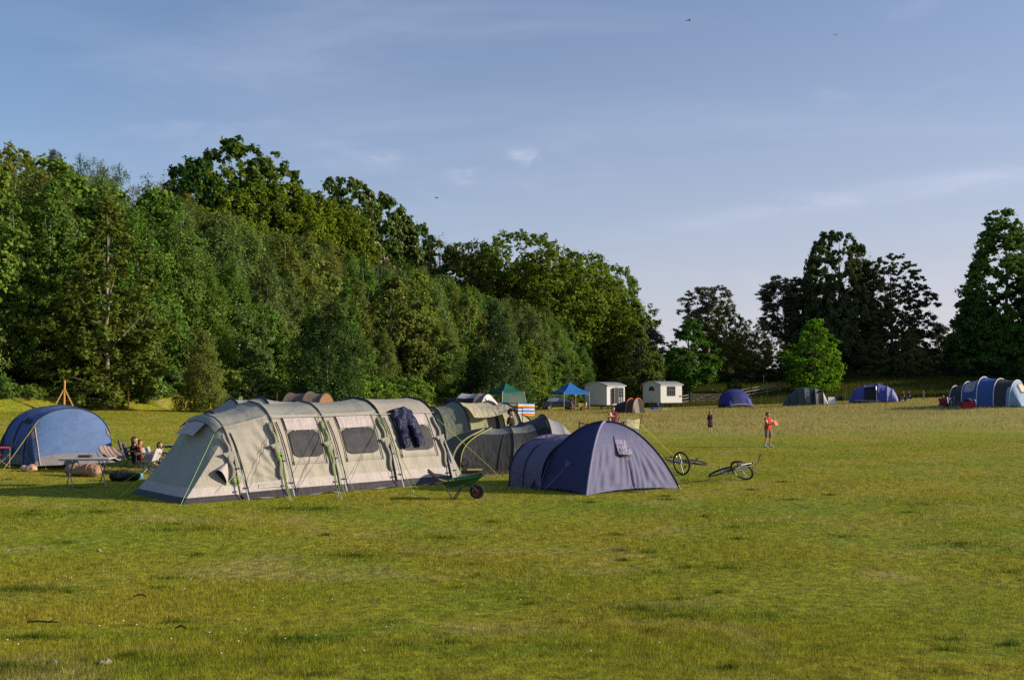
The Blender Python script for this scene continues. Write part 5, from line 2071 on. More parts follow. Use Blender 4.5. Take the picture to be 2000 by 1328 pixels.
def left_camp():
    # woman with a child on her lap
    g0 = at(262, 921)
    hz = R(8)
    camp_chair('dark grey camp chair with the woman in sunglasses sitting in it', g0, hz, fab('dark_chair_cloth', (.045, .045, .06), .4, 4, .1))
    person('person in black top and sunglasses sitting with a child on the lap', g0 + Vector((.06, 0, -.12)), hz, 1.60, dict(SIT, wrL=(.30, .05, .74), wrR=(.30, -.10, .72)),
           [('shirt', cloth('black_top', (.015, .014, .016)), .35), ('trousers', cloth('dark_jeans', (.03, .035, .06))), ('shoes', cloth('dark_shoe', (.02, .02, .02))), ('glasses', BLACKW)], (BROWNH, .16), .011)
    person('small child in red and orange clothes sitting on the lap of the woman', g0 + Vector((.25, -.10, .14)), hz + R(8), 1.12, dict(SIT, anL=(.60, .11, .18), anR=(.60, -.11, .16)),
           [('shirt', cloth('red_top', (.42, .04, .03)), .3), ('shorts', cloth('orange_skirt', (.55, .12, .04)))], (BROWNH, .10), .010)
    g1 = at(308, 925)
    camp_chair('pale grey camp chair facing the woman, holding the younger girl', g1 + Vector((-.05, 0, 0)), R(-6), fab('pale_chair_cloth', (.42, .40, .38), .4, 4, .15), STEEL, back=.80)
    person('girl in dark top sitting in the pale grey camp chair with her head turned right', g1 + Vector((.06, .1, -.02)), R(-4), 1.30, dict(SIT),
           [('shirt', cloth('black_girl_top', (.02, .02, .025)), .5), ('trousers', cloth('green_leggings', (.05, .09, .07))), ('shoes', cloth('dark_shoe', (.02, .02, .02)))], (BROWNH, .13), .011, head_turn=R(-10))
    camp_chair('light folding chair standing empty between the woman and the girl', at(290, 926), R(175), fab('white_chair_cloth', (.55, .54, .53), .4, 4, .15), STEEL, back=.78)
    camp_chair('blue camp chair half hidden behind the left end of the large beige tent', at(331, 910), R(190), fab('blue_chair_cloth', (.06, .10, .20), .4, 4, .1), DSTEEL, back=.92)
    camp_chair('navy camp chair with its empty back turned to the blue tent, left of the woman', at(244, 915) + Vector((0, .4, 0)), R(20), fab('navy_chair_cloth', (.05, .05, .09), .4, 4, .1), DSTEEL, back=.90)
    camp_chair('red camp chair at the left edge of the field beside the blue tent', at(-8, 915), R(60), fab('red_chair_cloth', (.40, .03, .03), .4, 4, .1), STEEL, back=.80)
    # padded moon chair, brown and beige stripes
    g = at(214, 924)
    r = thing('moon_chair', 'padded low moon chair with brown and beige stripes beside the folding table', 'chair', g, R(-20))
    m, N, L = newmat('striped_padding')
    b = N['Principled BSDF']
    b.inputs['Roughness'].default_value = .85
    tc = N.new('ShaderNodeTexCoord')
    wv = N.new('ShaderNodeTexWave')
    wv.bands_direction = 'Y'
    wv.inputs['Scale'].default_value = 2.6
    wv.inputs['Distortion'].default_value = 1.2
    L.new(tc.outputs['Object'], wv.inputs['Vector'])
    rp = N.new('ShaderNodeValToRGB')
    rp.color_ramp.elements[0].color = (.11, .075, .07, 1)
    rp.color_ramp.elements[1].color = (.30, .205, .17, 1)
    rp.color_ramp.elements[0].position = .35
    rp.color_ramp.elements[1].position = .6
    L.new(wv.outputs['Color'], rp.inputs[0])
    L.new(rp.outputs[0], b.inputs['Base Color'])
    bk = fab('dark_chair_back', (.02, .02, .025), .4, 4, .0)
    tilt = Matrix.Rotation(R(30), 3, 'Y')

    def dish(u, v, o):
        a, q = 2 * math.pi * u, v
        x, y = .40 * q * math.cos(a), .40 * q * math.sin(a)
        z = .20 * q * q + .012 * math.sin(9 * a) * q + o
        return tilt @ Vector((x, y, z)) + Vector((-.02, 0, .44))
    MB().grid(lambda u, v: dish(u, v, .05 * (1 - v ** 4)), 30, 10).build('seat_pad', m, r)
    MB().grid(lambda u, v: dish(u, v, -.01), 30, 8).build('seat_shell', bk, r)
    MB().tube([dish(k / 28, 1.0, 0) for k in range(29)], .014, 6).build('rim_frame', STEEL, r)
    for s in (-1, 1):
        MB().tube([(.32, s * .26, 0), (-.22, s * .32, .62)], .012, 6).build('leg', STEEL, r)
        MB().tube([(-.34, s * .28, 0), (.26, s * .30, .40)], .012, 6).build('leg', STEEL, r)
    MB().tube([(.32, -.26, .02), (.32, .26, .02)], .010, 6).build('foot_bar', STEEL, r)
    MB().tube([(-.34, -.28, .02), (-.34, .28, .02)], .010, 6).build('foot_bar', STEEL, r)
    # folding table
    g = at(170, 949)
    r = thing('folding_table', 'grey folding camp table on crossed metal legs in front of the blue tent', 'table', g, R(4))
    TOP = mat('grey_table_top', (.42, .44, .46), .45, .08, 8)
    ZT = .71
    for sx in (-1, 1):
        MB().box((sx * .315, 0, ZT), (.62, .62, .028)).build('table_top', TOP, r, False)
    for sx in (-.55, .28):
        for sy in (-1, 1):
            MB().tube([(sx - sy * .20 + .10, sy * .27, ZT - .02), (sx + sy * .20 + .12, -sy * .33, 0)], .015, 7).build('leg', STEEL, r)
    for sy in (-1, 1):
        MB().tube([(-.62, sy * .29, ZT - .03), (.62, sy * .29, ZT - .03)], .012, 6).build('frame_rail', STEEL, r)
    t = at(163, 949)
    b = MB()
    b.tube([(-.17, 0, .0), (-.17, 0, .05), (.17, 0, .05), (.17, 0, .0)], .02, 6)
    b.box((0, .02, .022), (.30, .20, .04))
    o = b.build('camping_stove', mat('dark_tin', (.08, .07, .06), .5))
    o.location = (g.x - .10, g.y + .08, g.z + ZT + .016)
    tag(o, 'flat dark camping stove lying on the grey folding table', 'stove')
    # rolled bag under the table
    m = fab('tan_bag_cloth', (.30, .185, .13), .7, 3, .02, .8, .2)
    r = thing('duffel_bag', 'lumpy tan rolled bag lying on the grass under the folding table', 'bag', at(150, 933) + Vector((0, .45, 0)), R(-9))

    def lump(u, v):
        a = 2 * math.pi * u
        x = (v - .5) * 1.12
        e = max(0, 1 - abs(2 * v - 1) ** 5) ** .5
        q = .205 * e * (1 + .10 * math.sin(7 * v + 2) + .07 * math.sin(3 * a + 9 * v) + .04 * math.sin(15 * v + 2 * a))
        return Vector((x, q * math.cos(a), .185 + q * .9 * math.sin(a)))
    MB().grid(lump, 24, 26).build('bag_body', m, r)
    MB().tube([lump(u / 8 * .5, .30) * 1.0 + Vector((0, 0, .01)) for u in range(9)], .014, 5).build('strap', mat('tan_strap', (.30, .17, .12), .8), r)
    MB().tube([lump(u / 8 * .5, .68) * 1.0 + Vector((0, 0, .01)) for u in range(9)], .014, 5).build('strap', mat('tan_strap', (.30, .17, .12), .8), r)
    # black holdall and a bright carton in front of the chairs
    r = thing('holdall', 'black holdall lying open on the grass in front of the camp chairs', 'bag', at(244, 939), R(-4))
    K = fab('black_bag_cloth', (.015, .016, .022), .7, 4, .0)

    def lump2(u, v):
        a = 2 * math.pi * u
        x = (v - .5) * .86
        e = max(0, 1 - abs(2 * v - 1) ** 6) ** .5
        q = .16 * e * (1 + .10 * math.sin(5 * v + 1) + .08 * math.sin(3 * a + 7 * v))
        return Vector((x, q * 1.2 * math.cos(a), .13 + q * .8 * math.sin(a)))
    MB().grid(lump2, 20, 20).build('bag_body', K, r)
    MB().tube([(-.2, -.12, .2), (-.12, -.18, .32), (.12, -.18, .32), (.2, -.12, .2)], .012, 5).build('handle', BLACKW, r)
    g = at(270, 937)
    m = mat('carton_print', (.25, .55, .60), .5, .6, 14)
    MBo = MB().prism([(-.09, 0), (.09, 0), (.11, .10), (.06, .20), (-.05, .16), (-.10, .09)], -.05, .05)
    o = MBo.build('carton', m, None, False)
    o.location = g
    o.rotation_euler = (0, .3, .5)
    tag(o, 'small turquoise and yellow carton leaning on the black holdall', 'carton')
    # bundle by the tent door, blue box inside
    r = thing('cloth_bundle', 'crumpled cream and red cloth bundle on the grass by the door of the blue tent', 'bundle', at(56, 921), 0)
    MB().grid(lambda u, v: Vector(((v - .5) * .5, .14 * math.cos(6.283 * u) * max(0, 1 - abs(2 * v - 1) ** 3) ** .5, .09 + .11 * math.sin(6.283 * u) * max(0, 1 - abs(2 * v - 1) ** 3) ** .5 * (1 + .3 * math.sin(9 * v + 5 * u)))), 18, 16).build('bundle_cloth', mat('patterned_cloth', (.42, .28, .20), .8, .7, 9), r)
    MB().ball((.12, -.09, .10), (.06, .05, .05), 0, 12, 8).build('red_cloth', mat('red_patch_cloth', (.28, .07, .05), .8, .3, 9), r)
    o = MB().box((0, 0, .15), (.34, .26, .26)).box((0, 0, .295), (.37, .29, .03)).tube([(-.14, 0, .31), (-.10, 0, .37), (.10, 0, .37), (.14, 0, .31)], .012, 6).build('cool_box', mat('blue_plastic', (.03, .10, .32), .4), None, False)
    o.location = at(50, 917) + Vector((0, .35, 0))
    tag(o, 'blue cool box standing in the shade at the side door of the blue tent', 'cool box')


left_camp()


# ------------------------------------------------------------------ wheelbarrow
def wheelbarrow():
    G = mat('green_barrow_paint', (.010, .075, .028), .45, .25, 5, .1, 30)
    K = mat('black_rubber', (.018, .018, .018), .85, .2, 20)
    RED = mat('red_hub', (.05, .012, .012), .6)
    W = at(932, 974)
    r = thing('wheelbarrow', 'green wheelbarrow with a black wheel standing before the large beige tent', 'wheelbarrow', W, R(5))
    # local: wheel at origin, handles towards -X and a little away from the camera
    wr = .17
    MB().ring((0, 0, wr), (0, 1, 0), wr - .045, .045, 30, 10).build('tyre', K, r)
    b = MB()
    b.tube([(0, -.035, wr), (0, .035, wr)], .10, 18)
    b.tube([(0, -.06, wr), (0, .06, wr)], .02, 10)
    b.build('hub', RED, r)
    # tray: loft from the floor outline to the flared rim
    lo = [(-.12, .14), (-.62, .19), (-.62, -.19), (-.12, -.14)]
    hi = [(.14, .26), (-.80, .32), (-.80, -.32), (.14, -.26)]
    zl = [.33, .28, .28, .33]
    zh = [.545, .40, .40, .545]

    def ringp(k, f, o=0.0):
        a, c = lo[k % 4], hi[k % 4]
        return Vector((a[0] + (c[0] - a[0]) * f, (a[1] + (c[1] - a[1]) * f) * (1 - o), zl[k % 4] + (zh[k % 4] - zl[k % 4]) * f + o * .05))
    b = MB()
    for o in (0, .03):
        for k in range(4):
            b.grid(lambda u, v: ringp(k, v, o).lerp(ringp(k + 1, v, o), u), 6, 4)
        b.grid(lambda u, v: ringp(0, 0, o).lerp(ringp(1, 0, o), u).lerp(ringp(3, 0, o).lerp(ringp(2, 0, o), u), v), 4, 4)
    b.build('tray', G, r, True, 30)
    MB().tube([ringp(k, 1) for k in (0, 1, 2, 3, 0)], .013, 6).build('tray_rim', G, r)
    F = mat('black_tube', (.03, .03, .032), .5, .1, 20, metal=.3)
    for s in (-1, 1):
        MB().tube([(.0, s * .065, wr), (-.12, s * .12, .30), (-.62, s * .22, .27), (-.84, s * .27, .42), (-1.06, s * .30, .60)], .016, 8).build('handle_tube', F, r)
        MB().tube([(-.97, s * .288, .53), (-1.12, s * .302, .65)], .024, 8).build('grip', mat('brown_grip', (.05, .028, .02), .8), r)
        MB().tube([(-.34, s * .20, .28), (-.52, s * .21, .0), (-.56, s * .21, .0), (-.70, s * .23, .30)], .014, 7).build('leg', F, r)
    MB().tube([(-.54, -.21, .02), (-.54, .21, .02)], .012, 6).build('leg_bar', F, r)
    o = MB()
    for k in range(7):
        a = Vector((rnd.uniform(-.70, -.45), rnd.uniform(-.2, .2), rnd.uniform(.34, .38)))
        o.tube([a, a + Vector((rnd.uniform(-.25, .25), rnd.uniform(-.1, .1), rnd.uniform(.02, .09)))], .022, 6)
    s = o.build('firewood', mat('split_wood', (.36, .19, .12), .9, .3, 9))
    s.matrix_world = r.matrix_basis.copy()
    s.location = W
    s.rotation_euler = r.rotation_euler
    tag(s, 'few reddish sticks of firewood lying in the green wheelbarrow', 'firewood')


wheelbarrow()


# ------------------------------------------------------------------ bicycles
def bicycle(label, frame_c, accent, pos, rz, roll, steer, face=1):
    K = mat('bike_tyre', (.015, .015, .015), .85)
    RIM = mat('bike_rim', (.30, .30, .31), .35, .1, 10, metal=.8)
    BK = mat('bike_black', (.02, .02, .022), .45)
    FR = mat('frame_' + label.split()[0], frame_c, .35, .08, 6, spec=.5)
    AC = mat('accent_' + label.split()[0], accent, .35, .08, 6, spec=.5)
    r = thing('bicycle', label, 'bicycle', pos, 0)
    ra, fa, bb = Vector((0, 0, .34)), Vector((1.06, 0, .34)), Vector((.44, 0, .30))
    st, ht, hb = Vector((.30, 0, .78)), Vector((.84, 0, .88)), Vector((.89, 0, .74))
    b = MB()
    for p, q, w in ((bb, st, .017), (st, ht, .018), (bb, hb, .022)):
        b.tube([p, q], w, 9)
    for s in (-1, 1):
        b.tube([bb, ra + Vector((0, s * .06, 0))], .010, 7)
        b.tube([st, ra + Vector((0, s * .06, 0))], .009, 7)
    b.build('frame', FR, r)
    b = MB()
    b.tube([ht + Vector((-.012, 0, .03)), hb + Vector((.01, 0, -.03))], .024, 9)
    b.tube([bb.lerp(hb, .3), bb.lerp(hb, .85)], .0235, 9)
    b.build('frame_panel', AC, r)
    ax = (ht - hb).normalized()
    M3 = Matrix.Translation(hb) @ Matrix.Rotation(steer, 4, ax) @ Matrix.Translation(-hb)

    def wheel(c, mtx):
        w = MB().ring(c, (0, 1, 0), .318, .024, 40, 8)
        w.V = [tuple(mtx @ Vector(v)) for v in w.V]
        wo = w.build('tyre', K, r)
        b = MB().ring(c, (0, 1, 0), .292, .011, 40, 6)
        b.tube([c + Vector((0, -.045, 0)), c + Vector((0, .045, 0))], .022, 8)
        for k in range(18):
            a = k * 2 * math.pi / 18
            b.tube([c + Vector((0, .03 * (-1) ** k, 0)), c + Vector((.29 * math.cos(a), 0, .29 * math.sin(a)))], .0022, 4)
        b.V = [tuple(mtx @ Vector(v)) for v in b.V]
        b.build('wheel_rim', RIM, r)
    wheel(ra, Matrix.Identity(4))
    wheel(fa, M3)
    b = MB()
    for s in (-1, 1):
        b.tube([hb + Vector((.01, s * .05, -.05)), fa + Vector((0, s * .055, 0))], .015, 8)
    b.tube([hb + Vector((.01, -.06, -.05)), hb + Vector((.01, .06, -.05))], .018, 8)
    b.V = [tuple(M3 @ Vector(v)) for v in b.V]
    b.build('fork', AC, r)
    b = MB()
    b.tube([ht, ht + ax * .07, ht + ax * .08 + Vector((.07, 0, 0))], .016, 8)
    b.tube([ht + ax * .08 + Vector((.02, -.31, .02)), ht + ax * .08 + Vector((.07, -.12, 0)), ht + ax * .08 + Vector((.07, .12, 0)), ht + ax * .08 + Vector((.02, .31, .02))], .013, 8)
    b.V = [tuple(M3 @ Vector(v)) for v in b.V]
    b.build('handlebar', BK, r)
    for s in (-1, 1):
        b = MB().tube([ht + ax * .08 + Vector((.02, s * .20, .015)), ht + ax * .08 + Vector((.02, s * .33, .02))], .019, 8)
        b.tube([ht + ax * .07 + Vector((.05, s * .18, .0)), ht + ax * .05 + Vector((.13, s * .25, -.01))], .007, 6)
        b.V = [tuple(M3 @ Vector(v)) for v in b.V]
        b.build('grip', BK, r)
    MB().tube([st, st + Vector((-.035, 0, .13))], .013, 8).build('seat_post', RIM, r)
    b = MB()
    b.grid(lambda u, v: Vector((.13 - .27 * v, (u - .5) * (.05 + .11 * v ** 2) * 1.0, .93 - .03 * abs(2 * u - 1) ** 2 - .01 * math.sin(3.14 * v))), 8, 10)
    b.grid(lambda u, v: Vector((.13 - .27 * v, (u - .5) * (.05 + .11 * v ** 2) * .9, .895 - .0 * u)), 8, 10)
    b.V = [(x + .14, y, z) for x, y, z in b.V]
    b.build('saddle', BK, r)
    b = MB().ring(bb + Vector((0, -.06, 0)), (0, 1, 0), .085, .008, 28, 5)
    b.tube([bb + Vector((0, -.07, 0)), bb + Vector((0, .07, 0))], .02, 8)
    for s in (-1, 1):
        e = bb + Vector((s * .12, -s * .08, s * .11))
        b.tube([bb + Vector((0, -s * .07, 0)), e], .011, 6)
    b.build('crank', RIM, r)
    for s in (-1, 1):
        e = bb + Vector((s * .12, -s * .13, s * .11))
        MB().box(e, (.09, .10, .022)).build('pedal', BK, r, False)
    MB().tube([bb + Vector((0, -.06, .085)), ra + Vector((0, -.06, .04))], .006, 5).tube([bb + Vector((0, -.06, -.085)), ra + Vector((0, -.06, -.04))], .006, 5).build('chain', BK, r)
    r.rotation_mode = 'XYZ'
    r.rotation_euler = (Matrix.Rotation(rz, 3, 'Z') @ Matrix.Rotation(roll, 3, 'X')).to_euler()
    bpy.context.view_layer.update()
    lo = 9
    for c in r.children:
        for v in c.data.vertices:
            p = c.matrix_world @ v.co
            lo = min(lo, p.z - h(p.x, p.y))
    r.location.z -= lo - .005
    return r


bicycle('black mountain bicycle lying beside the purple dome with its front wheel standing up', (.02, .02, .024), (.06, .06, .065), at(1380, 925), R(236), R(80), R(80))
bicycle('white and teal bicycle lying with its handlebar upright, right of the black one', (.03, .04, .05), (.55, .62, .64), at(1388, 941), R(46), R(66), R(-55))


# ------------------------------------------------------------------ people on the field
def field_people():
    # boy in red about to throw a disc
    p = at(1500, 873)
    red = cloth('red_shirt', (.62, .03, .02))
    boy = person('boy in a red vest and grey shorts throwing a red disc', p, R(-48), 1.50,
                 dict(chest=(.03, 0, 1.31), elL=(.18, .24, 1.20), wrL=(.38, .10, 1.22), elR=(.16, -.25, 1.17), wrR=(.40, -.16, 1.17), knL=(.05, .16, .50), anL=(-.02, .22, .085), knR=(.03, -.16, .50), anR=(-.03, -.22, .085), hiL=(0, .10, .92), hiR=(0, -.10, .92)),
                 [('shirt', cloth('white_sleeve', (.66, .58, .58)), .62), ('vest', red, .05), ('shorts', cloth('grey_shorts', (.20, .17, .15))), ('shoes', cloth('white_shoe', (.65, .60, .58)))], (DARKH, .02), .012)
    for c in boy.children:
        if c.name.startswith('top'):
            c.scale = (1.06, 1.05, 1.0)
    d = MB()
    d.tube([(0, 0, -.012), (0, 0, .0), (0, 0, .014), (0, 0, .018)], [.135, .14, .125, .02], 28)
    o = d.build('flying_disc', mat('red_disc', (.75, .05, .03), .35))
    bpy.context.view_layer.update()
    o.location = boy.matrix_world @ Vector((.53, -.10, 1.24))
    o.rotation_euler = (R(62), R(20), R(30))
    tag(o, 'red flying disc in the hands of the boy in red', 'disc')
    # girl in purple top
    p = at(1387, 846)
    person('girl in a purple top and short navy skirt standing alone on the field', p, R(-60), 1.30, dict(wrL=(.12, .24, .86), wrR=(.02, -.27, .84)),
           [('shirt', cloth('purple_top', (.10, .03, .10)), .9), ('dress', cloth('navy_skirt', (.015, .015, .03)), .05)], (BROWNH, .10), .012)
    # man in black cap walking behind the tents
    g = gp(997, 35.6)
    person('man in a black cap and black t-shirt walking behind the dark grey tent', g, R(-12), 1.80, dict(elR=(-.06, -.25, 1.14), wrR=(.10, -.25, .92), knL=(.14, .1, .50), anL=(.10, .1, .09), knR=(-.04, -.1, .5), anR=(-.22, -.1, .14)),
           [('shirt', cloth('black_tshirt', (.015, .014, .016)), .5), ('trousers', cloth('blue_jeans', (.05, .07, .13))), ('shoes', cloth('dark_shoe', (.02, .02, .02))), ('cap', cloth('black_cap', (.015, .015, .017)))], (DARKH, .02), .013)
    # person in maroon standing behind the purple dome
    g = gp(1197, 52)
    person('person in a maroon t-shirt standing behind the mesh windbreak', g, R(-75), 1.68, dict(elR=(-.05, -.26, 1.14), wrR=(.0, -.24, .90), elL=(-.05, .26, 1.14), wrL=(.12, .20, .92)),
           [('shirt', cloth('maroon_tshirt', (.16, .015, .035)), .55), ('trousers', cloth('dark_trousers', (.03, .03, .04))), ('shoes', cloth('dark_shoe', (.02, .02, .02)))], (BROWNH, .02), .013)
    # two seated behind the purple tent
    g = gp(1189, 37)
    person('person in a straw sun hat seated behind the top of the purple dome', g + Vector((0, 0, .40)), R(-120), 1.65, dict(SIT), [('shirt', cloth('dark_blouse', (.05, .03, .03)), .3), ('trousers', cloth('tan_trousers', (.30, .22, .15))), ('hat', mat('straw', (.60, .42, .22), .9, .2, 60, .4, 120))], (DARKH, .08), .012)
    camp_chair('dark camp chair under the person in the straw hat', g + Vector((0, 0, .04)), R(-120), fab('dark_chair_cloth', (.045, .045, .06), .4, 4, .1), DSTEEL)
    g = gp(1207, 37.6)
    person('bare shouldered child leaning beside the person in the straw hat', g + Vector((0, 0, .62)), R(-150), 1.15, dict(SIT, wrR=(.18, -.05, 1.02), elR=(.12, -.2, .86)), [('vest', cloth('dark_vest', (.05, .03, .03)), .05), ('shorts', cloth('dark_short', (.04, .03, .04)))], (BROWNH, .05), .012, head_turn=R(20))
    camp_chair('camp chair under the bare shouldered child', g + Vector((0, 0, .04)), R(-150), fab('navy_chair_cloth', (.05, .05, .09), .4, 4, .1), DSTEEL, back=.8)


field_people()


def mesh_windbreak():
    MS = mat('grey_mesh', (.16, .16, .13), .8, .2, 30, alpha=.75)
    g0, g1 = gp(1131, 40), gp(1218, 40.5)
    r = thing('mesh_windbreak', 'grey mesh windbreak on black posts behind the purple dome', 'windbreak', g0)
    d = g1 - g0
    H_ = 1.22
    MB().grid(lambda u, v: d * u + Vector((0, 0, .1 + (H_ - .1) * v - .10 * math.sin(math.pi * u) * v)), 14, 6).build('mesh_panel', MS, r)
    MB().tube([d * (k / 14) + Vector((0, 0, H_ - .10 * math.sin(math.pi * k / 14))) for k in range(15)], .016, 6).build('top_hem', BLACKW, r)
    for q in (0, 1):
        MB().tube([d * q, d * q + Vector((0, 0, H_ + .06))], .022, 7).build('post', BLACKW, r)
    # cream camp chair with a printed landscape on its back
    g = gp(1226, 43)
    m = fab('cream_print_cloth', (.50, .46, .30), .5, 4, .25, .7, .35)
    c = camp_chair('cream camp chair with a grey printed back, right of the mesh windbreak', g + Vector((0, 0, .0)), R(125), m, DSTEEL, back=1.30, wide=.78)
    m2 = mat('chair_print', (.16, .20, .15), .8, .8, 5)
    MB().grid(lambda u, v: Vector((-.265 - .10 * v - .05 * math.sin(math.pi * u), (u - .5) * .70, .66 + .26 * v * (.3 + .7 * math.sin(2.6 * u + .3)))), 10, 4).build('printed_band', m2, c)
    MB().tube([(-.36, -.39, 1.30), (-.40, -.42, 1.46)], .016, 6).build('post_tip', BLACKW, c)
    # yellow storm rope
    a = pt(1243, 822, 37.5)
    e = at(1322, 897)
    r = thing('storm_rope', 'bright yellow guy rope running down to a peg behind the bicycles', 'rope', e)
    MB().tube([a - e, (a - e) * .45, Vector((0, 0, .02))], .014, 6).build('rope', ROPEY, r)
    MB().tube([Vector((.03, -.03, -.05)), Vector((-.02, .02, .12))], .012, 6).build('peg', ALU, r)
    a2 = pt(1238, 862, 37.5)
    e2 = at(1318, 905)
    r = thing('guy_rope', 'second yellow rope running close beside the purple dome', 'rope', e2)
    MB().tube([a2 - e2, Vector((0, 0, .02))], .010, 6).build('rope', ROPEY, r)
    MB().tube([Vector((.03, -.03, -.05)), Vector((-.02, .02, .12))], .012, 6).build('peg', ALU, r)


mesh_windbreak()


# ------------------------------------------------------------------ gazebos, windbreak, huts
def gazebo(label, px, d, size, rz, eave, top, cm, splay=0.0, walls=None, name='gazebo'):
    g = gp(px, d)
    r = thing(name, label, 'gazebo', g, rz)
    s = size / 2
    cs = [(-s, -s), (s, -s), (s, s), (-s, s)]
    b = MB()
    for k in range(4):
        a, c = cs[k], cs[(k + 1) % 4]

        def f(u, v):
            p = Vector((a[0] + (c[0] - a[0]) * u, a[1] + (c[1] - a[1]) * u, 0)) * (1 - v)
            p.z = eave + (top - eave) * (v ** 1.0 - .30 * math.sin(math.pi * v) * .5) - .05 * math.sin(math.pi * u) * (1 - v)
            return p
        b.grid(f, 10, 10)
    b.build('canopy', cm, r, True, 30)
    for k in range(4):
        a, c = cs[k], cs[(k + 1) % 4]
        MB().grid(lambda u, v: Vector((a[0] + (c[0] - a[0]) * u, a[1] + (c[1] - a[1]) * u, eave - .26 * v - .05 * math.sin(math.pi * u) * (1 - v) + .004)) * 1.0, 10, 2).build('valance', cm, r)
    P_ = mat('gazebo_pole', (.50, .48, .42), .45, .1, 10, metal=.4)
    for a in cs:
        MB().tube([(a[0] * (1 + splay), a[1] * (1 + splay), 0), (a[0] * .985, a[1] * .985, eave)], .032, 6).build('pole', P_, r)
    for k in range(4):
        a, c = cs[k], cs[(k + 1) % 4]
        b = MB()
        n = 4
        for q in range(n):
            u0, u1 = q / n, (q + 1) / n
            A = Vector((a[0] + (c[0] - a[0]) * u0, a[1] + (c[1] - a[1]) * u0, 0)) * .97
            B = Vector((a[0] + (c[0] - a[0]) * u1, a[1] + (c[1] - a[1]) * u1, 0)) * .97
            z0, z1 = (eave - .05, eave - .35) if q % 2 else (eave - .35, eave - .05)
            b.tube([A + Vector((0, 0, z0)), B + Vector((0, 0, z1))], .012, 5)
        b.build('truss', P_, r)
    if walls:
        walls(r, cs, eave, splay)
    return r


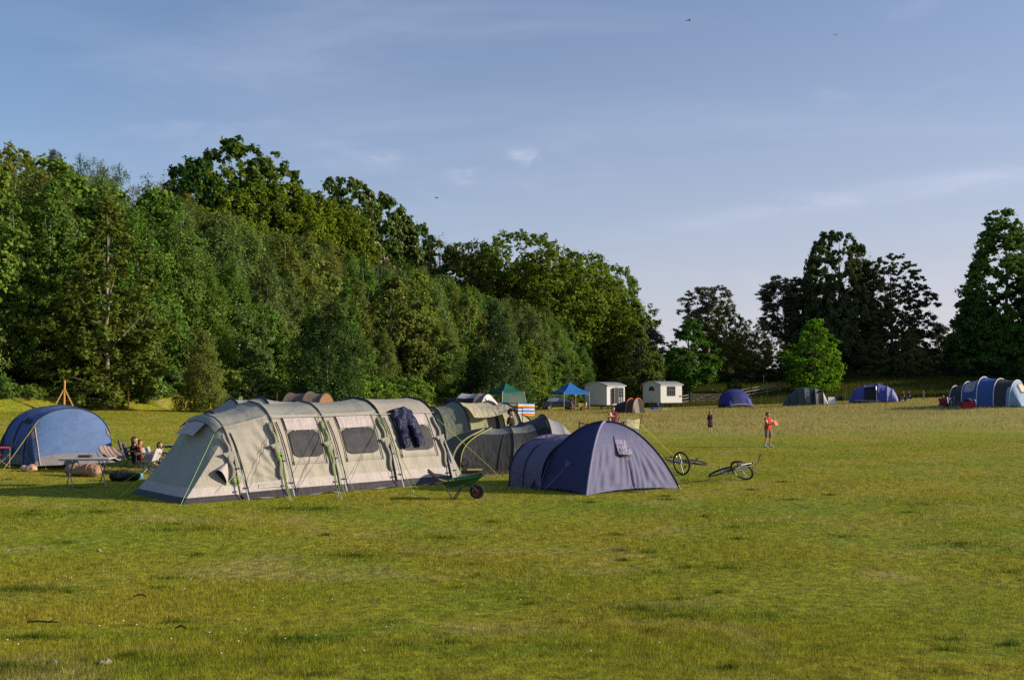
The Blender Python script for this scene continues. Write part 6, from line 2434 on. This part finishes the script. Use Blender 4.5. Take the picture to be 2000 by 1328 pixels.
def camp_far():
    GZB = fab('blue_gazebo_cloth', (.02, .15, .50), .25, 1.5, .2)
    gazebo('bright blue pop up gazebo over a picnic table beside the left white hut', 1113, 107, 3.0, R(25), 2.05, 3.1, GZB)
    GRN = fab('green_gazebo_cloth', (.012, .10, .075), .3, 1.5, .15)
    PALE = fab('pale_green_panel', (.28, .38, .26), .3, 2, .3)
    CREAM = fab('cream_window_panel', (.55, .52, .36), .3, 2, .3)
    NET = mat('dark_net', (.10, .12, .10), .8, .2, 30, alpha=.8)

    def walls(r, cs, eave, splay):
        for k, m in ((0, GRN), (1, PALE)):
            a, c = cs[k], cs[(k + 1) % 4]

            def f(u, v):
                s = 1 + splay * (1 - v)
                return Vector(((a[0] + (c[0] - a[0]) * u) * s, (a[1] + (c[1] - a[1]) * u) * s, (eave - .2) * v))
            MB().grid(f, 6, 6).build('side_wall', m, r)
            surf_patch(r, 'wall_window', NET if k == 0 else CREAM, f, .22, .84, .30, .88, .02, .15)
            if k == 1:
                surf_patch(r, 'wall_stripe', GRN, f, .02, .12, .0, 1.0, .02)
    gazebo('dark green gazebo with side walls behind the striped windbreak', 988, 92, 2.35, R(35), 1.95, 2.75, GRN, .22, walls)
    # striped windbreak
    g0, g1, g2 = gp(974, 85), gp(1012, 83), gp(1044, 84)
    r = thing('windbreak', 'striped red, yellow, blue and white windbreak in front of the green gazebo', 'windbreak', g0)
    names = [('wb_blue', (.05, .14, .45)), ('wb_white', (.70, .68, .66)), ('wb_yellow', (.65, .45, .04)), ('wb_red', (.55, .05, .04)), ('wb_sky', (.10, .30, .62))]
    ms = [mat(n, c, .7, .08, 10, trans=.15) for n, c in names]
    seq = [2, 3, 1, 4, 0, 1, 4, 3, 2, 1, 0]
    for k, (a, c) in enumerate(((g0, g1), (g1, g2))):
        b = MB()
        zb = 0
        for i, s in enumerate(seq):
            z0, z1 = .06 + .092 * i, .06 + .092 * (i + 1)
            b.grid(lambda u, v: (a - g0).lerp(c - g0, u) + Vector((0, .03 * math.sin(6.28 * u), z0 + (z1 - z0) * v)), 8, 1, s)
        b.build('striped_panel', ms, r)
    for q in (g0, g1, g2, g0.lerp(g1, .5), g1.lerp(g2, .5)):
        MB().tube([q - g0 + Vector((0, .03, -.02)), q - g0 + Vector((0, .03, 1.14))], .02, 6).build('post', mat('windbreak_post', (.40, .26, .13), .8), r)
    # white shepherd huts
    HUT = mat('hut_paint', (.47, .475, .47), .5, .05, 3, .25, 9)
    ROOFM = mat('hut_roof', (.20, .21, .23), .5, .12, 4)
    EDGE = mat('hut_roof_edge', (.50, .50, .50), .5)
    DK = mat('hut_chassis', (.022, .022, .024), .7)
    GL = mat('hut_glass', (.03, .035, .045), .12, .2, 3, spec=.6)
    FRM = mat('hut_window_frame', (.05, .05, .055), .5)

    def hut(label, px, d, ang, L, W, kind):
        g = gp(px, d)
        # origin at the near bottom corner; +X along the long lit side, +Y along the end (away, left)
        r = thing('shepherd_hut', label, 'hut', g, ang)
        zb, ze, zr = .62, 2.72, 3.12

        def roof(u, o=0.0):
            y = -o + (W + 2 * o) * u
            return y, ze + (zr - ze) * math.sin(math.pi * u) ** .8 - o * .35
        # corrugated side boards
        b = MB()
        n = 60
        b.grid(lambda u, v: Vector((L * u, -.012 * abs(math.sin(u * math.pi * 30)), zb + (ze - zb) * v)), 120, 2)
        b.grid(lambda u, v: Vector((L * u, W, zb + (ze - zb) * v)), 4, 2)
        for x in (0, L):
            b.grid(lambda u, v: Vector((x, W * u, zb + (roof(u)[1] - zb) * v)), 40, 6)
        b.grid(lambda u, v: Vector((L * u, W * v, zb)), 2, 2)
        b.build('body', HUT, r, True, 25)
        MB().grid(lambda u, v: Vector((-.12 + (L + .24) * u, roof(v, .12)[0], roof(v, .12)[1] + .03)), 4, 24).grid(lambda u, v: Vector((-.12 + (L + .24) * u, roof(v, .12)[0], roof(v, .12)[1] + .075)), 4, 24).build('roof', ROOFM, r)
        for x in (-.13, L + .13):
            MB().tube([Vector((x, roof(k / 24, .12)[0], roof(k / 24, .12)[1] + .05)) for k in range(25)], .035, 6).build('roof_edge', EDGE, r)
        MB().tube([(-.12, -.14, ze - .0), (L + .12, -.14, ze - .0)], .04, 6).build('gutter', EDGE, r)
        MB().box((L / 2, W / 2, zb - .09), (L * .96, W * .8, .16)).build('chassis', DK, r, False)
        for x in (.55, L - .55):
            for y in (.18, W - .18):
                b = MB().ring((x, y, .27), (0, 1, 0), .24, .03, 24, 6)
                for k in range(4):
                    a = k * math.pi / 4
                    b.tube([(x - .24 * math.cos(a), y, .27 - .24 * math.sin(a)), (x + .24 * math.cos(a), y, .27 + .24 * math.sin(a))], .016, 5)
                b.build('wheel', DK, r)
        if kind == 'window':
            x0, x1, z0, z1 = L * .30, L * .66, 1.45, 2.52
            w = MB().box(((x0 + x1) / 2, -.03, (z0 + z1) / 2), (x1 - x0, .05, z1 - z0)).build('window', GL, r, False)
            b = MB()
            for k in range(5):
                x = x0 + (x1 - x0) * k / 4
                b.box((x, -.065, (z0 + z1) / 2), (.05, .03, z1 - z0 + .05))
            for z in (z0, (z0 + z1) / 2 + .1, z1):
                b.box(((x0 + x1) / 2, -.068, z), (x1 - x0 + .05, .03, .05))
            b.build('window_frame', FRM, w, False)
            MB().tube([(L - .55, -.03, 1.42), (L - .12, -.03, 1.42)], .03, 6).box((L - .33, -.035, 1.34), (.40, .03, .10)).build('name_plate', FRM, r, False)
            # half round window in the shaded end
            b = MB()
            c = Vector((-.02, W * .5, 2.05))
            pts = [c + Vector((0, .42 * math.cos(math.pi * k / 16), .46 * math.sin(math.pi * k / 16))) for k in range(17)]
            b.add(pts + [c], [(k, k + 1, 17) for k in range(16)])
            o = b.build('arched_window', GL, r)
            MB().tube(pts + [pts[0]], .03, 5).tube([c, c + Vector((0, 0, .46))], .02, 5).build('window_frame', FRM, o)
            b = MB()
            for k in range(3):
                b.box((L + .25 + .22 * k, .5, .5 - .17 * k), (.24, .7, .04))
            b.beam((L + .1, .15, .6), (L + .85, .15, .02), .05, .1)
            b.beam((L + .1, .85, .6), (L + .85, .85, .02), .05, .1)
            b.build('steps', DK, r, False)
        else:
            x0, x1, z0, z1 = L * .38, L * .64, .74, 2.52
            MB().box(((x0 + x1) / 2, -.016, (z0 + z1) / 2), (x1 - x0, .02, z1 - z0)).build('doorway', mat('hut_interior_shade', (.03, .026, .022), .8), r, False)  # near-black panel, shade inside the hut put into its colour
            for sx, xh, dr in ((0, x0, -1), (1, x1, 1)):
                w = (x1 - x0) / 2 * 1.15
                dv = Vector((dr * w * .80, -w * .6, 0))
                b = MB()
                b.add([Vector((xh, -.03, z0 + .75)), Vector((xh, -.03, z1 - .06)), Vector((xh, -.03, z1 - .06)) + dv, Vector((xh, -.03, z0 + .75)) + dv], [(0, 1, 2, 3)])
                do = b.build('door', GL, r, False)
                b = MB()
                for k in range(3):
                    q = Vector((xh, -.03, 0)) + dv * (k / 2)
                    b.beam(q + Vector((0, 0, z0)), q + Vector((0, 0, z1)), .05, .05)
                for z in (z0 + .02, z0 + .4, z0 + .75, z0 + 1.1, z0 + 1.42, z1 - .03):
                    b.beam(Vector((xh, -.03, z)), Vector((xh, -.03, z)) + dv, .045, .05)
                b.build('door_frame', mat('grey_door_frame', (.24, .25, .26), .5), do, False)
                MB().add([Vector((xh, -.025, z0)), Vector((xh, -.025, z0 + .75)), Vector((xh, -.025, z0 + .75)) + dv, Vector((xh, -.025, z0)) + dv], [(0, 1, 2, 3)]).build('lower_panel', HUT, do, False)
            MB().box((L * .86, -.04, 1.55), (.42, .03, .16)).build('name_plate', FRM, r, False)
            b = MB()
            for k in range(3):
                b.box(((x0 + x1) / 2, -.35 - .24 * k, .55 - .17 * k), (1.0, .24, .04))
            b.build('steps', DK, r, False)
            MB().box(((x0 + x1) / 2, -.03, z1 + .14), (.22, .05, .12)).build('porch_lamp', FRM, r, False)
    hut('white shepherd hut with open glazed double doors and a curved grey roof', 1185, 112, R(52), 3.7, 2.9, 'door')
    hut('white shepherd hut with a square barred window and an arched end window', 1290, 119, R(42), 3.9, 2.7, 'window')
    # picnic table under the blue gazebo, and the people at it
    WD = mat('picnic_wood', (.42, .24, .11), .8, .2, 6)
    g = gp(1131, 107)
    r = thing('picnic_table', 'brown wooden picnic table under the blue gazebo', 'table', g, R(10))
    for k in range(4):
        MB().box((0, -.30 + .2 * k, .74), (1.7, .18, .04)).build('table_board', WD, r, False)
    for s in (-1, 1):
        MB().box((0, s * .72, .44), (1.7, .26, .04)).build('bench', WD, r, False)
        for x in (-.65, .65):
            MB().beam((x, s * .25, .72), (x, s * .62, 0), .08, .05).build('leg', WD, r, False)
    for x in (-.65, .65):
        MB().beam((x, -.8, .40), (x, .8, .40), .05, .09).build('cross_beam', WD, r, False)
    person('person in a dark navy top standing at the picnic table under the blue gazebo', gp(1117, 106), R(-20), 1.68, dict(wrL=(.30, .2, 1.0), elL=(.1, .26, 1.12)), [('shirt', cloth('navy_shirt', (.015, .018, .045)), .9), ('trousers', cloth('grey_trousers', (.12, .10, .10)))], (DARKH, .05), .02)
    person('person in a white top seated at the far side of the picnic table', gp(1142, 108), R(200), 1.65, dict(SIT), [('shirt', cloth('white_shirt', (.60, .58, .58)), .6), ('trousers', cloth('dark_trousers', (.03, .03, .04)))], (BROWNH, .10), .02)
    # child with a blue bag on the grass by the right hut
    p = gp(1284, 112)
    person('child in a blue hoodie sitting on the grass before the right white hut', p + Vector((0, 0, -.22)), R(-130), 1.35, dict(SIT, anL=(.62, .11, .38), anR=(.62, -.11, .38)), [('jacket', cloth('blue_hoodie', (.02, .07, .34))), ('trousers', cloth('navy_trackpants', (.03, .04, .10)))], (DARKH, .03), .02)
    o = MB().ball((0, 0, .14), (.34, .25, .16), 0, 14, 8).tube([(-.2, 0, .26), (0, 0, .36), (.2, 0, .26)], .02, 6).build('blue_bag', cloth('royal_blue_cloth', (.02, .06, .36)))
    o.location = gp(1275, 111.5)
    tag(o, 'royal blue bag on the grass left of the seated child', 'bag')
    o = MB().grid(lambda u, v: Vector(((u - .5) * .9, (v - .5) * .6, .05 + .10 * math.sin(3.1 * u) * math.sin(3.1 * v) + .03 * math.sin(14 * u + 9 * v))), 12, 10).build('white_towel', cloth('white_towel_cloth', (.62, .60, .56)))
    o.location = gp(1296, 110)
    tag(o, 'crumpled white towel on the grass right of the seated child', 'towel')
    o = MB().grid(lambda u, v: Vector(((u - .5) * .9, (v - .5) * .5, .05 + .06 * math.sin(3.1 * u) * math.sin(3.1 * v))), 10, 8).build('blue_mat', cloth('pale_blue_cloth', (.25, .50, .58)))
    o.location = gp(1270, 109)
    tag(o, 'pale turquoise mat spread on the grass beside the orange piped tent', 'mat')
    # car in the shade behind the blue gazebo
    CARB = mat('car_paint', (.012, .013, .018), .3, .05, 3, spec=.6)
    CG = mat('car_glass', (.10, .17, .26), .08, .1, 3, spec=.8)
    TY = mat('car_tyre', (.015, .015, .015), .9)
    g = gp(1090, 113)
    r = thing('parked_car', 'dark car with blue grey windows parked behind the blue gazebo', 'car', g, R(16))
    body = [(-2.1, .35), (-2.15, .75), (-1.95, .92), (-1.0, .98), (1.1, .98), (1.95, .86), (2.1, .65), (2.1, .35)]
    b = MB()
    b.prism(body, -.84, .84)
    b.build('body', CARB, r, True, 30)
    cab = MB()
    cab.grid(lambda u, v: Vector((np.interp(v, [0, .25, .5, .75, 1], [-1.75, -1.35, 0, .75, 1.35]), (u - .5) * 2 * (.80 - .16 * math.sin(math.pi * v)), np.interp(v, [0, .25, .5, .75, 1], [.98, 1.42, 1.48, 1.40, .98]))), 6, 16)
    cab.build('roof', CARB, r, True, 40)
    for s in (-1, 1):
        MB().add([Vector((-1.6, s * .815, 1.0)), Vector((-1.25, s * .70, 1.38)), Vector((.65, s * .70, 1.38)), Vector((1.2, s * .815, 1.0))], [(0, 1, 2, 3)]).build('side_window', CG, r, False)
        for x in (-1.3, 1.3):
            w = MB().ring((x, s * .80, .32), (0, 1, 0), .23, .09, 24, 8).build('wheel', TY, r)
            MB().tube([(x, s * .76, .32), (x, s * .86, .32)], .18, 16).build('rim', mat('car_rim', (.35, .35, .36), .4, metal=.6), w)
        MB().box((2.02, s * .60, .70), (.16, .34, .14)).build('headlight', mat('lamp_glass', (.5, .5, .5), .15), r, False)
    MB().add([Vector((1.25, -.68, 1.02)), Vector((1.25, .68, 1.02)), Vector((.76, .58, 1.42)), Vector((.76, -.58, 1.42))], [(0, 1, 2, 3)]).build('windscreen', CG, r, False)
    # small things by the far tents
    o = MB().box((0, 0, .42), (.78, .05, .72)).box((0, 0, .80), (.70, .05, .05)).tube([(-.3, .02, .0), (-.3, .02, .1)], .03, 6).tube([(.3, .02, .0), (.3, .02, .1)], .03, 6).build('white_board', mat('white_plastic', (.55, .60, .68), .45), None, False)
    o.location = gp(1624, 107)
    o.rotation_euler = (R(-8), 0, R(10))
    tag(o, 'white folded table leaning upright on the grass right of the slate green tent', 'folded table')
    g = gp(1640, 108.5)
    r = thing('black_grill', 'dark kettle grill in the shade between the white board and the violet tent', 'grill', g)
    MB().ball((0, 0, .62), (.30, .30, .22), 0, 14, 10).build('bowl', BLACKW, r)
    for k in range(3):
        a = k * 2.1
        MB().tube([(.12 * math.cos(a), .12 * math.sin(a), .5), (.30 * math.cos(a), .30 * math.sin(a), 0)], .018, 5).build('leg', BLACKW, r)
    for px, d, lab, c, hr in ((1762, 104, 'fair haired person in a dark top seated outside the violet blue tent, the left one', (.05, .035, .03), FAIRH), (1773, 104.5, 'person in a black top seated outside the violet blue tent, the right one', (.02, .02, .025), BROWNH)):
        g = gp(px, d)
        person(lab, g, R(200), 1.6, dict(SIT), [('shirt', cloth('top_%d' % px, c), .3), ('trousers', cloth('dark_trousers', (.03, .03, .04)))], (hr, .08), .02)
        camp_chair('dark camp chair under the %s seated person by the violet blue tent' % ('left' if px < 1770 else 'right'), g, R(200), fab('dark_chair_cloth', (.045, .045, .06), .4, 4, .1), DSTEEL)
    g = gp(1842, 86)
    person('person in a pink top seated left of the long blue tunnel tent', g, R(20), 1.45, dict(SIT), [('jacket', cloth('pink_top', (.60, .07, .14))), ('trousers', cloth('crimson_trousers', (.22, .02, .05)))], (FAIRH, .12), .018)
    camp_chair('crimson camp chair under the person in pink', g, R(20), fab('crimson_chair_cloth', (.26, .02, .05), .4, 4, .1), DSTEEL)
    camp_chair('dark navy camp chair with a pale edge standing before the long blue tunnel tent', gp(1860, 85), R(-80), fab('navy_chair_cloth', (.05, .05, .09), .4, 4, .1), STEEL, back=.95, wide=.62)
    g = gp(1889, 84)
    r = thing('box_trailer', 'crimson folding trolley with a dark bundle on top before the long blue tunnel tent', 'trolley', g, R(-8))
    MB().box((0, 0, .34), (1.0, .55, .50)).build('cloth_box', cloth('crimson_cloth', (.30, .015, .045)), r, False)
    for x in (-.36, .36):
        for y in (-.22, .22):
            MB().ring((x, y, .08), (0, 1, 0), .06, .022, 16, 6).build('wheel', TY, r)
    MB().tube([(.50, 0, .3), (.62, 0, .62), (.50, 0, .80)], .018, 6).build('handle', STEEL, r)
    o = MB().ball((0, 0, .14), (.34, .22, .16), 0, 14, 8).ball((.1, .05, .20), (.2, .18, .12), 0, 12, 8).build('cloth_bundle', cloth('dark_green_cloth', (.02, .035, .025)))
    o.location = g + Vector((0, 0, .585))
    tag(o, 'dark green bundle lying on the crimson folding trolley', 'bundle')


camp_far()


# ------------------------------------------------------------------ fences
def fences():
    OR = mat('new_softwood', (.52, .27, .09), .8, .15, 8)
    WIRE = mat('wire', (.05, .05, .05), .8)
    r = thing('wire_fence', 'wire fence on new orange brown posts along the foot of the wood', 'fence', (FX, FY, h(FX, FY)))
    o = Vector((FX, FY, h(FX, FY)))
    k_ = (127 - 1000) / FP
    t_ = (k_ * FY - FX) / (DX - k_ * DY)
    rr = [-34, -26, -17.5, -9.5, t_]
    posts = [Vector((FX + DX * q, FY + DY * q, 0)) for q in rr]
    for px in (252, 363):
        k = (px - 1000) / FP
        t = (k * FY - FX) / (DX - k * DY)
        posts.append(Vector((FX + DX * t, FY + DY * t, 0)))
    t0 = fence_r(posts[-1].x, posts[-1].y)
    tend = None
    k = (1054.6 - 1000) / FP
    tend = (k * FY - FX) / (DX - k * DY)
    n = 6
    for q in range(1, n + 1):
        t = t0 + (tend - t0) * q / n
        posts.append(Vector((FX + DX * t, FY + DY * t, 0)))
    posts.append(Vector((FX + DX * (tend + 9), FY + DY * (tend + 9), 0)))
    for p in posts:
        p.z = h(p.x, p.y)
    for i, p in enumerate(posts):
        hh = 1.32 if i != 4 else 1.72
        MB().tube([p - o + Vector((0, 0, -.2)), p - o + Vector((0, 0, hh))], .055, 8).build('post', OR, r)
    b = posts[4] - o
    d = Vector((DX, DY, 0))
    for s in (-1, 1):
        MB().beam(b + Vector((s * .62, s * .25, -.15)), b + Vector((s * .03, 0, 1.22)), .09, .07).build('brace', OR, r, False)
    for z in (.35, .72, 1.05, 1.25):
        MB().tube([p - o + Vector((0, 0, z)) for p in posts], .003, 4).build('wire', WIRE, r)
    # field gate and rails beyond the far tents
    GW = mat('weathered_wood', (.17, .15, .12), .9, .25, 7)
    g0, g1 = gp(1350, 127), gp(1412, 128)
    r = thing('field_gate', 'grey five bar field gate between the right white hut and the deep blue tent', 'gate', g0)
    d = g1 - g0
    d.z = 0
    for q in range(5):
        MB().beam(Vector((0, 0, .25 + .24 * q)), d + Vector((0, 0, .25 + .24 * q)), .03, .09).build('bar', GW, r, False)
    for q in (0, .5, 1):
        MB().beam(d * q + Vector((0, -.03, .15)), d * q + Vector((0, -.03, 1.32)), .08, .04).build('upright', GW, r, False)
    MB().beam(Vector((0, -.04, .25)), d * .5 + Vector((0, -.04, 1.2)), .04, .07).build('diagonal', GW, r, False)
    MB().beam(d + Vector((0, -.04, .25)), d * .5 + Vector((0, -.04, 1.2)), .04, .07).build('diagonal', GW, r, False)
    for q in (-.02, 1.02):
        MB().beam(d * q + Vector((0, 0, -.1)), d * q + Vector((0, 0, 1.5)), .18, .18).build('gate_post', GW, r, False)

    def rails(label, pxs, d0, d1, zs, hh, name, mtl, rail=True, pw=.12):
        pts = []
        for i, px in enumerate(pxs):
            dd = d0 + (d1 - d0) * i / max(1, len(pxs) - 1)
            pts.append(gp(px, dd))
        r = thing(name, label, 'fence', pts[0])
        for p in pts:
            MB().beam(p - pts[0] + Vector((0, 0, -.2)), p - pts[0] + Vector((0, 0, hh)), pw, pw).build('post', mtl, r, False)
        for z in zs:
            for p, q in zip(pts, pts[1:]):
                a, c = p - pts[0] + Vector((0, -.08, z)), q - pts[0] + Vector((0, -.08, z))
                if rail:
                    MB().beam(a, c, .035, .11).build('rail', mtl, r, False)
                else:
                    MB().tube([a, c], .008, 4).build('wire', WIRE, r)
    rails('short grey rail fence between the right white hut and the field gate', [1332, 1344], 126, 127, (.4, .8, 1.15), 1.3, 'rail_fence', GW)
    rails('long grey three rail fence rising behind the deep blue and slate green tents', [1448, 1473, 1498, 1523, 1548, 1573, 1598, 1622], 130, 142, (.45, .85, 1.2), 1.42, 'rail_fence', GW)
    rails('low wire fence on thin pale stakes between the far tents', [1466, 1486, 1520, 1551, 1590, 1650], 119, 117, (.5, .95), 1.15, 'stake_fence', mat('pale_stake', (.22, .20, .16), .9), False, .07)
    rails('wire fence on pale posts between the violet blue tent and the long blue tunnel tent', [1803, 1860, 1930], 108, 100, (.5, .95), 1.1, 'post_fence', mat('pale_post', (.34, .30, .22), .9), False, .10)
    g = gp(1491, 146)
    o = MB().beam((0, 0, -.1), (0, 0, .95), .12, .12).box((0, 0, 1.0), (.16, .16, .10)).build('marker_post', mat('white_post_paint', (.5, .5, .48), .7), None, False)
    o.location = g
    tag(o, 'short white marker post standing alone on the far bank under the dark trees', 'post')
    g = gp(1404, 131)
    o = MB().beam((-1.0, 0, 1.35), (.3, .1, .72), .2, .06).build('loose_plank', mat('pale_plank', (.34, .28, .20), .8), None, False)
    o.location = g
    tag(o, 'pale loose plank lying slanted against the field gate', 'plank')
    gz = gp(1145, 106)


fences()


# ------------------------------------------------------------------ small things in the grass, birds
def litter():
    ST = mat('pale_stone', (.30, .25, .18), .9, .25, 14, .5, 40)
    for px, py, s, lab in ((205, 1298, .075, 'pale pointed flint at the bottom left of the field'), (105, 1296, .05, 'small brownish flint left of the pale pointed one'), (194, 1077, .07, 'pale stone on the grass below the shadow of the large tent'),
                           (450, 1016, .055, 'tan pebble on the grass close in front of the large beige tent'), (137, 1130, .05, 'grey pebble above the dead leaf'), (463, 1211, .035, 'tiny white pebble in the middle of the near grass')):
        g = at(px, py)
        b = MB()
        s *= .62
        b.ball((0, 0, s * .35), (s, s * .7, s * .5), 0, 10, 7)
        b.V = [(x * (1 + .25 * math.sin(9 * y / s + px)), y * (1 + .2 * math.sin(7 * x / s)), max(z, -.005) * (1 + .3 * math.sin(5 * x / s + py))) for x, y, z in b.V]
        o = b.build('stone', ST)
        o.location = g
        o.rotation_euler = (0, 0, px)
        tag(o, lab, 'stone')
    DL = mat('dead_leaf', (.05, .035, .022), .9, .3, 20)
    for px, py, s, lab in ((273, 1170, .07, 'dark curled dead leaf lying on the near grass'), (352, 1234, .05, 'small dark dead leaf right of the twig')):
        g = at(px, py)
        o = MB().grid(lambda u, v: Vector(((u - .5) * 2 * s, (v - .5) * s * math.sin(math.pi * min(max(u, .05), .95)), .02 + .025 * math.sin(3.1 * u) + .03 * abs(v - .5))), 10, 6).build('leaf', DL)
        o.location = g
        tag(o, lab, 'leaf')
    g = at(85, 1219)
    o = MB().tube([(-.16, .02, .015), (-.06, 0, .03), (.04, .01, .022), (.15, -.03, .03)], [.012, .010, .010, .006], 6).tube([(.04, .01, .022), (.10, .05, .05)], [.007, .004], 5).build('twig', DL)
    o.location = g
    tag(o, 'dark forked twig lying on the grass at the lower left', 'twig')
    b = MB()
    for k in range(16):
        a = Vector((rnd.uniform(-.5, .5), rnd.uniform(-.12, .12), .02))
        b.tube([a, a + Vector((rnd.uniform(-.16, .16), rnd.uniform(-.06, .06), rnd.uniform(.0, .03)))], .003, 4)
    o = b.build('dry_straw', mat('straw_bits', (.42, .33, .17), .9))
    o.location = at(1950, 1147)
    tag(o, 'few pale dry straws scattered on the grass at the right edge', kind='stuff')
    # daisies
    b = MB()
    W = mat('daisy_white', (.75, .74, .70), .7)
    for k in range(60):
        g = at(rnd.uniform(-80, 1300), rnd.uniform(985, 1310))
        b.ball((g.x, g.y, g.z + .035), (.007, .007, .005), 0, 7, 4)
    o = b.build('daisies', W)
    tag(o, 'tiny white daisies dotted over the near grass', kind='stuff')
    # birds
    BI = mat('bird_dark', (.03, .03, .035), .7)
    for px, py, d, a, lab in ((1345, 41, 46, .4, 'small dark bird high above the middle of the field, highest of the three'), (1632, 69, 62, 1.2, 'tiny dark bird in the upper right sky'), (853, 387, 55, -.3, 'small dark bird just above the tree tops in the middle of the sky')):
        r = thing('bird', lab, 'bird', pt(px, py, d), a, 'birds in flight')
        MB().tube([(-.11, 0, 0), (-.05, 0, .005), (.03, 0, .008), (.09, 0, .006), (.115, 0, .004)], [.004, .018, .022, .014, .003], 8).add([(-.10, 0, 0), (-.18, .03, 0), (-.16, 0, .002), (-.18, -.03, 0)], [(0, 1, 2), (0, 2, 3)]).build('body', BI, r)
        for s in (-1, 1):
            MB().add([(.04, s * .015, .01), (.03, s * .09, .035), (-.05, s * .20, .02), (-.03, s * .09, .03), (-.03, s * .015, .01)], [(0, 1, 3, 4), (1, 2, 3)]).build('wing', BI, r)


litter()
#--OBJECTS-END--
